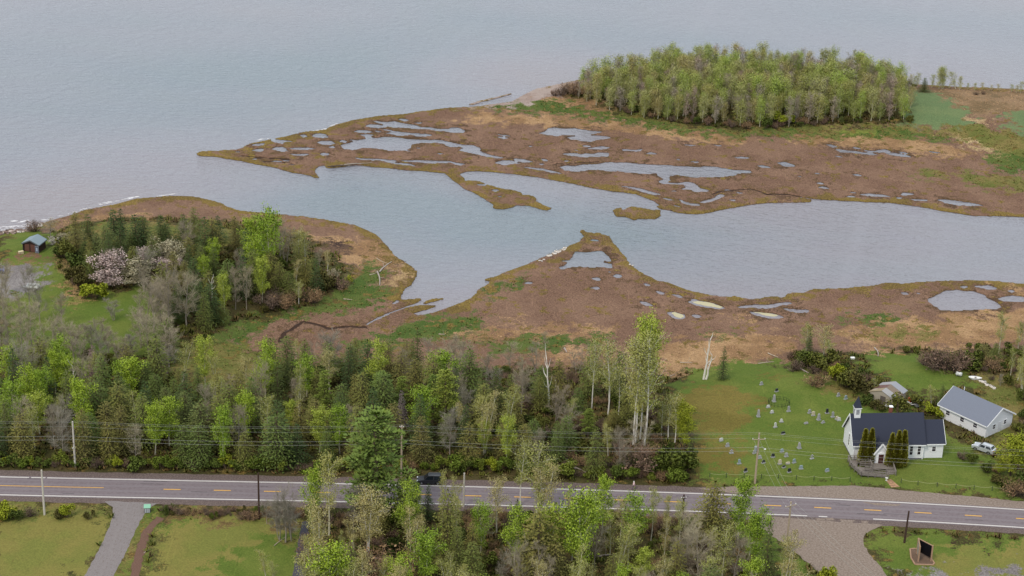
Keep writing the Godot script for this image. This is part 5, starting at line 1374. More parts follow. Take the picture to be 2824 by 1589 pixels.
func bush(h: float, r: float, leaves: int, size: float, twiggy: float) -> Dictionary:
	var t := MB.new()
	var cr := MB.new()
	var lumps := []
	for k in 9:
		var a := rng.randf() * TAU
		var q := sqrt(rng.randf()) * r * 0.75
		lumps.append([Vector3(cos(a) * q, h * rng.randf_range(0.3, 0.72), sin(a) * q), r * rng.randf_range(0.28, 0.5)])
	for k in int(14 + twiggy * 40):
		var l: Array = lumps[k % 9]
		var e: Vector3 = l[0] + rdir() * l[1] * 1.05
		var f := Vector3(e.x * 0.25, 0, e.z * 0.25) + Vector3(rng.randf_range(-1, 1), 0, rng.randf_range(-1, 1)) * 0.2
		t.path([f, f.lerp(e, 0.5) + Vector3(0, h * 0.08, 0), Vector3(e.x, maxf(e.y, 0.3), e.z)], 0.035, 0.012, 3)
		for w in int(twiggy * 8):
			var b := f.lerp(e, rng.randf_range(0.5, 1.0)) + Vector3(0, h * 0.04, 0)
			cr.col = jitter(0.2)
			cr.tube(b, b + (rdir() + Vector3.UP * 0.7).normalized() * rng.randf_range(0.3, 0.7), 0.013, 0.005, 3)
	for k in leaves:
		var l: Array = lumps[rng.randi() % 9]
		var o := rdir()
		var p: Vector3 = l[0] + Vector3(o.x, o.y * 0.85, o.z) * l[1] * pow(rng.randf(), 0.35)
		if p.y > 0.08:
			leaf(cr, p, size * rng.randf_range(0.7, 1.3), (o + Vector3.UP * 0.6).normalized(), 0.25)
	return {"trunk": t.mesh(), "crown": cr.mesh(), "h": h}


func column_cedar(h: float, r: float) -> Dictionary:
	var t := MB.new()
	var cr := MB.new()
	t.tube(Vector3.ZERO, Vector3(0, h * 0.8, 0), 0.1, 0.03, 6)
	for k in 3600:
		var f := pow(rng.randf(), 0.8)
		var a := rng.randf() * TAU
		var w := r * pow(1.0 - f, 0.55) * (0.86 + 0.14 * minf(1.0, f * 8.0)) * (1.0 + 0.08 * sin(a * 5.0 + f * 9.0))
		var q := w * pow(rng.randf(), 0.22)
		var p := Vector3(cos(a) * q, 0.06 + f * h * 0.96, sin(a) * q)
		spray(cr, p, (Vector3(cos(a), 1.6, sin(a)) + rdir() * 0.5).normalized(), rng.randf_range(0.16, 0.34), 0.14, Vector3(cos(a), 0.3, sin(a)), 0.25)
	return {"trunk": t.mesh(), "crown": cr.mesh(), "h": h}


func make_kinds() -> void:
	for k in [["grey", 142, 132, 122], ["brown", 104, 88, 72], ["white", 216, 210, 202], ["pale", 184, 178, 158], ["dark", 78, 66, 58], ["dead", 158, 146, 138]]:
		bark[k[0]] = plain(c8(k[1], k[2], k[3]), 0.9)
	for c in [[70, 84, 46], [78, 88, 46], [62, 78, 44]]:
		leaf_mat("spruce", c8(c[0], c[1], c[2]), 0.3)
	for c in [[108, 110, 56], [100, 108, 54], [114, 110, 58], [94, 102, 56], [108, 104, 58], [90, 104, 52]]:
		leaf_mat("cedar", c8(c[0], c[1], c[2]), 0.3)
	for c in [[116, 130, 58], [128, 138, 60], [104, 122, 58]]:
		leaf_mat("pine", c8(c[0], c[1], c[2]), 0.35)
	for c in [[156, 176, 62], [150, 170, 62], [166, 178, 76], [138, 162, 58]]:
		leaf_mat("bright", c8(c[0], c[1], c[2]), 0.8)
	for c in [[170, 168, 100], [160, 162, 94], [176, 166, 112], [152, 154, 88]]:
		leaf_mat("sparse", c8(c[0], c[1], c[2]), 0.8)
	for c in [[152, 142, 122], [160, 148, 128], [146, 140, 126], [166, 156, 130]]:
		leaf_mat("bare", c8(c[0], c[1], c[2]), 0.0)
	for c in [[192, 172, 166], [196, 190, 178], [176, 168, 140]]:
		leaf_mat("blossom", c8(c[0], c[1], c[2]), 0.4)
	for c in [[92, 102, 44], [80, 92, 42], [106, 108, 52], [92, 88, 48]]:
		leaf_mat("shrub", c8(c[0], c[1], c[2]), 0.5)
	for c in [[134, 110, 94], [118, 100, 88], [154, 126, 96]]:
		leaf_mat("brush", c8(c[0], c[1], c[2]), 0.0)
	for c in [[108, 124, 48], [122, 132, 54], [98, 112, 50]]:
		leaf_mat("alder", c8(c[0], c[1], c[2]), 0.6)
	leaf_mat("yellow", c8(150, 158, 50), 0.7)
	for c in [[164, 172, 96], [156, 166, 92], [170, 170, 112], [162, 178, 88]]:
		leaf_mat("hazel", c8(c[0], c[1], c[2]), 0.8)
	for c in [[168, 156, 138], [162, 152, 136], [170, 150, 136]]:
		leaf_mat("greybud", c8(c[0], c[1], c[2]), 0.4)
	leaf_mat("deadneedle", c8(128, 108, 104), 0.2)
	leaf_mat("deadneedle", c8(112, 100, 100), 0.2)
	leaf_mat("column", c8(136, 134, 54), 0.4)
	kinds = {"spruce": [], "cedar": [], "pine": [], "bright": [], "sparse": [], "bare": [], "blossom": [], "shrub": [], "brush": [], "birch": [], "column": [], "island": [], "thin": []}
	for k in 4:
		kinds.spruce.append(conifer(10.0, rng.randf_range(2.3, 2.9), 0.12, 0.04, 1.25, 0.35))
	for k in 6:
		kinds.cedar.append(conifer(9.0, rng.randf_range(2.2, 2.9), rng.randf_range(0.45, 0.9), 0.05, 1.35, 0.18))
	for k in 3:
		kinds.pine.append(pine(14.0, rng.randf_range(3.2, 3.9)))
	for k in 5:
		kinds.bright.append(broadleaf(10.0, rng.randf_range(1.9, 2.4), 0.22, 1, 4600, 0.2, 0.75, 0.7, 2, 0.8))
	for k in 4:
		kinds.sparse.append(broadleaf(11.0, rng.randf_range(1.9, 2.5), 0.3, 1 + k % 2, 2900, 0.15, 0.65, 0.8, 2, 0.85))
	for k in 5:
		kinds.bare.append(broadleaf(9.0, rng.randf_range(2.0, 2.7), 0.22, 1 + k % 2, 0, 0.0, 0.5, 0.6, 3, 0.6))
	for k in 3:
		kinds.blossom.append(broadleaf(5.5, rng.randf_range(2.4, 2.9), 0.22, 2, 3600, 0.2, 0.6, 0.4, 2, 0.8))
	for k in 5:
		kinds.shrub.append(bush(2.8, rng.randf_range(1.5, 2.0), 1500, 0.24, 0.2))
	for k in 3:
		kinds.brush.append(bush(2.2, 1.7, 250, 0.16, 1.0))
	for k in 3:
		kinds.birch.append(broadleaf(14.0, rng.randf_range(2.0, 2.6), 0.34, 1, 3400, 0.16, 0.8, 1.1, 2, 0.9, 0.72))
	for k in 2:
		kinds.column.append(column_cedar(5.6, 0.8))
	for k in 6:
		kinds.island.append(broadleaf(9.0, rng.randf_range(2.0, 2.5), 0.14, 1, 3000, 0.19, 1.05, 0.8, 2, 0.65))
	for k in 3:
		kinds.thin.append(broadleaf(9.0, rng.randf_range(1.6, 2.1), 0.14, 1, 1700, 0.16, 0.8, 0.9, 2, 0.7))


func plant(called: String, kind: String, tint: String, bark_: String, x: float, z: float, h: float, wide: float, label: String, category: String, group: String, sink := 0.0, lean := Vector2.ZERO) -> Node3D:
	var var_list: Array = kinds[kind]
	var k: Dictionary = var_list[rng.randi() % var_list.size()]
	var o := thing(called, label, category, Vector3(x, ground(x, z) - 0.05 - sink, z), 0.0, group)
	var s: float = h / k.h
	o.basis = Basis.from_euler(Vector3(lean.x, rng.randf() * TAU, lean.y)).scaled(Vector3(s * wide, s, s * wide))
	part("trunk", k.trunk, bark[bark_], o)
	var lm: Array = leafs[tint]
	part("crown", k.crown, lm[rng.randi() % lm.size()], o)
	planted.append(Vector3(x, z, wide))
	return o


func free_spot(x: float, z: float, gap: float) -> bool:
	for p in planted:
		if absf(p.x - x) < gap and absf(p.y - z) < gap and Vector2(p.x - x, p.y - z).length() < gap:
			return false
	return true


# kind of tree as the wood mixes it -> [node name, mesh kind, leaf tint, bark, height range, category, how it looks]
const SORTS := {
	"spruce": ["spruce_tree", "spruce", "spruce", "brown", 8.0, 12.0, "tree", "dark green pointed spruce"],
	"cedar": ["cedar_tree", "cedar", "cedar", "brown", 6.5, 11.5, "tree", "olive green dense rounded conifer"],
	"pine": ["pine_tree", "pine", "pine", "brown", 9.0, 13.0, "tree", "fresh green pine with tufted layered boughs"],
	"bright": ["aspen_tree", "bright", "bright", "pale", 8.5, 12.5, "tree", "aspen in bright spring green leaf"],
	"sparse": ["budding_tree", "sparse", "sparse", "pale", 8.0, 12.0, "tree", "tall tree with pale yellow green buds"],
	"bare": ["bare_tree", "bare", "bare", "grey", 6.5, 10.5, "tree", "leafless grey brown tree"],
	"deadspruce": ["dead_spruce", "spruce", "deadneedle", "dead", 7.0, 10.0, "tree", "dead spruce with greyish pink needles"],
	"blossom": ["blossom_tree", "blossom", "blossom", "dark", 4.0, 6.0, "tree", "low tree covered in pinkish white blossom"],
	"shrub": ["shrub", "shrub", "shrub", "brown", 1.6, 3.6, "shrub", "leafy olive green shrub"],
	"alder": ["alder_bush", "shrub", "alder", "brown", 1.8, 3.8, "shrub", "fresh green roadside alder bush"],
	"brush": ["bare_shrub", "brush", "brush", "dark", 1.3, 2.8, "shrub", "leafless brown twiggy shrub"],
	"birch": ["birch_tree", "birch", "sparse", "white", 11.0, 15.0, "tree", "slender white trunked birch with thin buds"],
	"yellow": ["maple_tree", "bright", "yellow", "dark", 6.0, 8.0, "tree", "broad tree in vivid yellow green leaf"],
	"yellowbush": ["bright_bush", "shrub", "yellow", "brown", 2.0, 3.2, "shrub", "round yellow green bush"],
	"island": ["young_aspen", "island", "hazel", "pale", 6.0, 11.0, "tree", "slim young aspen in light green leaf"],
	"islandpale": ["young_poplar", "island", "sparse", "pale", 5.5, 10.5, "tree", "slim young poplar with yellowish buds"],
	"islandbare": ["bare_poplar", "thin", "greybud", "grey", 5.5, 10.5, "tree", "slim greyish brown leafless poplar"],
	"thin": ["thin_poplar", "thin", "sparse", "pale", 6.0, 9.0, "tree", "thin leaning poplar with few leaves"],
	"column": ["column_cedar", "column", "column", "brown", 5.0, 6.0, "tree", "tall clipped column of dark olive cedar"],
}


func grow(sort: String, x: float, z: float, h: float, wide: float, where: String, group: String, lean := Vector2.ZERO) -> Node3D:
	var s: Array = SORTS[sort]
	return plant(s[0], s[1], s[2], s[3], x, z, h, wide, "%s %s" % [s[7], where], s[6], "%s %s" % [s[7], where] if group == "" else group, 0.0, lean)


func fill_wood(poly: PackedVector2Array, gap: float, mix: Array, where: String, scale_h := 1.0, tries := 3000, most := 400) -> void:
	var box := Rect2(poly[0], Vector2.ZERO)
	for p in poly:
		box = box.expand(p)
	var total := 0.0
	for m in mix:
		total += m[1]
	var cnt := 0
	for k in tries:
		var p := box.position + Vector2(rng.randf(), rng.randf()) * box.size
		if not Geometry2D.is_point_in_polygon(p, poly):
			continue
		var pick := rng.randf() * total
		var sort: String = mix[0][0]
		for m in mix:
			pick -= m[1]
			if pick <= 0.0:
				sort = m[0]
				break
		if p.y > -314.0 and absf(p.x + 13.5 * p.y / -321.0) < 3.0:
			continue
		var s: Array = SORTS[sort]
		var g := gap * (0.62 if s[6] == "shrub" else 1.0)
		if not free_spot(p.x, p.y, g):
			continue
		grow(sort, p.x, p.y, rng.randf_range(s[4], s[5]) * scale_h, rng.randf_range(0.75, 1.3), where, "")
		cnt += 1
		if cnt >= most:
			return


func tuft(h: float, wide: float, blades: int) -> ArrayMesh:
	var mb := MB.new()
	for k in blades:
		var a := rng.randf() * TAU
		var d := Vector3(cos(a), 0, sin(a))
		var p := d * rng.randf() * wide * 0.5
		var tip := p + d * rng.randf_range(0.2, 0.9) * wide + Vector3(0, h * rng.randf_range(0.5, 1.0), 0)
		var s := d.cross(Vector3.UP) * wide * 0.14
		mb.col = jitter(0.15)
		mb.quad(p - s, p + s, tip + s * 0.4, tip - s * 0.4, (Vector3.UP + d * 0.4).normalized())
	return mb.mesh()


func scatter(called: String, label: String, category: String, covers: Array, tries: int, mesh: Mesh, low: float, high: float, tones: Array) -> void:
	var put := []
	for k in tries:
		var x := X0 + rng.randf() * SZ
		var z := Z0 + rng.randf() * SZ
		if absf(x) > 40.0 - z * 0.25:
			continue
		if land_mask[mini(679, int((z - Z0) * 2.0)) * 680 + mini(679, int((x - X0) * 2.0))] < 200:
			continue
		if absf(z - road_z(x)) < 6.4 or not covers.has(zone[int((z - Z0) / SZ * 1023.0) * 1024 + int((x - X0) / SZ * 1023.0)]):
			continue
		var clear := true
		if z > -330.0:
			for p in keep_off:
				if Geometry2D.is_point_in_polygon(Vector2(x, z), p):
					clear = false
					break
		if clear:
			put.append(Vector3(x, ground(x, z) - 0.03, z))
	var mm := MultiMesh.new()
	mm.transform_format = MultiMesh.TRANSFORM_3D
	mm.use_colors = true
	mm.mesh = mesh
	mm.instance_count = put.size()
	for k in put.size():
		var s := rng.randf_range(low, high)
		mm.set_instance_transform(k, Transform3D(Basis(Vector3.UP, rng.randf() * TAU).scaled(Vector3(s, s * rng.randf_range(0.7, 1.2), s)), put[k]))
		var c: Color = tones[rng.randi() % tones.size()]
		mm.set_instance_color(k, c.srgb_to_linear() * rng.randf_range(0.85, 1.15))
	var o := MultiMeshInstance3D.new()
	o.name = called
	o.multimesh = mm
	var m := StandardMaterial3D.new()
	m.vertex_color_use_as_albedo = true
	m.roughness = 0.9
	m.metallic_specular = 0.15
	o.material_override = m
	o.set_meta("kind", "stuff")
	tag(o, label, category)
	add_child(o)


func make_grass() -> void:
	for k in [DRIVEWAY, SIDE_ROAD, DARK_PATH, LOT]:
		keep_off.append(Geometry2D.offset_polygon(v2(k), 0.3)[0])
	keep_off.append(ribbon(v2(TRACK), 1.0))
	scatter("marsh_grass", "reddish brown dead marsh hay over the flats", "grass", [0], 90000, tuft(0.08, 0.3, 9), 0.6, 1.4, [c8(132, 103, 86), c8(119, 92, 77), c8(145, 116, 94), c8(126, 98, 82), c8(113, 87, 72)])
	scatter("straw_grass", "tan flattened straw in bands over the marsh", "grass", [1, 14, 18], 110000, tuft(0.1, 0.34, 9), 0.6, 1.4, [c8(182, 148, 112), c8(168, 134, 98), c8(154, 122, 90), c8(188, 156, 120)])
	scatter("rough_grass", "rough yellow green grass and weeds on banks and verges", "grass", [9, 16, 20, 3], 130000, tuft(0.2, 0.34, 9), 0.5, 1.4, [c8(112, 112, 58), c8(132, 118, 72), c8(96, 106, 50), c8(124, 106, 66), c8(104, 112, 54)])
	scatter("undergrowth", "low brambles, ferns and dead leaves under the trees", "undergrowth", [6], 90000, tuft(0.6, 0.7, 12), 0.6, 1.5, [c8(104, 98, 54), c8(84, 92, 44), c8(122, 100, 66), c8(96, 80, 56), c8(110, 112, 50)])


func make_trees() -> void:
	make_kinds()
	make_grass()
	for t in TREES:   # the ones that stand out: [sort, x, z, height, width, place]
		grow(t[0], t[1], t[2], t[3], t[4], PLACES[t[5]], "", Vector2(0, t[6] if t.size() > 6 else 0.0))
	for w in WOODS:
		fill_wood(v2(w[0]), w[1], w[2], PLACES[w[3]], w[4], 2500, w[5])


# ---------------------------------------------------------------- things people made, logs and stones
func at_ground(x: float, z: float, up := 0.0) -> Vector3:
	return Vector3(x, ground(x, z) + up, z)


func wood_grey() -> StandardMaterial3D:
	if not mats.has("wood_grey"):
		mats.wood_grey = grain(c8(112, 104, 98), c8(134, 126, 120), c8(92, 84, 80), 1.6, 0.03, 0.9, 51)
	return mats.wood_grey


func make_pole(at: Vector3, h: float, tint: Material, label: String, arms: Array, lean := Vector2.ZERO) -> Node3D:
	var o := thing("utility_pole", label, "pole", at, 0.0)
	o.rotation = Vector3(lean.x, 0, lean.y)
	var mb := MB.new()
	mb.tube(Vector3(0, -0.3, 0), Vector3(0, h, 0), 0.2, 0.14, 10, true)
	part("shaft", mb.mesh(), tint, o)
	for a in arms:   # [height, length, turn]
		var b := MB.new()
		b.box(Vector3(0, a[0], 0.14), Vector3(a[1], 0.12, 0.1), a[2])
		var arm := part("crossarm", b.mesh(), tint, o)
		for k in [-0.46, 0.0, 0.46]:
			var i := MB.new()
			i.lathe(Vector3(0, a[0] + 0.06, 0.14) + Basis(Vector3.UP, a[2]) * Vector3(k * a[1], 0, 0), [[0.03, 0.0], [0.07, 0.06], [0.05, 0.1], [0.08, 0.16], [0.0, 0.22]], 8)
			part("insulator", i.mesh(), plain(c8(214, 214, 212), 0.4), arm)
	return o


func make_wire(label: String, a: Vector3, b: Vector3, sag: float, r: float, group: String) -> void:
	var mb := MB.new()
	var p := []
	for k in 15:
		var f := k / 14.0
		p.append(a.lerp(b, f) - Vector3(0, sag * 4.0 * f * (1.0 - f), 0) - a)
	mb.path(p, r, r, 4)
	single("overhead_wire", label, "wire", mb.mesh(), plain(c8(150, 152, 146), 0.5), a, 0.0, group)


func make_poles() -> void:
	var silver := grain(c8(176, 170, 160), c8(196, 190, 180), c8(156, 148, 138), 2.0, 0.03, 0.9, 41)
	var tan := grain(c8(156, 140, 120), c8(172, 156, 134), c8(138, 122, 106), 2.0, 0.03, 0.9, 42)
	var dark := grain(c8(62, 48, 42), c8(76, 58, 50), c8(52, 42, 38), 2.0, 0.03, 0.9, 43)
	make_pole(Vector3(-77.05, 3.5, -322.2), 9.3, silver, "silver grey pole before the wood with wires at its top", [[4.0, 0.6, 0.5]])
	make_pole(Vector3(-18.7, 3.5, -322.8), 10.4, tan, "brown wire pole standing behind the big pine's crown", [[10.1, 0.7, 0.0]])
	var big := make_pole(Vector3(44.9, 3.5, -324.8), 10.2, tan, "tall pole with crossarm and lamp at the churchyard rope fence", [[9.0, 2.4, 0.12]])
	var mb := MB.new()
	mb.path([Vector3(0.1, 7.2, 0), Vector3(0.7, 7.5, 0.1), Vector3(1.2, 7.2, 0.15)], 0.035, 0.03, 6)
	var arm := part("lamp_arm", mb.mesh(), plain(c8(170, 170, 170), 0.4, 0.6), big)
	mb = MB.new()
	mb.lathe(Vector3(1.25, 7.0, 0.15), [[0.0, -0.02], [0.14, 0.0], [0.2, 0.08], [0.12, 0.2], [0.0, 0.24]], 10)
	part("lamp_head", mb.mesh(), plain(c8(210, 210, 208), 0.4), arm)
	mb = MB.new()
	mb.lathe(Vector3(-0.42, 6.6, 0.1), [[0.0, 0.0], [0.24, 0.02], [0.26, 0.9], [0.2, 1.0], [0.0, 1.02]], 12)
	part("transformer", mb.mesh(), plain(c8(140, 146, 146), 0.5), big)
	make_pole(Vector3(-78.8, 3.5, -305.3), 8.7, silver, "pale bare pole on the hedge strip beside the yellow lawn", [])
	make_pole(Vector3(-42.1, 3.5, -306.2), 9.0, dark, "dark brown pole in the dry reeds beside the near field", [])
	make_pole(Vector3(-7.2, 3.5, -312.8), 6.7, silver, "white pole at the road edge near the parked dark car", [])
	make_pole(Vector3(30.5, 3.5, -306.6), 7.3, dark, "dark pole with a short side arm in the grove", [[6.7, 0.9, 0.3]])
	make_pole(Vector3(47.8, 3.5, -300.2), 10.2, tan, "brown pole with crossarm at the mouth of the side road", [[9.5, 2.2, 0.5]])
	make_pole(Vector3(68.7, 3.5, -305.5), 6.2, dark, "short black pole on the grass beside the black sign", [], Vector2(0, -0.02))
	var row := [Vector3(-136.0, 12.8, -321.0), Vector3(-77.05, 12.75, -322.2), Vector3(-18.7, 13.85, -322.8), Vector3(44.9, 13.65, -324.8), Vector3(108.0, 13.5, -322.0)]
	for k in 4:
		var where: String = ["over the wood's west end", "between the silver pole and the pine", "from the pine to the churchyard pole", "past the church front"][k]
		for w in [[0.05, 0.35, "upper rear power wire"], [0.0, -0.35, "upper front power wire"], [-0.85, 0.12, "neutral wire"], [-2.75, 0.15, "upper telephone cable"], [-3.45, 0.15, "lower telephone cable"]]:
			var d := Vector3(0, w[0], w[1])
			make_wire("%s strung %s" % [w[2], where], row[k] + d, row[k + 1] + d, 0.75, 0.013 if w[0] > -2.0 else 0.019, "wires on the roadside poles")
	for k in 3:
		var o := Vector3(-1.0 + k, 0, 0.3 - k * 0.3)
		make_wire("%s wire crossing the road to the side road pole" % ["left", "middle", "right"][k], Vector3(44.9, 12.7, -324.8) + o, Vector3(47.8, 13.2, -300.2) + o, 0.5, 0.016, "wires crossing the road")
		make_wire("%s wire running along the side road" % ["left", "middle", "right"][k], Vector3(47.8, 13.2, -300.2) + o, Vector3(WIRE_END[0], 13.0, WIRE_END[1]) + o, 0.7, 0.016, "wires along the side road")


func plane_wall(mb: MB, a: Vector3, b: Vector3, h: float) -> void:
	mb.flat(a, b, b + Vector3(0, h, 0), a + Vector3(0, h, 0), (a + b) * 0.5 - (b - a).cross(Vector3.UP) * -1.0)


func gable_house(o: Node3D, w: float, d: float, wall_h: float, ridge_h: float, over: float, wall_m: Material, roof_m: Material, trim_m: Material, along_x := true, at := Vector3.ZERO) -> Dictionary:   # ridge along x or along z; returns wall and roof
	var ex := Vector3.RIGHT if along_x else Vector3.BACK
	var ez := Vector3.BACK if along_x else Vector3.LEFT
	var mb := MB.new()
	mb.prism([[-d * 0.5, -0.2], [d * 0.5, -0.2], [d * 0.5, wall_h], [0, ridge_h], [-d * 0.5, wall_h]], ex * w, at - ex * w * 0.5, ez, Vector3.UP)
	var wall := part("wall", mb.mesh(), wall_m, o)
	mb = MB.new()
	var slope := (ridge_h - wall_h) / (d * 0.5)
	var t := 0.16
	var e := d * 0.5 + over
	mb.prism([[-e, wall_h - over * slope], [0, ridge_h], [e, wall_h - over * slope], [e, wall_h - over * slope + t], [0, ridge_h + t], [-e, wall_h - over * slope + t]], ex * (w + over * 2.0), at - ex * (w * 0.5 + over), ez, Vector3.UP)
	var roof := part("roof", mb.mesh(), roof_m, o)
	for s in [-1, 1]:   # barge boards on the gables, fascia along the eaves
		var g := MB.new()
		var x: float = s * (w * 0.5 + over + 0.03)
		for q in [-1, 1]:
			g.bar(at + ex * x + ez * q * e + Vector3(0, wall_h - over * slope + 0.04, 0), at + ex * x + Vector3(0, ridge_h + 0.04, 0), 0.06, 0.26)
		part("barge_board", g.mesh(), trim_m, roof)
		g = MB.new()
		g.bar(at - ex * (w * 0.5 + over - 0.05) + ez * s * (e + 0.03) + Vector3(0, wall_h - over * slope + 0.02, 0), at + ex * (w * 0.5 + over - 0.05) + ez * s * (e + 0.03) + Vector3(0, wall_h - over * slope + 0.02, 0), 0.05, 0.2)
		part("fascia", g.mesh(), trim_m, roof)
	return {"wall": wall, "roof": roof}


func window_at(parent: Node3D, called: String, p: Vector3, turn: float, w: float, h: float, glass: Material, frame: Material, bars := 1) -> void:   # centre of the opening, facing +z when turn is 0
	var b := Basis(Vector3.UP, turn)
	var mb := MB.new()
	mb.box(p + b * Vector3(0, 0, 0.02), Vector3(w, h, 0.05), turn)
	var o := part(called, mb.mesh(), glass, parent)
	mb = MB.new()
	for s in [-1, 1]:
		mb.box(p + b * Vector3(s * (w * 0.5 + 0.05), 0, 0.05), Vector3(0.12, h + 0.24, 0.08), turn)
		mb.box(p + b * Vector3(0, s * (h * 0.5 + 0.05), 0.05), Vector3(w + 0.1, 0.12, 0.07), turn)
	for k in bars:
		mb.box(p + b * Vector3(0, lerpf(-h * 0.5, h * 0.5, (k + 1.0) / (bars + 1.0)), 0.045), Vector3(w, 0.05, 0.05), turn)
	part("frame", mb.mesh(), frame, o)


func make_church() -> void:
	var white := grain(c8(214, 214, 216), c8(226, 226, 228), c8(204, 204, 208), 3.0, 0.03, 0.8, 61)
	var trim := plain(c8(232, 232, 234), 0.7)
	var slate := grain(c8(48, 51, 64), c8(56, 60, 74), c8(42, 44, 56), 2.2, 0.06, 0.75, 62)
	var glass := plain(c8(46, 42, 48), 0.15)
	var o := thing("church", "small white church with dark slate blue roof, belfry and gabled porch", "church", Vector3(63.9, 3.5, -334.9), deg_to_rad(6.0))
	var hse := gable_house(o, 13.2, 7.2, 3.4, 7.7, 0.35, white, slate, trim, true, Vector3(6.6, 0, -3.6))
	hse.roof.get_child(2).material_override = slate
	# vestry at the east end, lower
	var v := Node3D.new()
	v.name = "vestry"
	o.add_child(v)
	gable_house(v, 3.9, 6.0, 3.2, 6.3, 0.3, white, slate, trim, true, Vector3(15.12, 0, -3.4))
	# porch
	var p := Node3D.new()
	p.name = "porch"
	o.add_child(p)
	gable_house(p, 3.3, 2.6, 2.6, 4.5, 0.25, white, slate, trim, false, Vector3(4.65, 0, 0.5))
	var door := MB.new()
	door.box(Vector3(4.65, 1.15, 2.18), Vector3(0.95, 2.1, 0.08))
	part("door", door.mesh(), plain(c8(74, 40, 38), 0.5), o)
	var lin := MB.new()
	for s in [-1, 1]:
		lin.box(Vector3(4.65 + s * 0.56, 1.2, 2.2), Vector3(0.14, 2.3, 0.1))
	lin.box(Vector3(4.65, 2.4, 2.2), Vector3(1.3, 0.14, 0.12))
	lin.prism([[-0.65, 2.47], [0.65, 2.47], [0.0, 2.75]], Vector3(0, 0, 0.1), Vector3(4.65, 0, 2.15), Vector3.RIGHT, Vector3.UP)
	part("door_frame", lin.mesh(), trim, o)
	for x in [1.4, 8.7, 10.9, 12.4]:
		window_at(o, "window", Vector3(x, 1.9, 0.0), 0.0, 0.6, 1.9, glass, trim, 2)
	window_at(o, "window", Vector3(0.0, 2.5, -3.4), -PI / 2, 0.7, 2.4, glass, trim, 3)
	window_at(o, "window", Vector3(15.3, 1.9, -0.4), 0.0, 0.7, 1.0, glass, trim, 1)
	for x in [0.06, 13.14]:
		var cb := MB.new()
		cb.box(Vector3(x, 1.6, 0.03), Vector3(0.16, 3.4, 0.1))
		part("corner_board", cb.mesh(), trim, o)
	var f := MB.new()
	f.box(Vector3(6.6, 0.02, -3.4), Vector3(13.3, 0.4, 6.9))
	part("foundation", f.mesh(), plain(c8(96, 94, 98)), o)
	# belfry astride the west end of the ridge
	var bt := MB.new()
	bt.box(Vector3(0.95, 8.1, -3.6), Vector3(1.15, 2.0, 1.15))
	var bell := part("belfry", bt.mesh(), white, o)
	var lv := MB.new()
	for s in [[0, 1], [1, 0], [0, -1], [-1, 0]]:
		for k in 4:
			lv.box(Vector3(0.95 + s[0] * 0.59, 8.0 + k * 0.24, -3.6 + s[1] * 0.59), Vector3(0.05 if s[0] else 0.6, 0.12, 0.05 if s[1] else 0.6))
	part("louvre", lv.mesh(), plain(c8(70, 70, 78)), bell)
	var bc := MB.new()
	bc.box(Vector3(0.95, 9.16, -3.6), Vector3(1.4, 0.14, 1.4))
	part("cornice", bc.mesh(), trim, bell)
	var br := MB.new()
	var top := Vector3(0.95, 11.4, -3.6)
	var cs := []
	for s in [[-1, -1], [1, -1], [1, 1], [-1, 1]]:
		cs.append(Vector3(0.95 + s[0] * 0.68, 9.23, -3.6 + s[1] * 0.68))
	for k in 4:
		br.flat3(cs[k], cs[(k + 1) % 4], top, Vector3(0.95, 9.3, -3.6))
	part("belfry_roof", br.mesh(), slate, bell)
	var ch := MB.new()
	ch.box(Vector3(7.6, 7.4, -4.6), Vector3(0.55, 2.4, 0.55))
	var chim := part("chimney", ch.mesh(), grain(c8(118, 72, 60), c8(134, 84, 70), c8(104, 64, 56), 0.8, 0.06), o)
	ch = MB.new()
	ch.box(Vector3(7.6, 8.66, -4.6), Vector3(0.7, 0.14, 0.7))
	part("cap", ch.mesh(), trim, chim)
	# timber deck with a ramp that turns back, its posts, rails and boards
	var w := wood_grey()
	var dk := thing("ramp_deck", "weathered grey timber deck and wheelchair ramp before the church porch", "deck", Vector3(63.9, 3.5, -334.9), deg_to_rad(4.0))
	var spans := [[Vector3(2.6, 0.55, 3.3), Vector3(6.6, 0.55, 3.3), 2.2], [Vector3(-1.0, 0.5, 1.6), Vector3(3.2, 0.55, 1.6), 1.3], [Vector3(-0.4, 0.48, 3.1), Vector3(-0.4, 0.48, 1.0), 1.3], [Vector3(-0.4, 0.46, 3.9), Vector3(2.9, 0.3, 4.2), 1.3], [Vector3(0.6, 0.3, 5.7), Vector3(5.0, 0.06, 6.1), 1.4], [Vector3(0.1, 0.42, 3.4), Vector3(0.7, 0.3, 6.2), 1.3]]
	for s in spans:
		var a: Vector3 = s[0]
		var b: Vector3 = s[1]
		var len := a.distance_to(b)
		var dir := (b - a) / len
		var side := dir.cross(Vector3.UP).normalized()
		var cnt := int(len / 0.3)
		for k in cnt:
			var pl := MB.new()
			var c := a + dir * (k + 0.5) * len / cnt
			pl.bar(c - side * s[2] * 0.5, c + side * s[2] * 0.5, len / cnt - 0.03, 0.06)
			part("plank", pl.mesh(), w, dk)
	var rails := [[Vector3(-1.1, 0.5, 0.9), Vector3(-1.1, 0.5, 3.6)], [Vector3(-1.1, 0.5, 3.6), Vector3(0.2, 0.3, 6.6)], [Vector3(0.2, 0.3, 6.6), Vector3(5.2, 0.06, 6.85)], [Vector3(1.2, 0.4, 4.9), Vector3(5.0, 0.1, 5.3)], [Vector3(-1.1, 0.5, 0.9), Vector3(2.4, 0.55, 0.9)], [Vector3(0.4, 0.5, 2.3), Vector3(3.4, 0.55, 2.3)], [Vector3(2.6, 0.55, 2.3), Vector3(2.6, 0.55, 4.4)], [Vector3(6.7, 0.55, 2.2), Vector3(6.7, 0.0, 6.0)], [Vector3(0.6, 0.45, 3.3), Vector3(2.6, 0.5, 3.3)]]
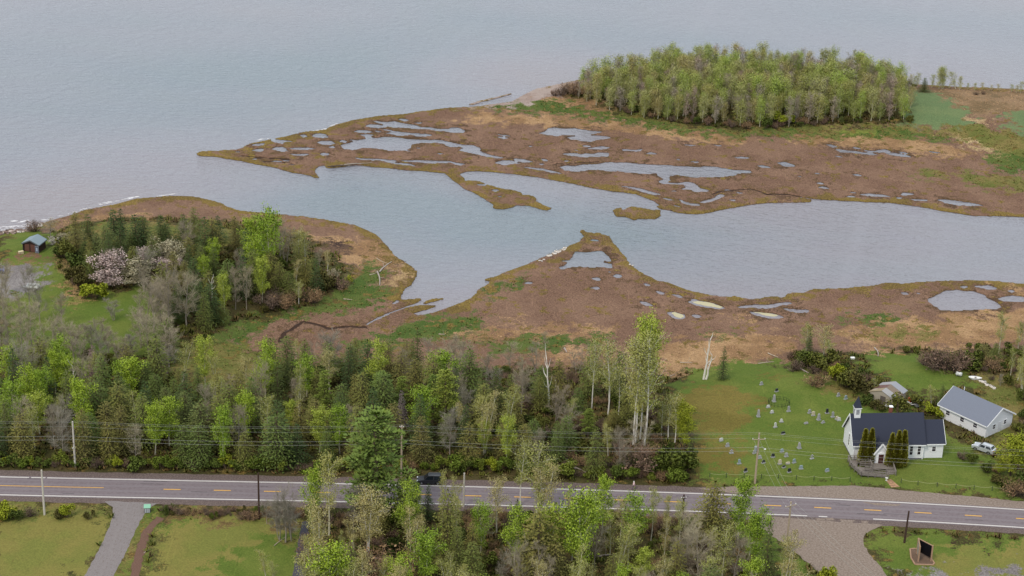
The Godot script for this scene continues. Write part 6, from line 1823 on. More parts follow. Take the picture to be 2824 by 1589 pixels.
	for s in rails:
		var a: Vector3 = s[0]
		var b: Vector3 = s[1]
		var cnt := int(ceil(a.distance_to(b) / 1.4))
		for k in cnt + 1:
			var q := a.lerp(b, float(k) / cnt)
			var ps := MB.new()
			ps.box(Vector3(q.x, (q.y + 0.98) * 0.5, q.z), Vector3(0.1, q.y + 0.98, 0.1))
			part("post", ps.mesh(), w, dk)
		for hgt in [0.98, 0.6, 0.25]:
			var rl := MB.new()
			rl.bar(a + Vector3(0, hgt, 0), b + Vector3(0, hgt, 0), 0.09 if hgt < 0.9 else 0.16, 0.06 if hgt > 0.9 else 0.14)
			part("rail", rl.mesh(), w, dk)
	for k in 3:
		var stp := MB.new()
		stp.box(Vector3(5.9, 0.42 - k * 0.17, 4.7 + k * 0.32), Vector3(1.5, 0.17, 0.34))
		part("step", stp.mesh(), w, dk)
	# brick walk from the steps to the gravel, each slab its own piece
	var walk := struct("walk", sheet(v2(WALK), 3.523), plain(c8(128, 104, 84)))
	var tones := [grain(c8(176, 140, 108), c8(160, 124, 96), c8(186, 154, 122), 1.2, 0.04, 0.95, 71), grain(c8(150, 118, 92), c8(138, 108, 86), c8(166, 134, 106), 1.2, 0.04, 0.95, 72)]
	var a0 := Vector2(WALK[0], WALK[1])
	var b0 := Vector2(WALK[2], WALK[3])
	var b1 := Vector2(WALK[4], WALK[5])
	var a1 := Vector2(WALK[6], WALK[7])
	for j in 7:
		for i in 3:
			var f0 := (j + 0.06) / 7.0
			var f1 := (j + 0.94) / 7.0
			var g0 := (i + 0.05) / 3.0
			var g1 := (i + 0.95) / 3.0
			var q := PackedVector2Array()
			for c in [[f0, g0], [f0, g1], [f1, g1], [f1, g0]]:
				q.append(a0.lerp(a1, c[0]).lerp(b0.lerp(b1, c[0]), c[1]))
			var sl := MB.new()
			var y := 3.55 + rng.randf() * 0.015
			sl.hexa([Vector3(q[0].x, 3.5, q[0].y), Vector3(q[1].x, 3.5, q[1].y), Vector3(q[2].x, 3.5, q[2].y), Vector3(q[3].x, 3.5, q[3].y), Vector3(q[0].x, y, q[0].y), Vector3(q[1].x, y, q[1].y), Vector3(q[2].x, y, q[2].y), Vector3(q[3].x, y, q[3].y)])
			part("slab", sl.mesh(), tones[rng.randi() % 2], walk)
	var spots := [[65.5, -333.4, 7.4], [66.7, -333.5, 7.5], [70.3, -332.5, 7.2], [71.5, -332.6, 7.7], [72.6, -333.0, 7.6]]
	for k in 5:
		var s: Array = spots[k]
		plant("column_cedar", "column", "column", "brown", s[0], s[1], s[2], 1.0, "tall clipped olive cedar column %s" % ["against the church front, outer of the pair", "against the church front, inner of the pair", "beside the church porch, first of three", "right of the church porch, middle of three", "right of the church porch, last of three"][k], "tree", "clipped cedars by the church porch")
	var bowl := MB.new()
	bowl.lathe(Vector3.ZERO, [[0.14, 0.0], [0.2, 0.05], [0.12, 0.35], [0.3, 0.6], [0.26, 0.62], [0.0, 0.5]], 12)
	single("stone_urn", "small pale stone urn at the foot of the ramp", "urn", bowl.mesh(), plain(c8(190, 188, 182)), Vector3(69.0, 3.5, -327.4))


func make_house() -> void:
	var white := grain(c8(208, 208, 210), c8(222, 222, 224), c8(196, 196, 200), 3.0, 0.03, 0.8, 63)
	var trim := plain(c8(228, 228, 230), 0.7)
	var grey := grain(c8(104, 108, 120), c8(120, 125, 138), c8(92, 96, 106), 2.0, 0.07, 0.85, 64)
	var glass := plain(c8(54, 50, 58), 0.15)
	var o := thing("house", "white bungalow under a broad blue grey shingle roof behind the church", "house", Vector3(93.6, 3.5, -348.4), atan2(0.66, 0.75))
	gable_house(o, 11.0, 8.2, 2.7, 5.1, 0.4, white, grey, trim, false, Vector3(0, 0, -5.5))
	window_at(o, "window", Vector3(-1.7, 1.6, 0.0), 0.0, 0.8, 0.9, glass, trim)
	window_at(o, "window", Vector3(1.7, 1.6, 0.0), 0.0, 0.8, 0.9, glass, trim)
	for z in [-2.5, -5.6, -9.0]:
		window_at(o, "window", Vector3(-4.1, 1.6, z), -PI / 2, 0.9, 0.9, glass, trim)
	var d := MB.new()
	d.box(Vector3(0.1, 1.05, 0.03), Vector3(0.9, 2.1, 0.08))
	part("door", d.mesh(), plain(c8(196, 196, 200)), o)
	var v := MB.new()
	v.tube(Vector3(0.9, 4.2, -9.5), Vector3(0.9, 5.5, -9.5), 0.08, 0.08, 8, true)
	part("vent_pipe", v.mesh(), plain(c8(220, 220, 220)), o)
	# collapsed shed
	var s := thing("collapsed_shed", "ruined little shed with patched pale and rust roof sheets in shrubs", "shed", Vector3(SHED[0], 3.5, SHED[1]), deg_to_rad(-38))
	s.scale = Vector3(1.25, 1.15, 1.25)
	var mb := MB.new()
	mb.prism([[-2.0, -0.1], [2.0, -0.1], [2.0, 1.7], [0, 2.5], [-2.0, 1.7]], Vector3(0, 0, 4.2), Vector3(0, 0, -2.1), Vector3.RIGHT, Vector3.UP)
	part("wall", mb.mesh(), grain(c8(150, 140, 126), c8(172, 164, 150), c8(120, 110, 98), 1.5, 0.05), s)
	var tints := [c8(146, 144, 146), c8(104, 76, 70), c8(142, 128, 104), c8(140, 142, 148), c8(120, 106, 92), c8(150, 148, 148)]
	for q in [-1, 1]:
		for k in 3:
			var r := MB.new()
			var z0 := -2.25 + k * 1.5
			var dip := rng.randf_range(-0.12, 0.06)
			r.hexa([Vector3(q * 2.25, 1.55 + dip, z0), Vector3(q * 2.25, 1.55, z0 + 1.44), Vector3(0, 2.52, z0 + 1.44), Vector3(0, 2.52, z0), Vector3(q * 2.25, 1.63 + dip, z0), Vector3(q * 2.25, 1.63, z0 + 1.44), Vector3(0, 2.6, z0 + 1.44), Vector3(0, 2.6, z0)])
			part("roof_sheet", r.mesh(), plain(tints[k + (3 if q > 0 else 0)], 0.7), s)
	var dr := MB.new()
	dr.box(Vector3(0.3, 0.8, 2.12), Vector3(0.9, 1.6, 0.06))
	part("door", dr.mesh(), plain(c8(92, 84, 78)), s)


func make_car(label: String, at: Vector3, turn: float, paint: Color, l := 4.5, h := 1.65, boxy := 0.0) -> Node3D:
	var o := thing("car", label, "car", at, turn)
	var pm := StandardMaterial3D.new()
	pm.albedo_color = paint
	pm.roughness = 0.35
	pm.metallic = 0.3
	pm.clearcoat_enabled = true
	pm.clearcoat = 0.8
	var black := plain(c8(26, 26, 28), 0.8)
	var glass := plain(c8(28, 34, 40), 0.08)
	var w := 0.9
	var k := l / 4.5
	var mb := MB.new()   # lower body, nose at -x
	var low := [[-2.25, 0.35], [-2.2, 0.72], [-2.05, 0.84], [-1.15, 0.98], [1.75, 1.02], [2.15, 0.98], [2.25, 0.62], [2.2, 0.32], [1.85, 0.28], [1.72, 0.52], [1.5, 0.64], [1.2, 0.64], [0.98, 0.52], [0.85, 0.28], [-0.95, 0.28], [-1.08, 0.52], [-1.3, 0.64], [-1.55, 0.64], [-1.78, 0.52], [-1.9, 0.3]]
	for q in low:
		q[0] *= k
	mb.prism(low, Vector3(0, 0, w * 1.9), Vector3(0, 0, -w * 0.95), Vector3.RIGHT, Vector3.UP)
	part("body", mb.mesh(), pm, o)
	mb = MB.new()
	var xr := 1.9 + boxy * 0.25
	var c := [Vector3(-1.05 * k, 0.97, -w * 0.9), Vector3(xr * k, 1.0, -w * 0.9), Vector3(xr * k, 1.0, w * 0.9), Vector3(-1.05 * k, 0.97, w * 0.9), Vector3(-0.3 * k, h, -w * 0.7), Vector3((xr - 0.35) * k, h - 0.02, -w * 0.7), Vector3((xr - 0.35) * k, h - 0.02, w * 0.7), Vector3(-0.3 * k, h, w * 0.7)]
	mb.hexa(c)
	part("cabin", mb.mesh(), pm, o)
	var pane := func(called: String, a: Vector3, b: Vector3, d: Vector3, e: Vector3) -> void:
		var m := (a + b + d + e) * 0.25
		var nn := (b - a).cross(d - a).normalized()
		if nn.dot(m - Vector3(0.4, 1.2, 0)) < 0.0:
			nn = -nn
		var g := MB.new()
		var u := []
		for q in [a, b, d, e]:
			u.append(m + (q - m) * 0.84 + nn * 0.012)
		g.quad(u[0], u[1], u[2], u[3], nn)
		part(called, g.mesh(), glass, o)
	pane.call("windscreen", c[0], c[3], c[7], c[4])
	pane.call("rear_window", c[1], c[2], c[6], c[5])
	for s in [[0, 1, 5, 4], [3, 2, 6, 7]]:
		var m0: Vector3 = c[s[0]].lerp(c[s[1]], 0.52)
		var m1: Vector3 = c[s[3]].lerp(c[s[2]], 0.45)
		pane.call("side_window", c[s[0]], m0, m1, c[s[3]])
		pane.call("side_window", m0, c[s[1]], c[s[2]], m1)
	for x in [-1.42, 1.35]:
		for s in [-1, 1]:
			var t := MB.new()
			t.lathe(Vector3(x * k, 0.34, s * 0.76 - 0.1), [[0.2, 0.0], [0.33, 0.02], [0.34, 0.1], [0.33, 0.18], [0.2, 0.2]], 16, Vector3.BACK)
			var wh := part("wheel", t.mesh(), black, o)
			t = MB.new()
			t.lathe(Vector3(x * k, 0.34, s * 0.76 - 0.11), [[0.0, 0.0], [0.2, 0.0], [0.2, 0.22], [0.0, 0.22]], 12, Vector3.BACK)
			part("rim", t.mesh(), plain(c8(150, 152, 156), 0.35, 0.7), wh)
	for s in [-1, 1]:
		var t := MB.new()
		t.box(Vector3(-2.15 * k, 0.74, s * 0.64), Vector3(0.2, 0.14, 0.34))
		part("headlight", t.mesh(), plain(c8(226, 230, 234), 0.1), o)
		t = MB.new()
		t.box(Vector3(2.18 * k, 0.86, s * 0.7), Vector3(0.12, 0.22, 0.22))
		part("tail_light", t.mesh(), plain(c8(150, 26, 24), 0.2), o)
		t = MB.new()
		t.bar(Vector3(-0.15 * k, h + 0.05, s * 0.55), Vector3((xr - 0.5) * k, h + 0.05, s * 0.55), 0.05, 0.05)
		part("roof_rail", t.mesh(), plain(c8(140, 142, 146), 0.4, 0.6), o)
		t = MB.new()
		t.box(Vector3(-0.75 * k, 1.05, s * 0.99), Vector3(0.12, 0.14, 0.16))
		part("mirror", t.mesh(), pm, o)
	return o


func make_stones() -> void:
	var tints := {"grey": grain(c8(140, 140, 140), c8(160, 160, 160), c8(122, 122, 124), 0.8, 0.05, 0.8, 81), "dark": plain(c8(46, 48, 52), 0.3), "pale": grain(c8(180, 168, 144), c8(190, 182, 162), c8(162, 150, 126), 0.8, 0.05, 0.9, 82), "white": grain(c8(186, 186, 182), c8(198, 198, 194), c8(172, 172, 168), 0.8, 0.05, 0.8, 83), "blue": plain(c8(132, 146, 152), 0.4)}
	var look := {"grey": "weathered grey", "dark": "polished black", "pale": "cream coloured", "white": "white marble", "blue": "blue grey granite"}
	for s in STONES:   # [x, z, tint, shape, height]
		var h: float = s[4] * 0.7
		var m: Material = tints[s[2]]
		var shape: String = {"slab": "upright slab", "tall": "slim tall", "block": "low broad", "obelisk": "obelisk", "cross": "cross shaped"}[s[3]]
		var o := thing("gravestone", "%s %s gravestone in the church lawn" % [look[s[2]], shape], "gravestone", at_ground(s[0], s[1]), deg_to_rad(rng.randf_range(10, 40)), "%s %s gravestones" % [look[s[2]], shape])
		var b := MB.new()
		b.box(Vector3(0, 0.06, 0), Vector3(0.8 if s[3] != "obelisk" else 0.7, 0.2, 0.42 if s[3] != "obelisk" else 0.7))
		part("base", b.mesh(), tints["grey"], o)
		b = MB.new()
		if s[3] == "obelisk":
			b.hexa([Vector3(-0.25, 0.16, -0.25), Vector3(0.25, 0.16, -0.25), Vector3(0.25, 0.16, 0.25), Vector3(-0.25, 0.16, 0.25), Vector3(-0.16, h, -0.16), Vector3(0.16, h, -0.16), Vector3(0.16, h, 0.16), Vector3(-0.16, h, 0.16)])
			for q in 4:
				var a := [[-1, -1], [1, -1], [1, 1], [-1, 1]]
				b.flat3(Vector3(a[q][0] * 0.16, h, a[q][1] * 0.16), Vector3(a[(q + 1) % 4][0] * 0.16, h, a[(q + 1) % 4][1] * 0.16), Vector3(0, h + 0.22, 0), Vector3(0, h, 0))
		elif s[3] == "cross":
			b.box(Vector3(0, h * 0.5 + 0.08, 0), Vector3(0.18, h, 0.14))
			b.box(Vector3(0, h * 0.72, 0), Vector3(0.62, 0.17, 0.135))
		else:
			var w: float = {"slab": 0.32, "tall": 0.24, "block": 0.4}[s[3]]
			var prof := [[-w, 0.15], [w, 0.15], [w, h * 0.8]]
			for q in 7:
				var a := PI * q / 6.0
				prof.append([cos(a) * w, h * 0.8 + sin(a) * h * 0.2])
			prof.append([-w, h * 0.8])
			b.prism(prof, Vector3(0, 0, 0.16), Vector3(0, 0, -0.08), Vector3.RIGHT, Vector3.UP)
		part("stone", b.mesh(), m, o)
	# a family plot inside a low iron railing
	var r := thing("grave_railing", "low dark iron railing round an overgrown family grave", "railing", at_ground(RING[0], RING[1]))
	var iron := plain(c8(40, 46, 42), 0.6, 0.4)
	for k in 18:
		var a := TAU * k / 18.0
		var b := TAU * (k + 1) / 18.0
		var p := Vector3(cos(a) * 2.1, 0, sin(a) * 1.7)
		var q := Vector3(cos(b) * 2.1, 0, sin(b) * 1.7)
		var mb := MB.new()
		mb.tube(p, p + Vector3(0, 0.8, 0), 0.035, 0.025, 5, true)
		part("post", mb.mesh(), iron, r)
		mb = MB.new()
		for y in [0.3, 0.7]:
			mb.tube(p + Vector3(0, y, 0), q + Vector3(0, y, 0), 0.025, 0.025, 4)
		part("rail", mb.mesh(), iron, r)


func make_ropes() -> void:
	var pm := plain(c8(58, 70, 54), 0.8)
	var rm := plain(c8(150, 150, 112), 0.9)
	for run in ROPES:
		for k in run[0].size() / 2:
			var p := at_ground(run[0][k * 2], run[0][k * 2 + 1])
			var mb := MB.new()
			mb.tube(Vector3(0, -0.2, 0), Vector3(0, 0.9, 0), 0.07, 0.065, 8, true)
			single("fence_post", "short green post of the rope fence %s" % run[1], "post", mb.mesh(), pm, p, 0.0, "rope fence posts " + run[1])
			if k + 1 < run[0].size() / 2:
				var q := at_ground(run[0][k * 2 + 2], run[0][k * 2 + 3])
				var rp := MB.new()
				var line := []
				for i in 9:
					var f := i / 8.0
					line.append((q - p) * f + Vector3(0, 0.82 - 0.24 * 4.0 * f * (1.0 - f), 0))
				rp.path(line, 0.03, 0.03, 5)
				single("fence_rope", "sagging pale rope of the fence %s" % run[1], "rope", rp.mesh(), rm, p, 0.0, "fence ropes " + run[1])


func make_log(label: String, a: Vector3, b: Vector3, r: float, m: Material, stubs: int, called := "fallen_log") -> void:
	var o := thing(called, label, "log", a)
	var mb := MB.new()
	var d := b - a
	var bend := Vector3(d.z, 0, -d.x).normalized() * rng.randf_range(-0.06, 0.06) * d.length()
	mb.path([Vector3.ZERO, d * 0.35 + bend, d * 0.7 + bend * 0.8, d], r, r * 0.45, 8)
	mb.tube(d, d + d.normalized() * 0.01, r * 0.45, 0.0, 8)
	mb.tube(Vector3.ZERO, -d.normalized() * 0.01, r, 0.0, 8)
	part("trunk", mb.mesh(), m, o)
	for k in stubs:
		var s := MB.new()
		var f := rng.randf_range(0.3, 0.95)
		var q := d * f + bend * 0.8
		s.path([q, q + (rdir() + Vector3.UP * 0.8 + d.normalized() * 0.6).normalized() * rng.randf_range(0.5, 1.6)], r * 0.35, 0.02, 4)
		part("branch", s.mesh(), m, o)


func rock_mesh(r: float, squash: float) -> ArrayMesh:
	var mb := MB.new()
	var f := FastNoiseLite.new()
	f.seed = rng.randi() % 1000
	f.frequency = 0.9
	var rows := 5
	var cols := 8
	var pt := func(i: int, j: int) -> Vector3:
		var y := cos(PI * i / rows)
		var s := sin(PI * i / rows)
		var p := Vector3(cos(TAU * j / cols) * s, y, sin(TAU * j / cols) * s)
		return p * r * (1.0 + 0.45 * f.get_noise_3dv(p * 1.7)) * Vector3(1, squash, 0.8)
	for i in rows:
		for j in cols:
			mb.flat(pt.call(i, j), pt.call(i, j + 1), pt.call(i + 1, j + 1), pt.call(i + 1, j), Vector3.ZERO)
	return mb.mesh()


func make_driftwood() -> void:
	var silver: Material = bark["dead"]
	var pale := plain(c8(164, 150, 134), 0.9)
	for l in LOGS:   # [x0, z0, x1, z1, radius, stubs, label]
		var a := at_ground(l[0], l[1], l[4] * 0.8)
		var b := at_ground(l[2], l[3], l[4] * 0.6)
		make_log(l[6], a, b, l[4], pale if l[4] < 0.16 else silver, l[5])
	# the heap of drift timber at the mouth of the lagoon
	for k in 9:
		var f := k / 8.0
		var x := lerpf(PILE[0], PILE[2], f)
		var z := lerpf(PILE[1], PILE[3], f)
		make_log("%s timber in the driftwood heap on the lagoon shore" % ["stout blackened", "thin blackened", "broken dark", "root end dark", "first grey", "second grey", "third grey", "fourth grey", "outermost grey"][k], Vector3(x, 0.3, z), Vector3(x + rng.randf_range(1.5, 5.0), 0.4 + rng.randf() * 0.3, z - rng.randf_range(-0.5, 0.9)), rng.randf_range(0.09, 0.16), bark["dark"] if k < 4 else bark["grey"], 1, "drift_timber")
	for s in SNAG_SPOTS:   # dead white trees
		var o := thing("dead_snag", s[4], "tree", at_ground(s[0], s[1]))
		var mb := MB.new()
		var pts := [Vector3.ZERO]
		for k in 5:
			pts.append(Vector3(s[3] * (k + 1) / 5.0 + rng.randf_range(-0.12, 0.12), s[2] * (k + 1) / 5.0, rng.randf_range(-0.1, 0.1)))
		mb.path(pts, 0.24, 0.05, 7)
		part("trunk", mb.mesh(), bark["white"], o)
		for k in 7:
			var b := MB.new()
			var i := 2 + k % 4
			var d := Vector3(rng.randf_range(-1, 1), rng.randf_range(0.6, 1.4), rng.randf_range(-0.6, 0.6)).normalized()
			b.path([pts[i], pts[i] + d * s[2] * 0.12, pts[i] + (d + Vector3.UP * 0.4) * s[2] * rng.randf_range(0.14, 0.24)], 0.08, 0.015, 5)
			part("branch", b.mesh(), bark["white"], o)
	var rm := [plain(c8(182, 170, 160)), plain(c8(150, 132, 124)), plain(c8(200, 192, 184)), plain(c8(128, 108, 100))]
	var shapes := []
	for k in 5:
		shapes.append(rock_mesh(0.5, 0.6))
	for s in ROCKS:   # [x, z, size, tint, label]
		var o := single("rock", s[4], "rock", shapes[rng.randi() % 5], rm[s[3]], at_ground(s[0], s[1], s[2] * 0.12), rng.randf() * TAU, s[4])
		o.scale = Vector3.ONE * s[2]
	for p in ALGAE:
		var q := struct("algae_mat", sheet(ragged_outline(v2(p), 0.18, 0.5), 0.012), grain(c8(186, 172, 124), c8(172, 166, 138), c8(158, 158, 152), 4.0, 0.05))
		q.set_meta("kind", "stuff")
		tag(q, "yellowish algae and foam skin on a marsh pool", "algae")
	for p in FOAM:   # broken crests and spent foam in the shallows
		var poly := v2(p)
		var box := Rect2(poly[0], Vector2.ZERO)
		for q in poly:
			box = box.expand(q)
		var fm := MB.new()
		for k in int(40 + box.size.x * 14.0):
			var m := box.position + Vector2(rng.randf(), rng.randf()) * box.size
			if not Geometry2D.is_point_in_polygon(m, poly):
				continue
			var l := rng.randf_range(0.15, 0.9)
			var w := rng.randf_range(0.06, 0.2)
			var a := rng.randf_range(0.05, 0.5)
			var ring := []
			for q in 7:
				var g := TAU * q / 7.0
				ring.append(Vector3(m.x, 0.014 + 0.0004 * (k % 20), m.y) + Basis(Vector3.UP, a) * Vector3(cos(g) * l * rng.randf_range(0.6, 1.1), 0, sin(g) * w * rng.randf_range(0.6, 1.2)))
			for q in 7:
				fm.tri(Vector3(m.x, 0.014 + 0.0004 * (k % 20), m.y), ring[q], ring[(q + 1) % 7], Vector3.UP, Vector3.UP, Vector3.UP)
		if fm.v.size() == 0:
			continue
		var q := struct("sea_foam", fm.mesh(), grain(c8(196, 192, 194), c8(214, 212, 214), c8(176, 170, 172), 4.0, 0.06, 0.9, 92))
		q.set_meta("kind", "stuff")
		tag(q, "white foam where small waves break on the shore", "foam")


func make_shack() -> void:
	var o := thing("shack", "dark brown shack above the beach with pale grey blue gable roof", "shed", Vector3(SHACK[0], 3.5, SHACK[1]), deg_to_rad(-14))
	var dark := grain(c8(52, 40, 36), c8(64, 48, 43), c8(44, 34, 32), 1.2, 0.05)
	var roof := grain(c8(118, 132, 140), c8(130, 143, 151), c8(108, 121, 129), 2.0, 0.04, 0.6, 91)
	var hs := gable_house(o, 3.4, 3.8, 1.9, 2.75, 0.25, dark, roof, plain(c8(90, 96, 100)), false, Vector3(0, 0, -1.7))
	for x in [-1.6, -0.2]:
		var b := MB.new()
		b.box(Vector3(x + 0.7, 0.95, 0.04), Vector3(1.1, 1.7, 0.06))
		part("door", b.mesh(), plain(c8(92, 62, 52)), o)
	for k in 3:
		var b := MB.new()
		b.box(Vector3(1.6, 0.9, 0.3 + k * 0.02), Vector3(0.9 - k * 0.25, 1.7 - k * 0.4, 0.05))
		part("leaning_panel", b.mesh(), plain([c8(120, 124, 134), c8(52, 58, 74), c8(150, 160, 176)][k], 0.5), o)
	for s in [-1.85, 2.05]:
		var b := MB.new()
		b.box(Vector3(s, 0.9, 0.15), Vector3(0.12, 1.8, 0.12))
		part("post", b.mesh(), plain(c8(50, 46, 46)), o)
	for k in 4:
		var b := MB.new()
		b.box(Vector3(0, 0.08 + k * 0.14, 0), Vector3(1.1, 0.1, 0.7), 0.1 * k)
		single("lumber_stack", "pale board in the stack before the shack", "lumber", b.mesh(), plain(c8(196, 182, 150)), Vector3(SHACK[0] - 2.0, 3.5, SHACK[1] + 1.0 + k * 0.02), 0.3, "boards before the shack")
	var t := thing("utility_trailer", "small white utility trailer parked on the gravel yard", "trailer", Vector3(TRAILER[0], 3.5, TRAILER[1]), deg_to_rad(-4))
	var b := MB.new()
	b.box(Vector3(0, 0.55, 0), Vector3(2.6, 0.12, 1.4))
	part("bed", b.mesh(), plain(c8(120, 122, 124)), t)
	b = MB.new()
	for s in [-1, 1]:
		b.box(Vector3(0, 0.85, s * 0.68), Vector3(2.5, 0.5, 0.05))
		b.box(Vector3(s * 1.24, 0.84, 0), Vector3(0.05, 0.48, 1.3))
	part("side_panel", b.mesh(), plain(c8(214, 214, 212), 0.5), t)
	b = MB.new()
	b.bar(Vector3(-1.3, 0.5, -0.4), Vector3(-2.3, 0.48, 0), 0.08, 0.08)
	b.bar(Vector3(-1.3, 0.5, 0.4), Vector3(-2.3, 0.48, 0), 0.08, 0.08)
	part("drawbar", b.mesh(), plain(c8(190, 190, 190), 0.4), t)
	for s in [-1, 1]:
		b = MB.new()
		b.lathe(Vector3(0.4, 0.3, s * 0.82 - 0.09), [[0.14, 0.0], [0.29, 0.02], [0.3, 0.09], [0.29, 0.16], [0.14, 0.18]], 14, Vector3.BACK)
		var wh := part("wheel", b.mesh(), plain(c8(30, 30, 32)), t)
		b = MB.new()
		b.lathe(Vector3(0.4, 0.3, s * 0.82 - 0.1), [[0.0, 0.0], [0.15, 0.0], [0.15, 0.2], [0.0, 0.2]], 10, Vector3.BACK)
		part("rim", b.mesh(), plain(c8(190, 190, 190), 0.4), wh)
	make_car("blue car at the edge of the gravel yard", Vector3(BLUECAR[0], 3.5, BLUECAR[1]), deg_to_rad(160), c8(70, 84, 150), 4.4, 1.45)


func make_sign() -> void:
	var post := grain(c8(150, 122, 100), c8(166, 136, 112), c8(132, 106, 88), 1.5, 0.04)
	var o := thing("roadside_sign", "V shaped roadside sign with blank black panel on timber posts", "sign", Vector3(SIGN[0], 3.5, SIGN[1]))
	var p := [Vector3.ZERO, Vector3(SIGN[2] - SIGN[0], 0, SIGN[3] - SIGN[1]), Vector3(SIGN[4] - SIGN[0], 0, SIGN[5] - SIGN[1])]
	for q in p:
		var b := MB.new()
		b.box(q + Vector3(0, 1.5, 0), Vector3(0.24, 3.1, 0.24))
		part("post", b.mesh(), post, o)
	for k in [1, 2]:
		var a: Vector3 = p[0].lerp(p[k], 0.05)
		var d: Vector3 = p[0].lerp(p[k], 0.95)
		var b := MB.new()
		b.bar(a + Vector3(0, 1.8, 0), d + Vector3(0, 1.8, 0), 0.1, 2.3)
		part("panel", b.mesh(), plain(c8(16, 16, 22), 0.35) if k == 2 else plain(c8(150, 142, 132), 0.6), o)
		b = MB.new()
		b.bar(a + Vector3(0, 3.0, 0), d + Vector3(0, 3.0, 0), 0.16, 0.1)
		part("cap_rail", b.mesh(), post, o)
	struct("sign_bed", sheet(ragged_outline(v2(PLINTH), 0.05), 3.56), grain(c8(92, 74, 62), c8(112, 92, 78), c8(80, 64, 54), 2.0, 0.05))
	var rim := v2(PLINTH)
	var kerb := thing("timber_edging", "tan timber edging round the bed of the black sign", "edging", Vector3(0, 0, 0))
	for k in rim.size():
		var a := rim[k]
		var c := rim[(k + 1) % rim.size()]
		var b := MB.new()
		b.bar(Vector3(a.x, 3.56, a.y), Vector3(c.x, 3.56, c.y), 0.22, 0.18)
		part("beam", b.mesh(), post, kerb)
	var bin := thing("garbage_box", "green lidded grey garbage box beside the driveway mouth", "box", Vector3(BIN[0], 3.5, BIN[1]), deg_to_rad(8))
	var b := MB.new()
	b.hexa([Vector3(-0.5, 0, -0.4), Vector3(0.5, 0, -0.4), Vector3(0.5, 0, 0.4), Vector3(-0.5, 0, 0.4), Vector3(-0.5, 1.15, -0.4), Vector3(0.5, 1.15, -0.4), Vector3(0.5, 0.95, 0.4), Vector3(-0.5, 0.95, 0.4)])
	part("body", b.mesh(), plain(c8(96, 100, 104)), bin)
	for x in [-0.3, 0.0, 0.3]:
		b = MB.new()
		b.box(Vector3(x, 0.48, 0.42), Vector3(0.2, 0.8, 0.05))
		part("slat", b.mesh(), plain(c8(168, 172, 176)), bin)
	b = MB.new()
	b.hexa([Vector3(-0.58, 1.17, -0.48), Vector3(0.58, 1.17, -0.48), Vector3(0.58, 0.95, 0.48), Vector3(-0.58, 0.95, 0.48), Vector3(-0.58, 1.25, -0.48), Vector3(0.58, 1.25, -0.48), Vector3(0.58, 1.03, 0.48), Vector3(-0.58, 1.03, 0.48)])
	part("lid", b.mesh(), plain(c8(126, 172, 146), 0.5), bin)


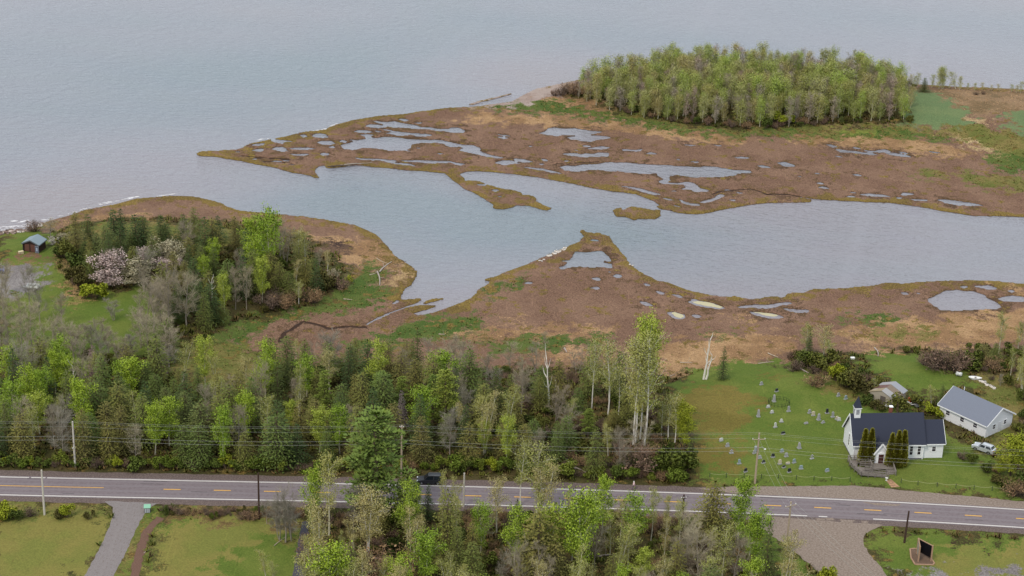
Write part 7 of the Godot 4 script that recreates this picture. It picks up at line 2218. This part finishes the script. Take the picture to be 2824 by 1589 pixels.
func make_yard() -> void:
	# a white dinghy, a tank, and odds and ends behind the house
	var o := thing("dinghy", "small white dinghy lying on the grass behind the house", "boat", Vector3(BOAT[0], ground(BOAT[0], BOAT[1]), BOAT[1]), deg_to_rad(-8))
	var mb := MB.new()
	var ring := func(f: float, y: float, k: int) -> Vector3:
		var a := TAU * k / 20.0
		var x := cos(a) * 1.35 * f
		return Vector3(x, y, sin(a) * 0.62 * f * (1.0 if x < 0.0 else 1.0 - 0.35 * x / 1.35))
	for k in 20:
		mb.flat(ring.call(0.7, 0.02, k), ring.call(0.7, 0.02, k + 1), ring.call(1.0, 0.45, k + 1), ring.call(1.0, 0.45, k), Vector3(0, 0.3, 0))
		mb.quad(ring.call(1.0, 0.45, k), ring.call(1.0, 0.45, k + 1), ring.call(0.88, 0.46, k + 1), ring.call(0.88, 0.46, k), Vector3.UP)
		mb.flat(ring.call(0.88, 0.46, k), ring.call(0.88, 0.46, k + 1), ring.call(0.62, 0.1, k + 1), ring.call(0.62, 0.1, k), Vector3(0, 3, 0))
		mb.tri(Vector3(0, 0.1, 0), ring.call(0.62, 0.1, k), ring.call(0.62, 0.1, k + 1), Vector3.UP, Vector3.UP, Vector3.UP)
	part("hull", mb.mesh(), plain(c8(224, 224, 222), 0.4), o)
	mb = MB.new()
	mb.box(Vector3(0.1, 0.34, 0), Vector3(0.25, 0.05, 1.0))
	part("seat", mb.mesh(), plain(c8(110, 104, 98)), o)
	var t := thing("oil_tank", "white cylindrical tank lying on the grass near the dinghy", "tank", Vector3(TANK[0], ground(TANK[0], TANK[1]), TANK[1]), deg_to_rad(-25))
	mb = MB.new()
	mb.lathe(Vector3(-0.65, 0.5, 0), [[0.0, 0.0], [0.3, 0.04], [0.38, 0.14], [0.38, 1.16], [0.3, 1.26], [0.0, 1.3]], 14, Vector3.RIGHT)
	part("tank", mb.mesh(), plain(c8(222, 222, 220), 0.5), t)
	for x in [-0.4, 0.4]:
		mb = MB.new()
		mb.box(Vector3(x, 0.08, 0), Vector3(0.1, 0.2, 0.6))
		part("foot", mb.mesh(), plain(c8(120, 120, 120)), t)
	for j in JUNK:   # [x, z, kind, label, r, g, b]
		var m := plain(c8(j[4], j[5], j[6]), 0.6)
		mb = MB.new()
		if j[2] == 0:
			mb.lathe(Vector3.ZERO, [[0.0, 0.0], [0.3, 0.0], [0.32, 0.3], [0.3, 0.6], [0.32, 0.88], [0.0, 0.9]], 14)
			single("barrel", j[3], "barrel", mb.mesh(), m, at_ground(j[0], j[1]))
		elif j[2] == 1:
			mb.hexa([Vector3(-0.5, 0, -0.4), Vector3(0.5, 0, -0.4), Vector3(0.5, 0, 0.4), Vector3(-0.5, 0, 0.4), Vector3(-0.62, 0.6, -0.5), Vector3(0.62, 0.6, -0.5), Vector3(0.62, 0.6, 0.5), Vector3(-0.62, 0.6, 0.5)])
			mb.box(Vector3(0, 0.66, 0), Vector3(1.3, 0.1, 1.05))
			single("plastic_tub", j[3], "tub", mb.mesh(), m, at_ground(j[0], j[1]), rng.randf() * TAU).scale = Vector3.ONE * 0.65
		else:
			for k in 4:
				mb.box(Vector3((k - 1.5) * 0.5, 0.2 + 0.08 * k, 0.2 * (k % 2)), Vector3(0.9, 0.1, 0.6), 0.5 * k, Basis(Vector3.RIGHT, 0.3 * k))
			single("scrap_heap", j[3], "scrap", mb.mesh(), m, at_ground(j[0], j[1]), rng.randf() * TAU)
	make_car("silver car parked beside the white bungalow behind the hedge", Vector3(SILVER[0], 3.5, SILVER[1]), deg_to_rad(-38), c8(186, 190, 196), 4.4, 1.5)
	make_car("dark sport utility car parked on the road's far shoulder", Vector3(SUV[0], 3.52, SUV[1]), deg_to_rad(1.5), c8(34, 36, 44), 4.7, 1.72, 1.0)


# ---------------------------------------------------------------- a walker, meshed from tapered bones
func bone_mesh(bones: Array, cell: float, fat: float, blend := 0.05) -> ArrayMesh:
	var lo := Vector3(9, 9, 9)
	var hi := -lo
	for b in bones:
		for p in [b[0], b[1]]:
			lo = lo.min(p - Vector3.ONE * (maxf(b[2], b[3]) + fat + cell * 2.0))
			hi = hi.max(p + Vector3.ONE * (maxf(b[2], b[3]) + fat + cell * 2.0))
	var n := Vector3i(((hi - lo) / cell).ceil()) + Vector3i.ONE
	var f := PackedFloat32Array()
	f.resize(n.x * n.y * n.z)
	var dist := func(p: Vector3) -> float:
		var d := 9.0
		for b in bones:
			var ab: Vector3 = b[1] - b[0]
			var t := clampf((p - b[0]).dot(ab) / maxf(ab.length_squared(), 1e-6), 0.0, 1.0)
			var e: float = p.distance_to(b[0] + ab * t) - lerpf(b[2], b[3], t) - fat
			var h := clampf(0.5 + 0.5 * (d - e) / blend, 0.0, 1.0)
			d = lerpf(d, e, h) - blend * h * (1.0 - h)
		return d
	for k in n.z:
		for j in n.y:
			for i in n.x:
				f[(k * n.y + j) * n.x + i] = dist.call(lo + Vector3(i, j, k) * cell)
	var mb := MB.new()
	var id := PackedInt32Array()
	id.resize(f.size())
	id.fill(-1)
	var sx := 1
	var sy := n.x
	var sz := n.x * n.y
	for k in n.z - 1:
		for j in n.y - 1:
			for i in n.x - 1:
				var q := k * sz + j * sy + i
				var s := Vector3.ZERO
				var cnt := 0
				for e in [[0, 0, 0, 1, 0, 0], [0, 1, 0, 1, 1, 0], [0, 0, 1, 1, 0, 1], [0, 1, 1, 1, 1, 1], [0, 0, 0, 0, 1, 0], [1, 0, 0, 1, 1, 0], [0, 0, 1, 0, 1, 1], [1, 0, 1, 1, 1, 1], [0, 0, 0, 0, 0, 1], [1, 0, 0, 1, 0, 1], [0, 1, 0, 0, 1, 1], [1, 1, 0, 1, 1, 1]]:
					var a := f[q + e[0] + e[1] * sy + e[2] * sz]
					var b := f[q + e[3] + e[4] * sy + e[5] * sz]
					if (a < 0.0) != (b < 0.0):
						s += Vector3(e[0], e[1], e[2]).lerp(Vector3(e[3], e[4], e[5]), a / (a - b))
						cnt += 1
				if cnt:
					id[q] = mb.v.size()
					var p := lo + (Vector3(i, j, k) + s / cnt) * cell
					mb.v.append(p)
					var h := cell * 0.5
					mb.n.append(Vector3(dist.call(p + Vector3(h, 0, 0)) - dist.call(p - Vector3(h, 0, 0)), dist.call(p + Vector3(0, h, 0)) - dist.call(p - Vector3(0, h, 0)), dist.call(p + Vector3(0, 0, h)) - dist.call(p - Vector3(0, 0, h))).normalized())
					mb.c.append(Color.WHITE)
	for k in range(1, n.z - 1):
		for j in range(1, n.y - 1):
			for i in range(1, n.x - 1):
				var q := k * sz + j * sy + i
				for ax in [[sx, sy, sz], [sy, sz, sx], [sz, sx, sy]]:
					if (f[q] < 0.0) != (f[q + ax[0]] < 0.0):
						var r := [id[q], id[q - ax[1]], id[q - ax[1] - ax[2]], id[q - ax[2]]]
						if r.min() < 0:
							continue
						var gn := (mb.v[r[2]] - mb.v[r[0]]).cross(mb.v[r[1]] - mb.v[r[0]])
						var flip := gn.dot(mb.n[r[0]]) < 0.0
						for t in [[0, 1, 2], [0, 2, 3]]:
							mb.ix.append(r[t[0]])
							mb.ix.append(r[t[2]] if flip else r[t[1]])
							mb.ix.append(r[t[1]] if flip else r[t[2]])
	return mb.mesh()


func make_walker() -> void:
	var o := thing("person", "person in a pale pink top walking along the road shoulder", "person", Vector3(WALKER[0], 3.525, WALKER[1]), deg_to_rad(15))
	var hip := Vector3(0, 0.9, 0)
	var chest := Vector3(0.03, 1.3, 0)
	var legs := [[hip + Vector3(0, 0, 0.09), Vector3(0.16, 0.5, 0.09), 0.085, 0.06], [Vector3(0.16, 0.5, 0.09), Vector3(0.2, 0.09, 0.09), 0.06, 0.042], [hip - Vector3(0, 0, 0.09), Vector3(-0.04, 0.5, -0.09), 0.085, 0.06], [Vector3(-0.04, 0.5, -0.09), Vector3(-0.24, 0.14, -0.09), 0.06, 0.042]]
	var feet := [[Vector3(0.2, 0.045, 0.09), Vector3(0.36, 0.035, 0.1), 0.045, 0.035], [Vector3(-0.25, 0.1, -0.09), Vector3(-0.13, 0.035, -0.1), 0.042, 0.032]]
	var torso := [[hip, chest, 0.13, 0.14], [chest + Vector3(0, 0.08, -0.14), chest + Vector3(0, 0.08, 0.14), 0.07, 0.07]]
	var arms := [[chest + Vector3(0, 0.08, 0.17), Vector3(-0.06, 1.1, 0.22), 0.05, 0.04], [chest + Vector3(0, 0.08, -0.17), Vector3(0.08, 1.1, -0.22), 0.05, 0.04]]
	var fore := [[Vector3(-0.06, 1.1, 0.22), Vector3(0.02, 0.87, 0.24), 0.04, 0.028], [Vector3(0.08, 1.1, -0.22), Vector3(0.28, 0.98, -0.2), 0.04, 0.028]]
	var head := [[Vector3(0.03, 1.4, 0), Vector3(0.04, 1.5, 0), 0.05, 0.05], [Vector3(0.05, 1.56, 0), Vector3(0.06, 1.62, 0), 0.085, 0.092], [Vector3(0.13, 1.575, 0), Vector3(0.155, 1.565, 0), 0.016, 0.012]]
	var hands := []
	for h in [[Vector3(0.02, 0.87, 0.24), Vector3(0.06, -1, 0.02)], [Vector3(0.28, 0.98, -0.2), Vector3(0.8, -0.5, 0.0)]]:
		var d: Vector3 = h[1].normalized()
		var s := d.cross(Vector3.BACK).normalized()
		hands.append([h[0], h[0] + d * 0.08, 0.03, 0.034])
		for k in 4:
			hands.append([h[0] + d * 0.08 + s * (k - 1.5) * 0.02, h[0] + d * (0.16 - absf(k - 1.2) * 0.012) + s * (k - 1.5) * 0.024, 0.01, 0.008])
		hands.append([h[0] + d * 0.03 + s * 0.03, h[0] + d * 0.08 + s * 0.065, 0.011, 0.009])
	part("body", bone_mesh(legs + feet + torso + arms + fore + head + hands, 0.025, 0.0, 0.03), plain(c8(196, 156, 136), 0.6), o)
	part("shirt", bone_mesh(torso + arms, 0.03, 0.022), plain(c8(216, 188, 190), 0.9), o)
	part("trousers", bone_mesh(legs + [[hip, hip + Vector3(0, 0.06, 0), 0.135, 0.13]], 0.03, 0.016), plain(c8(96, 88, 96), 0.9), o)
	part("shoes", bone_mesh(feet, 0.02, 0.014), plain(c8(60, 56, 56), 0.8), o)
	part("hair", bone_mesh([[Vector3(0.03, 1.58, 0), Vector3(0.03, 1.64, 0), 0.09, 0.1], [Vector3(-0.02, 1.54, 0), Vector3(-0.02, 1.6, 0), 0.08, 0.09]], 0.02, 0.0), plain(c8(206, 204, 202), 0.9), o)


func make_objects() -> void:
	make_church()
	make_house()
	make_shack()
	make_poles()
	make_ropes()
	make_stones()
	make_sign()
	make_yard()
	make_driftwood()
	make_walker()
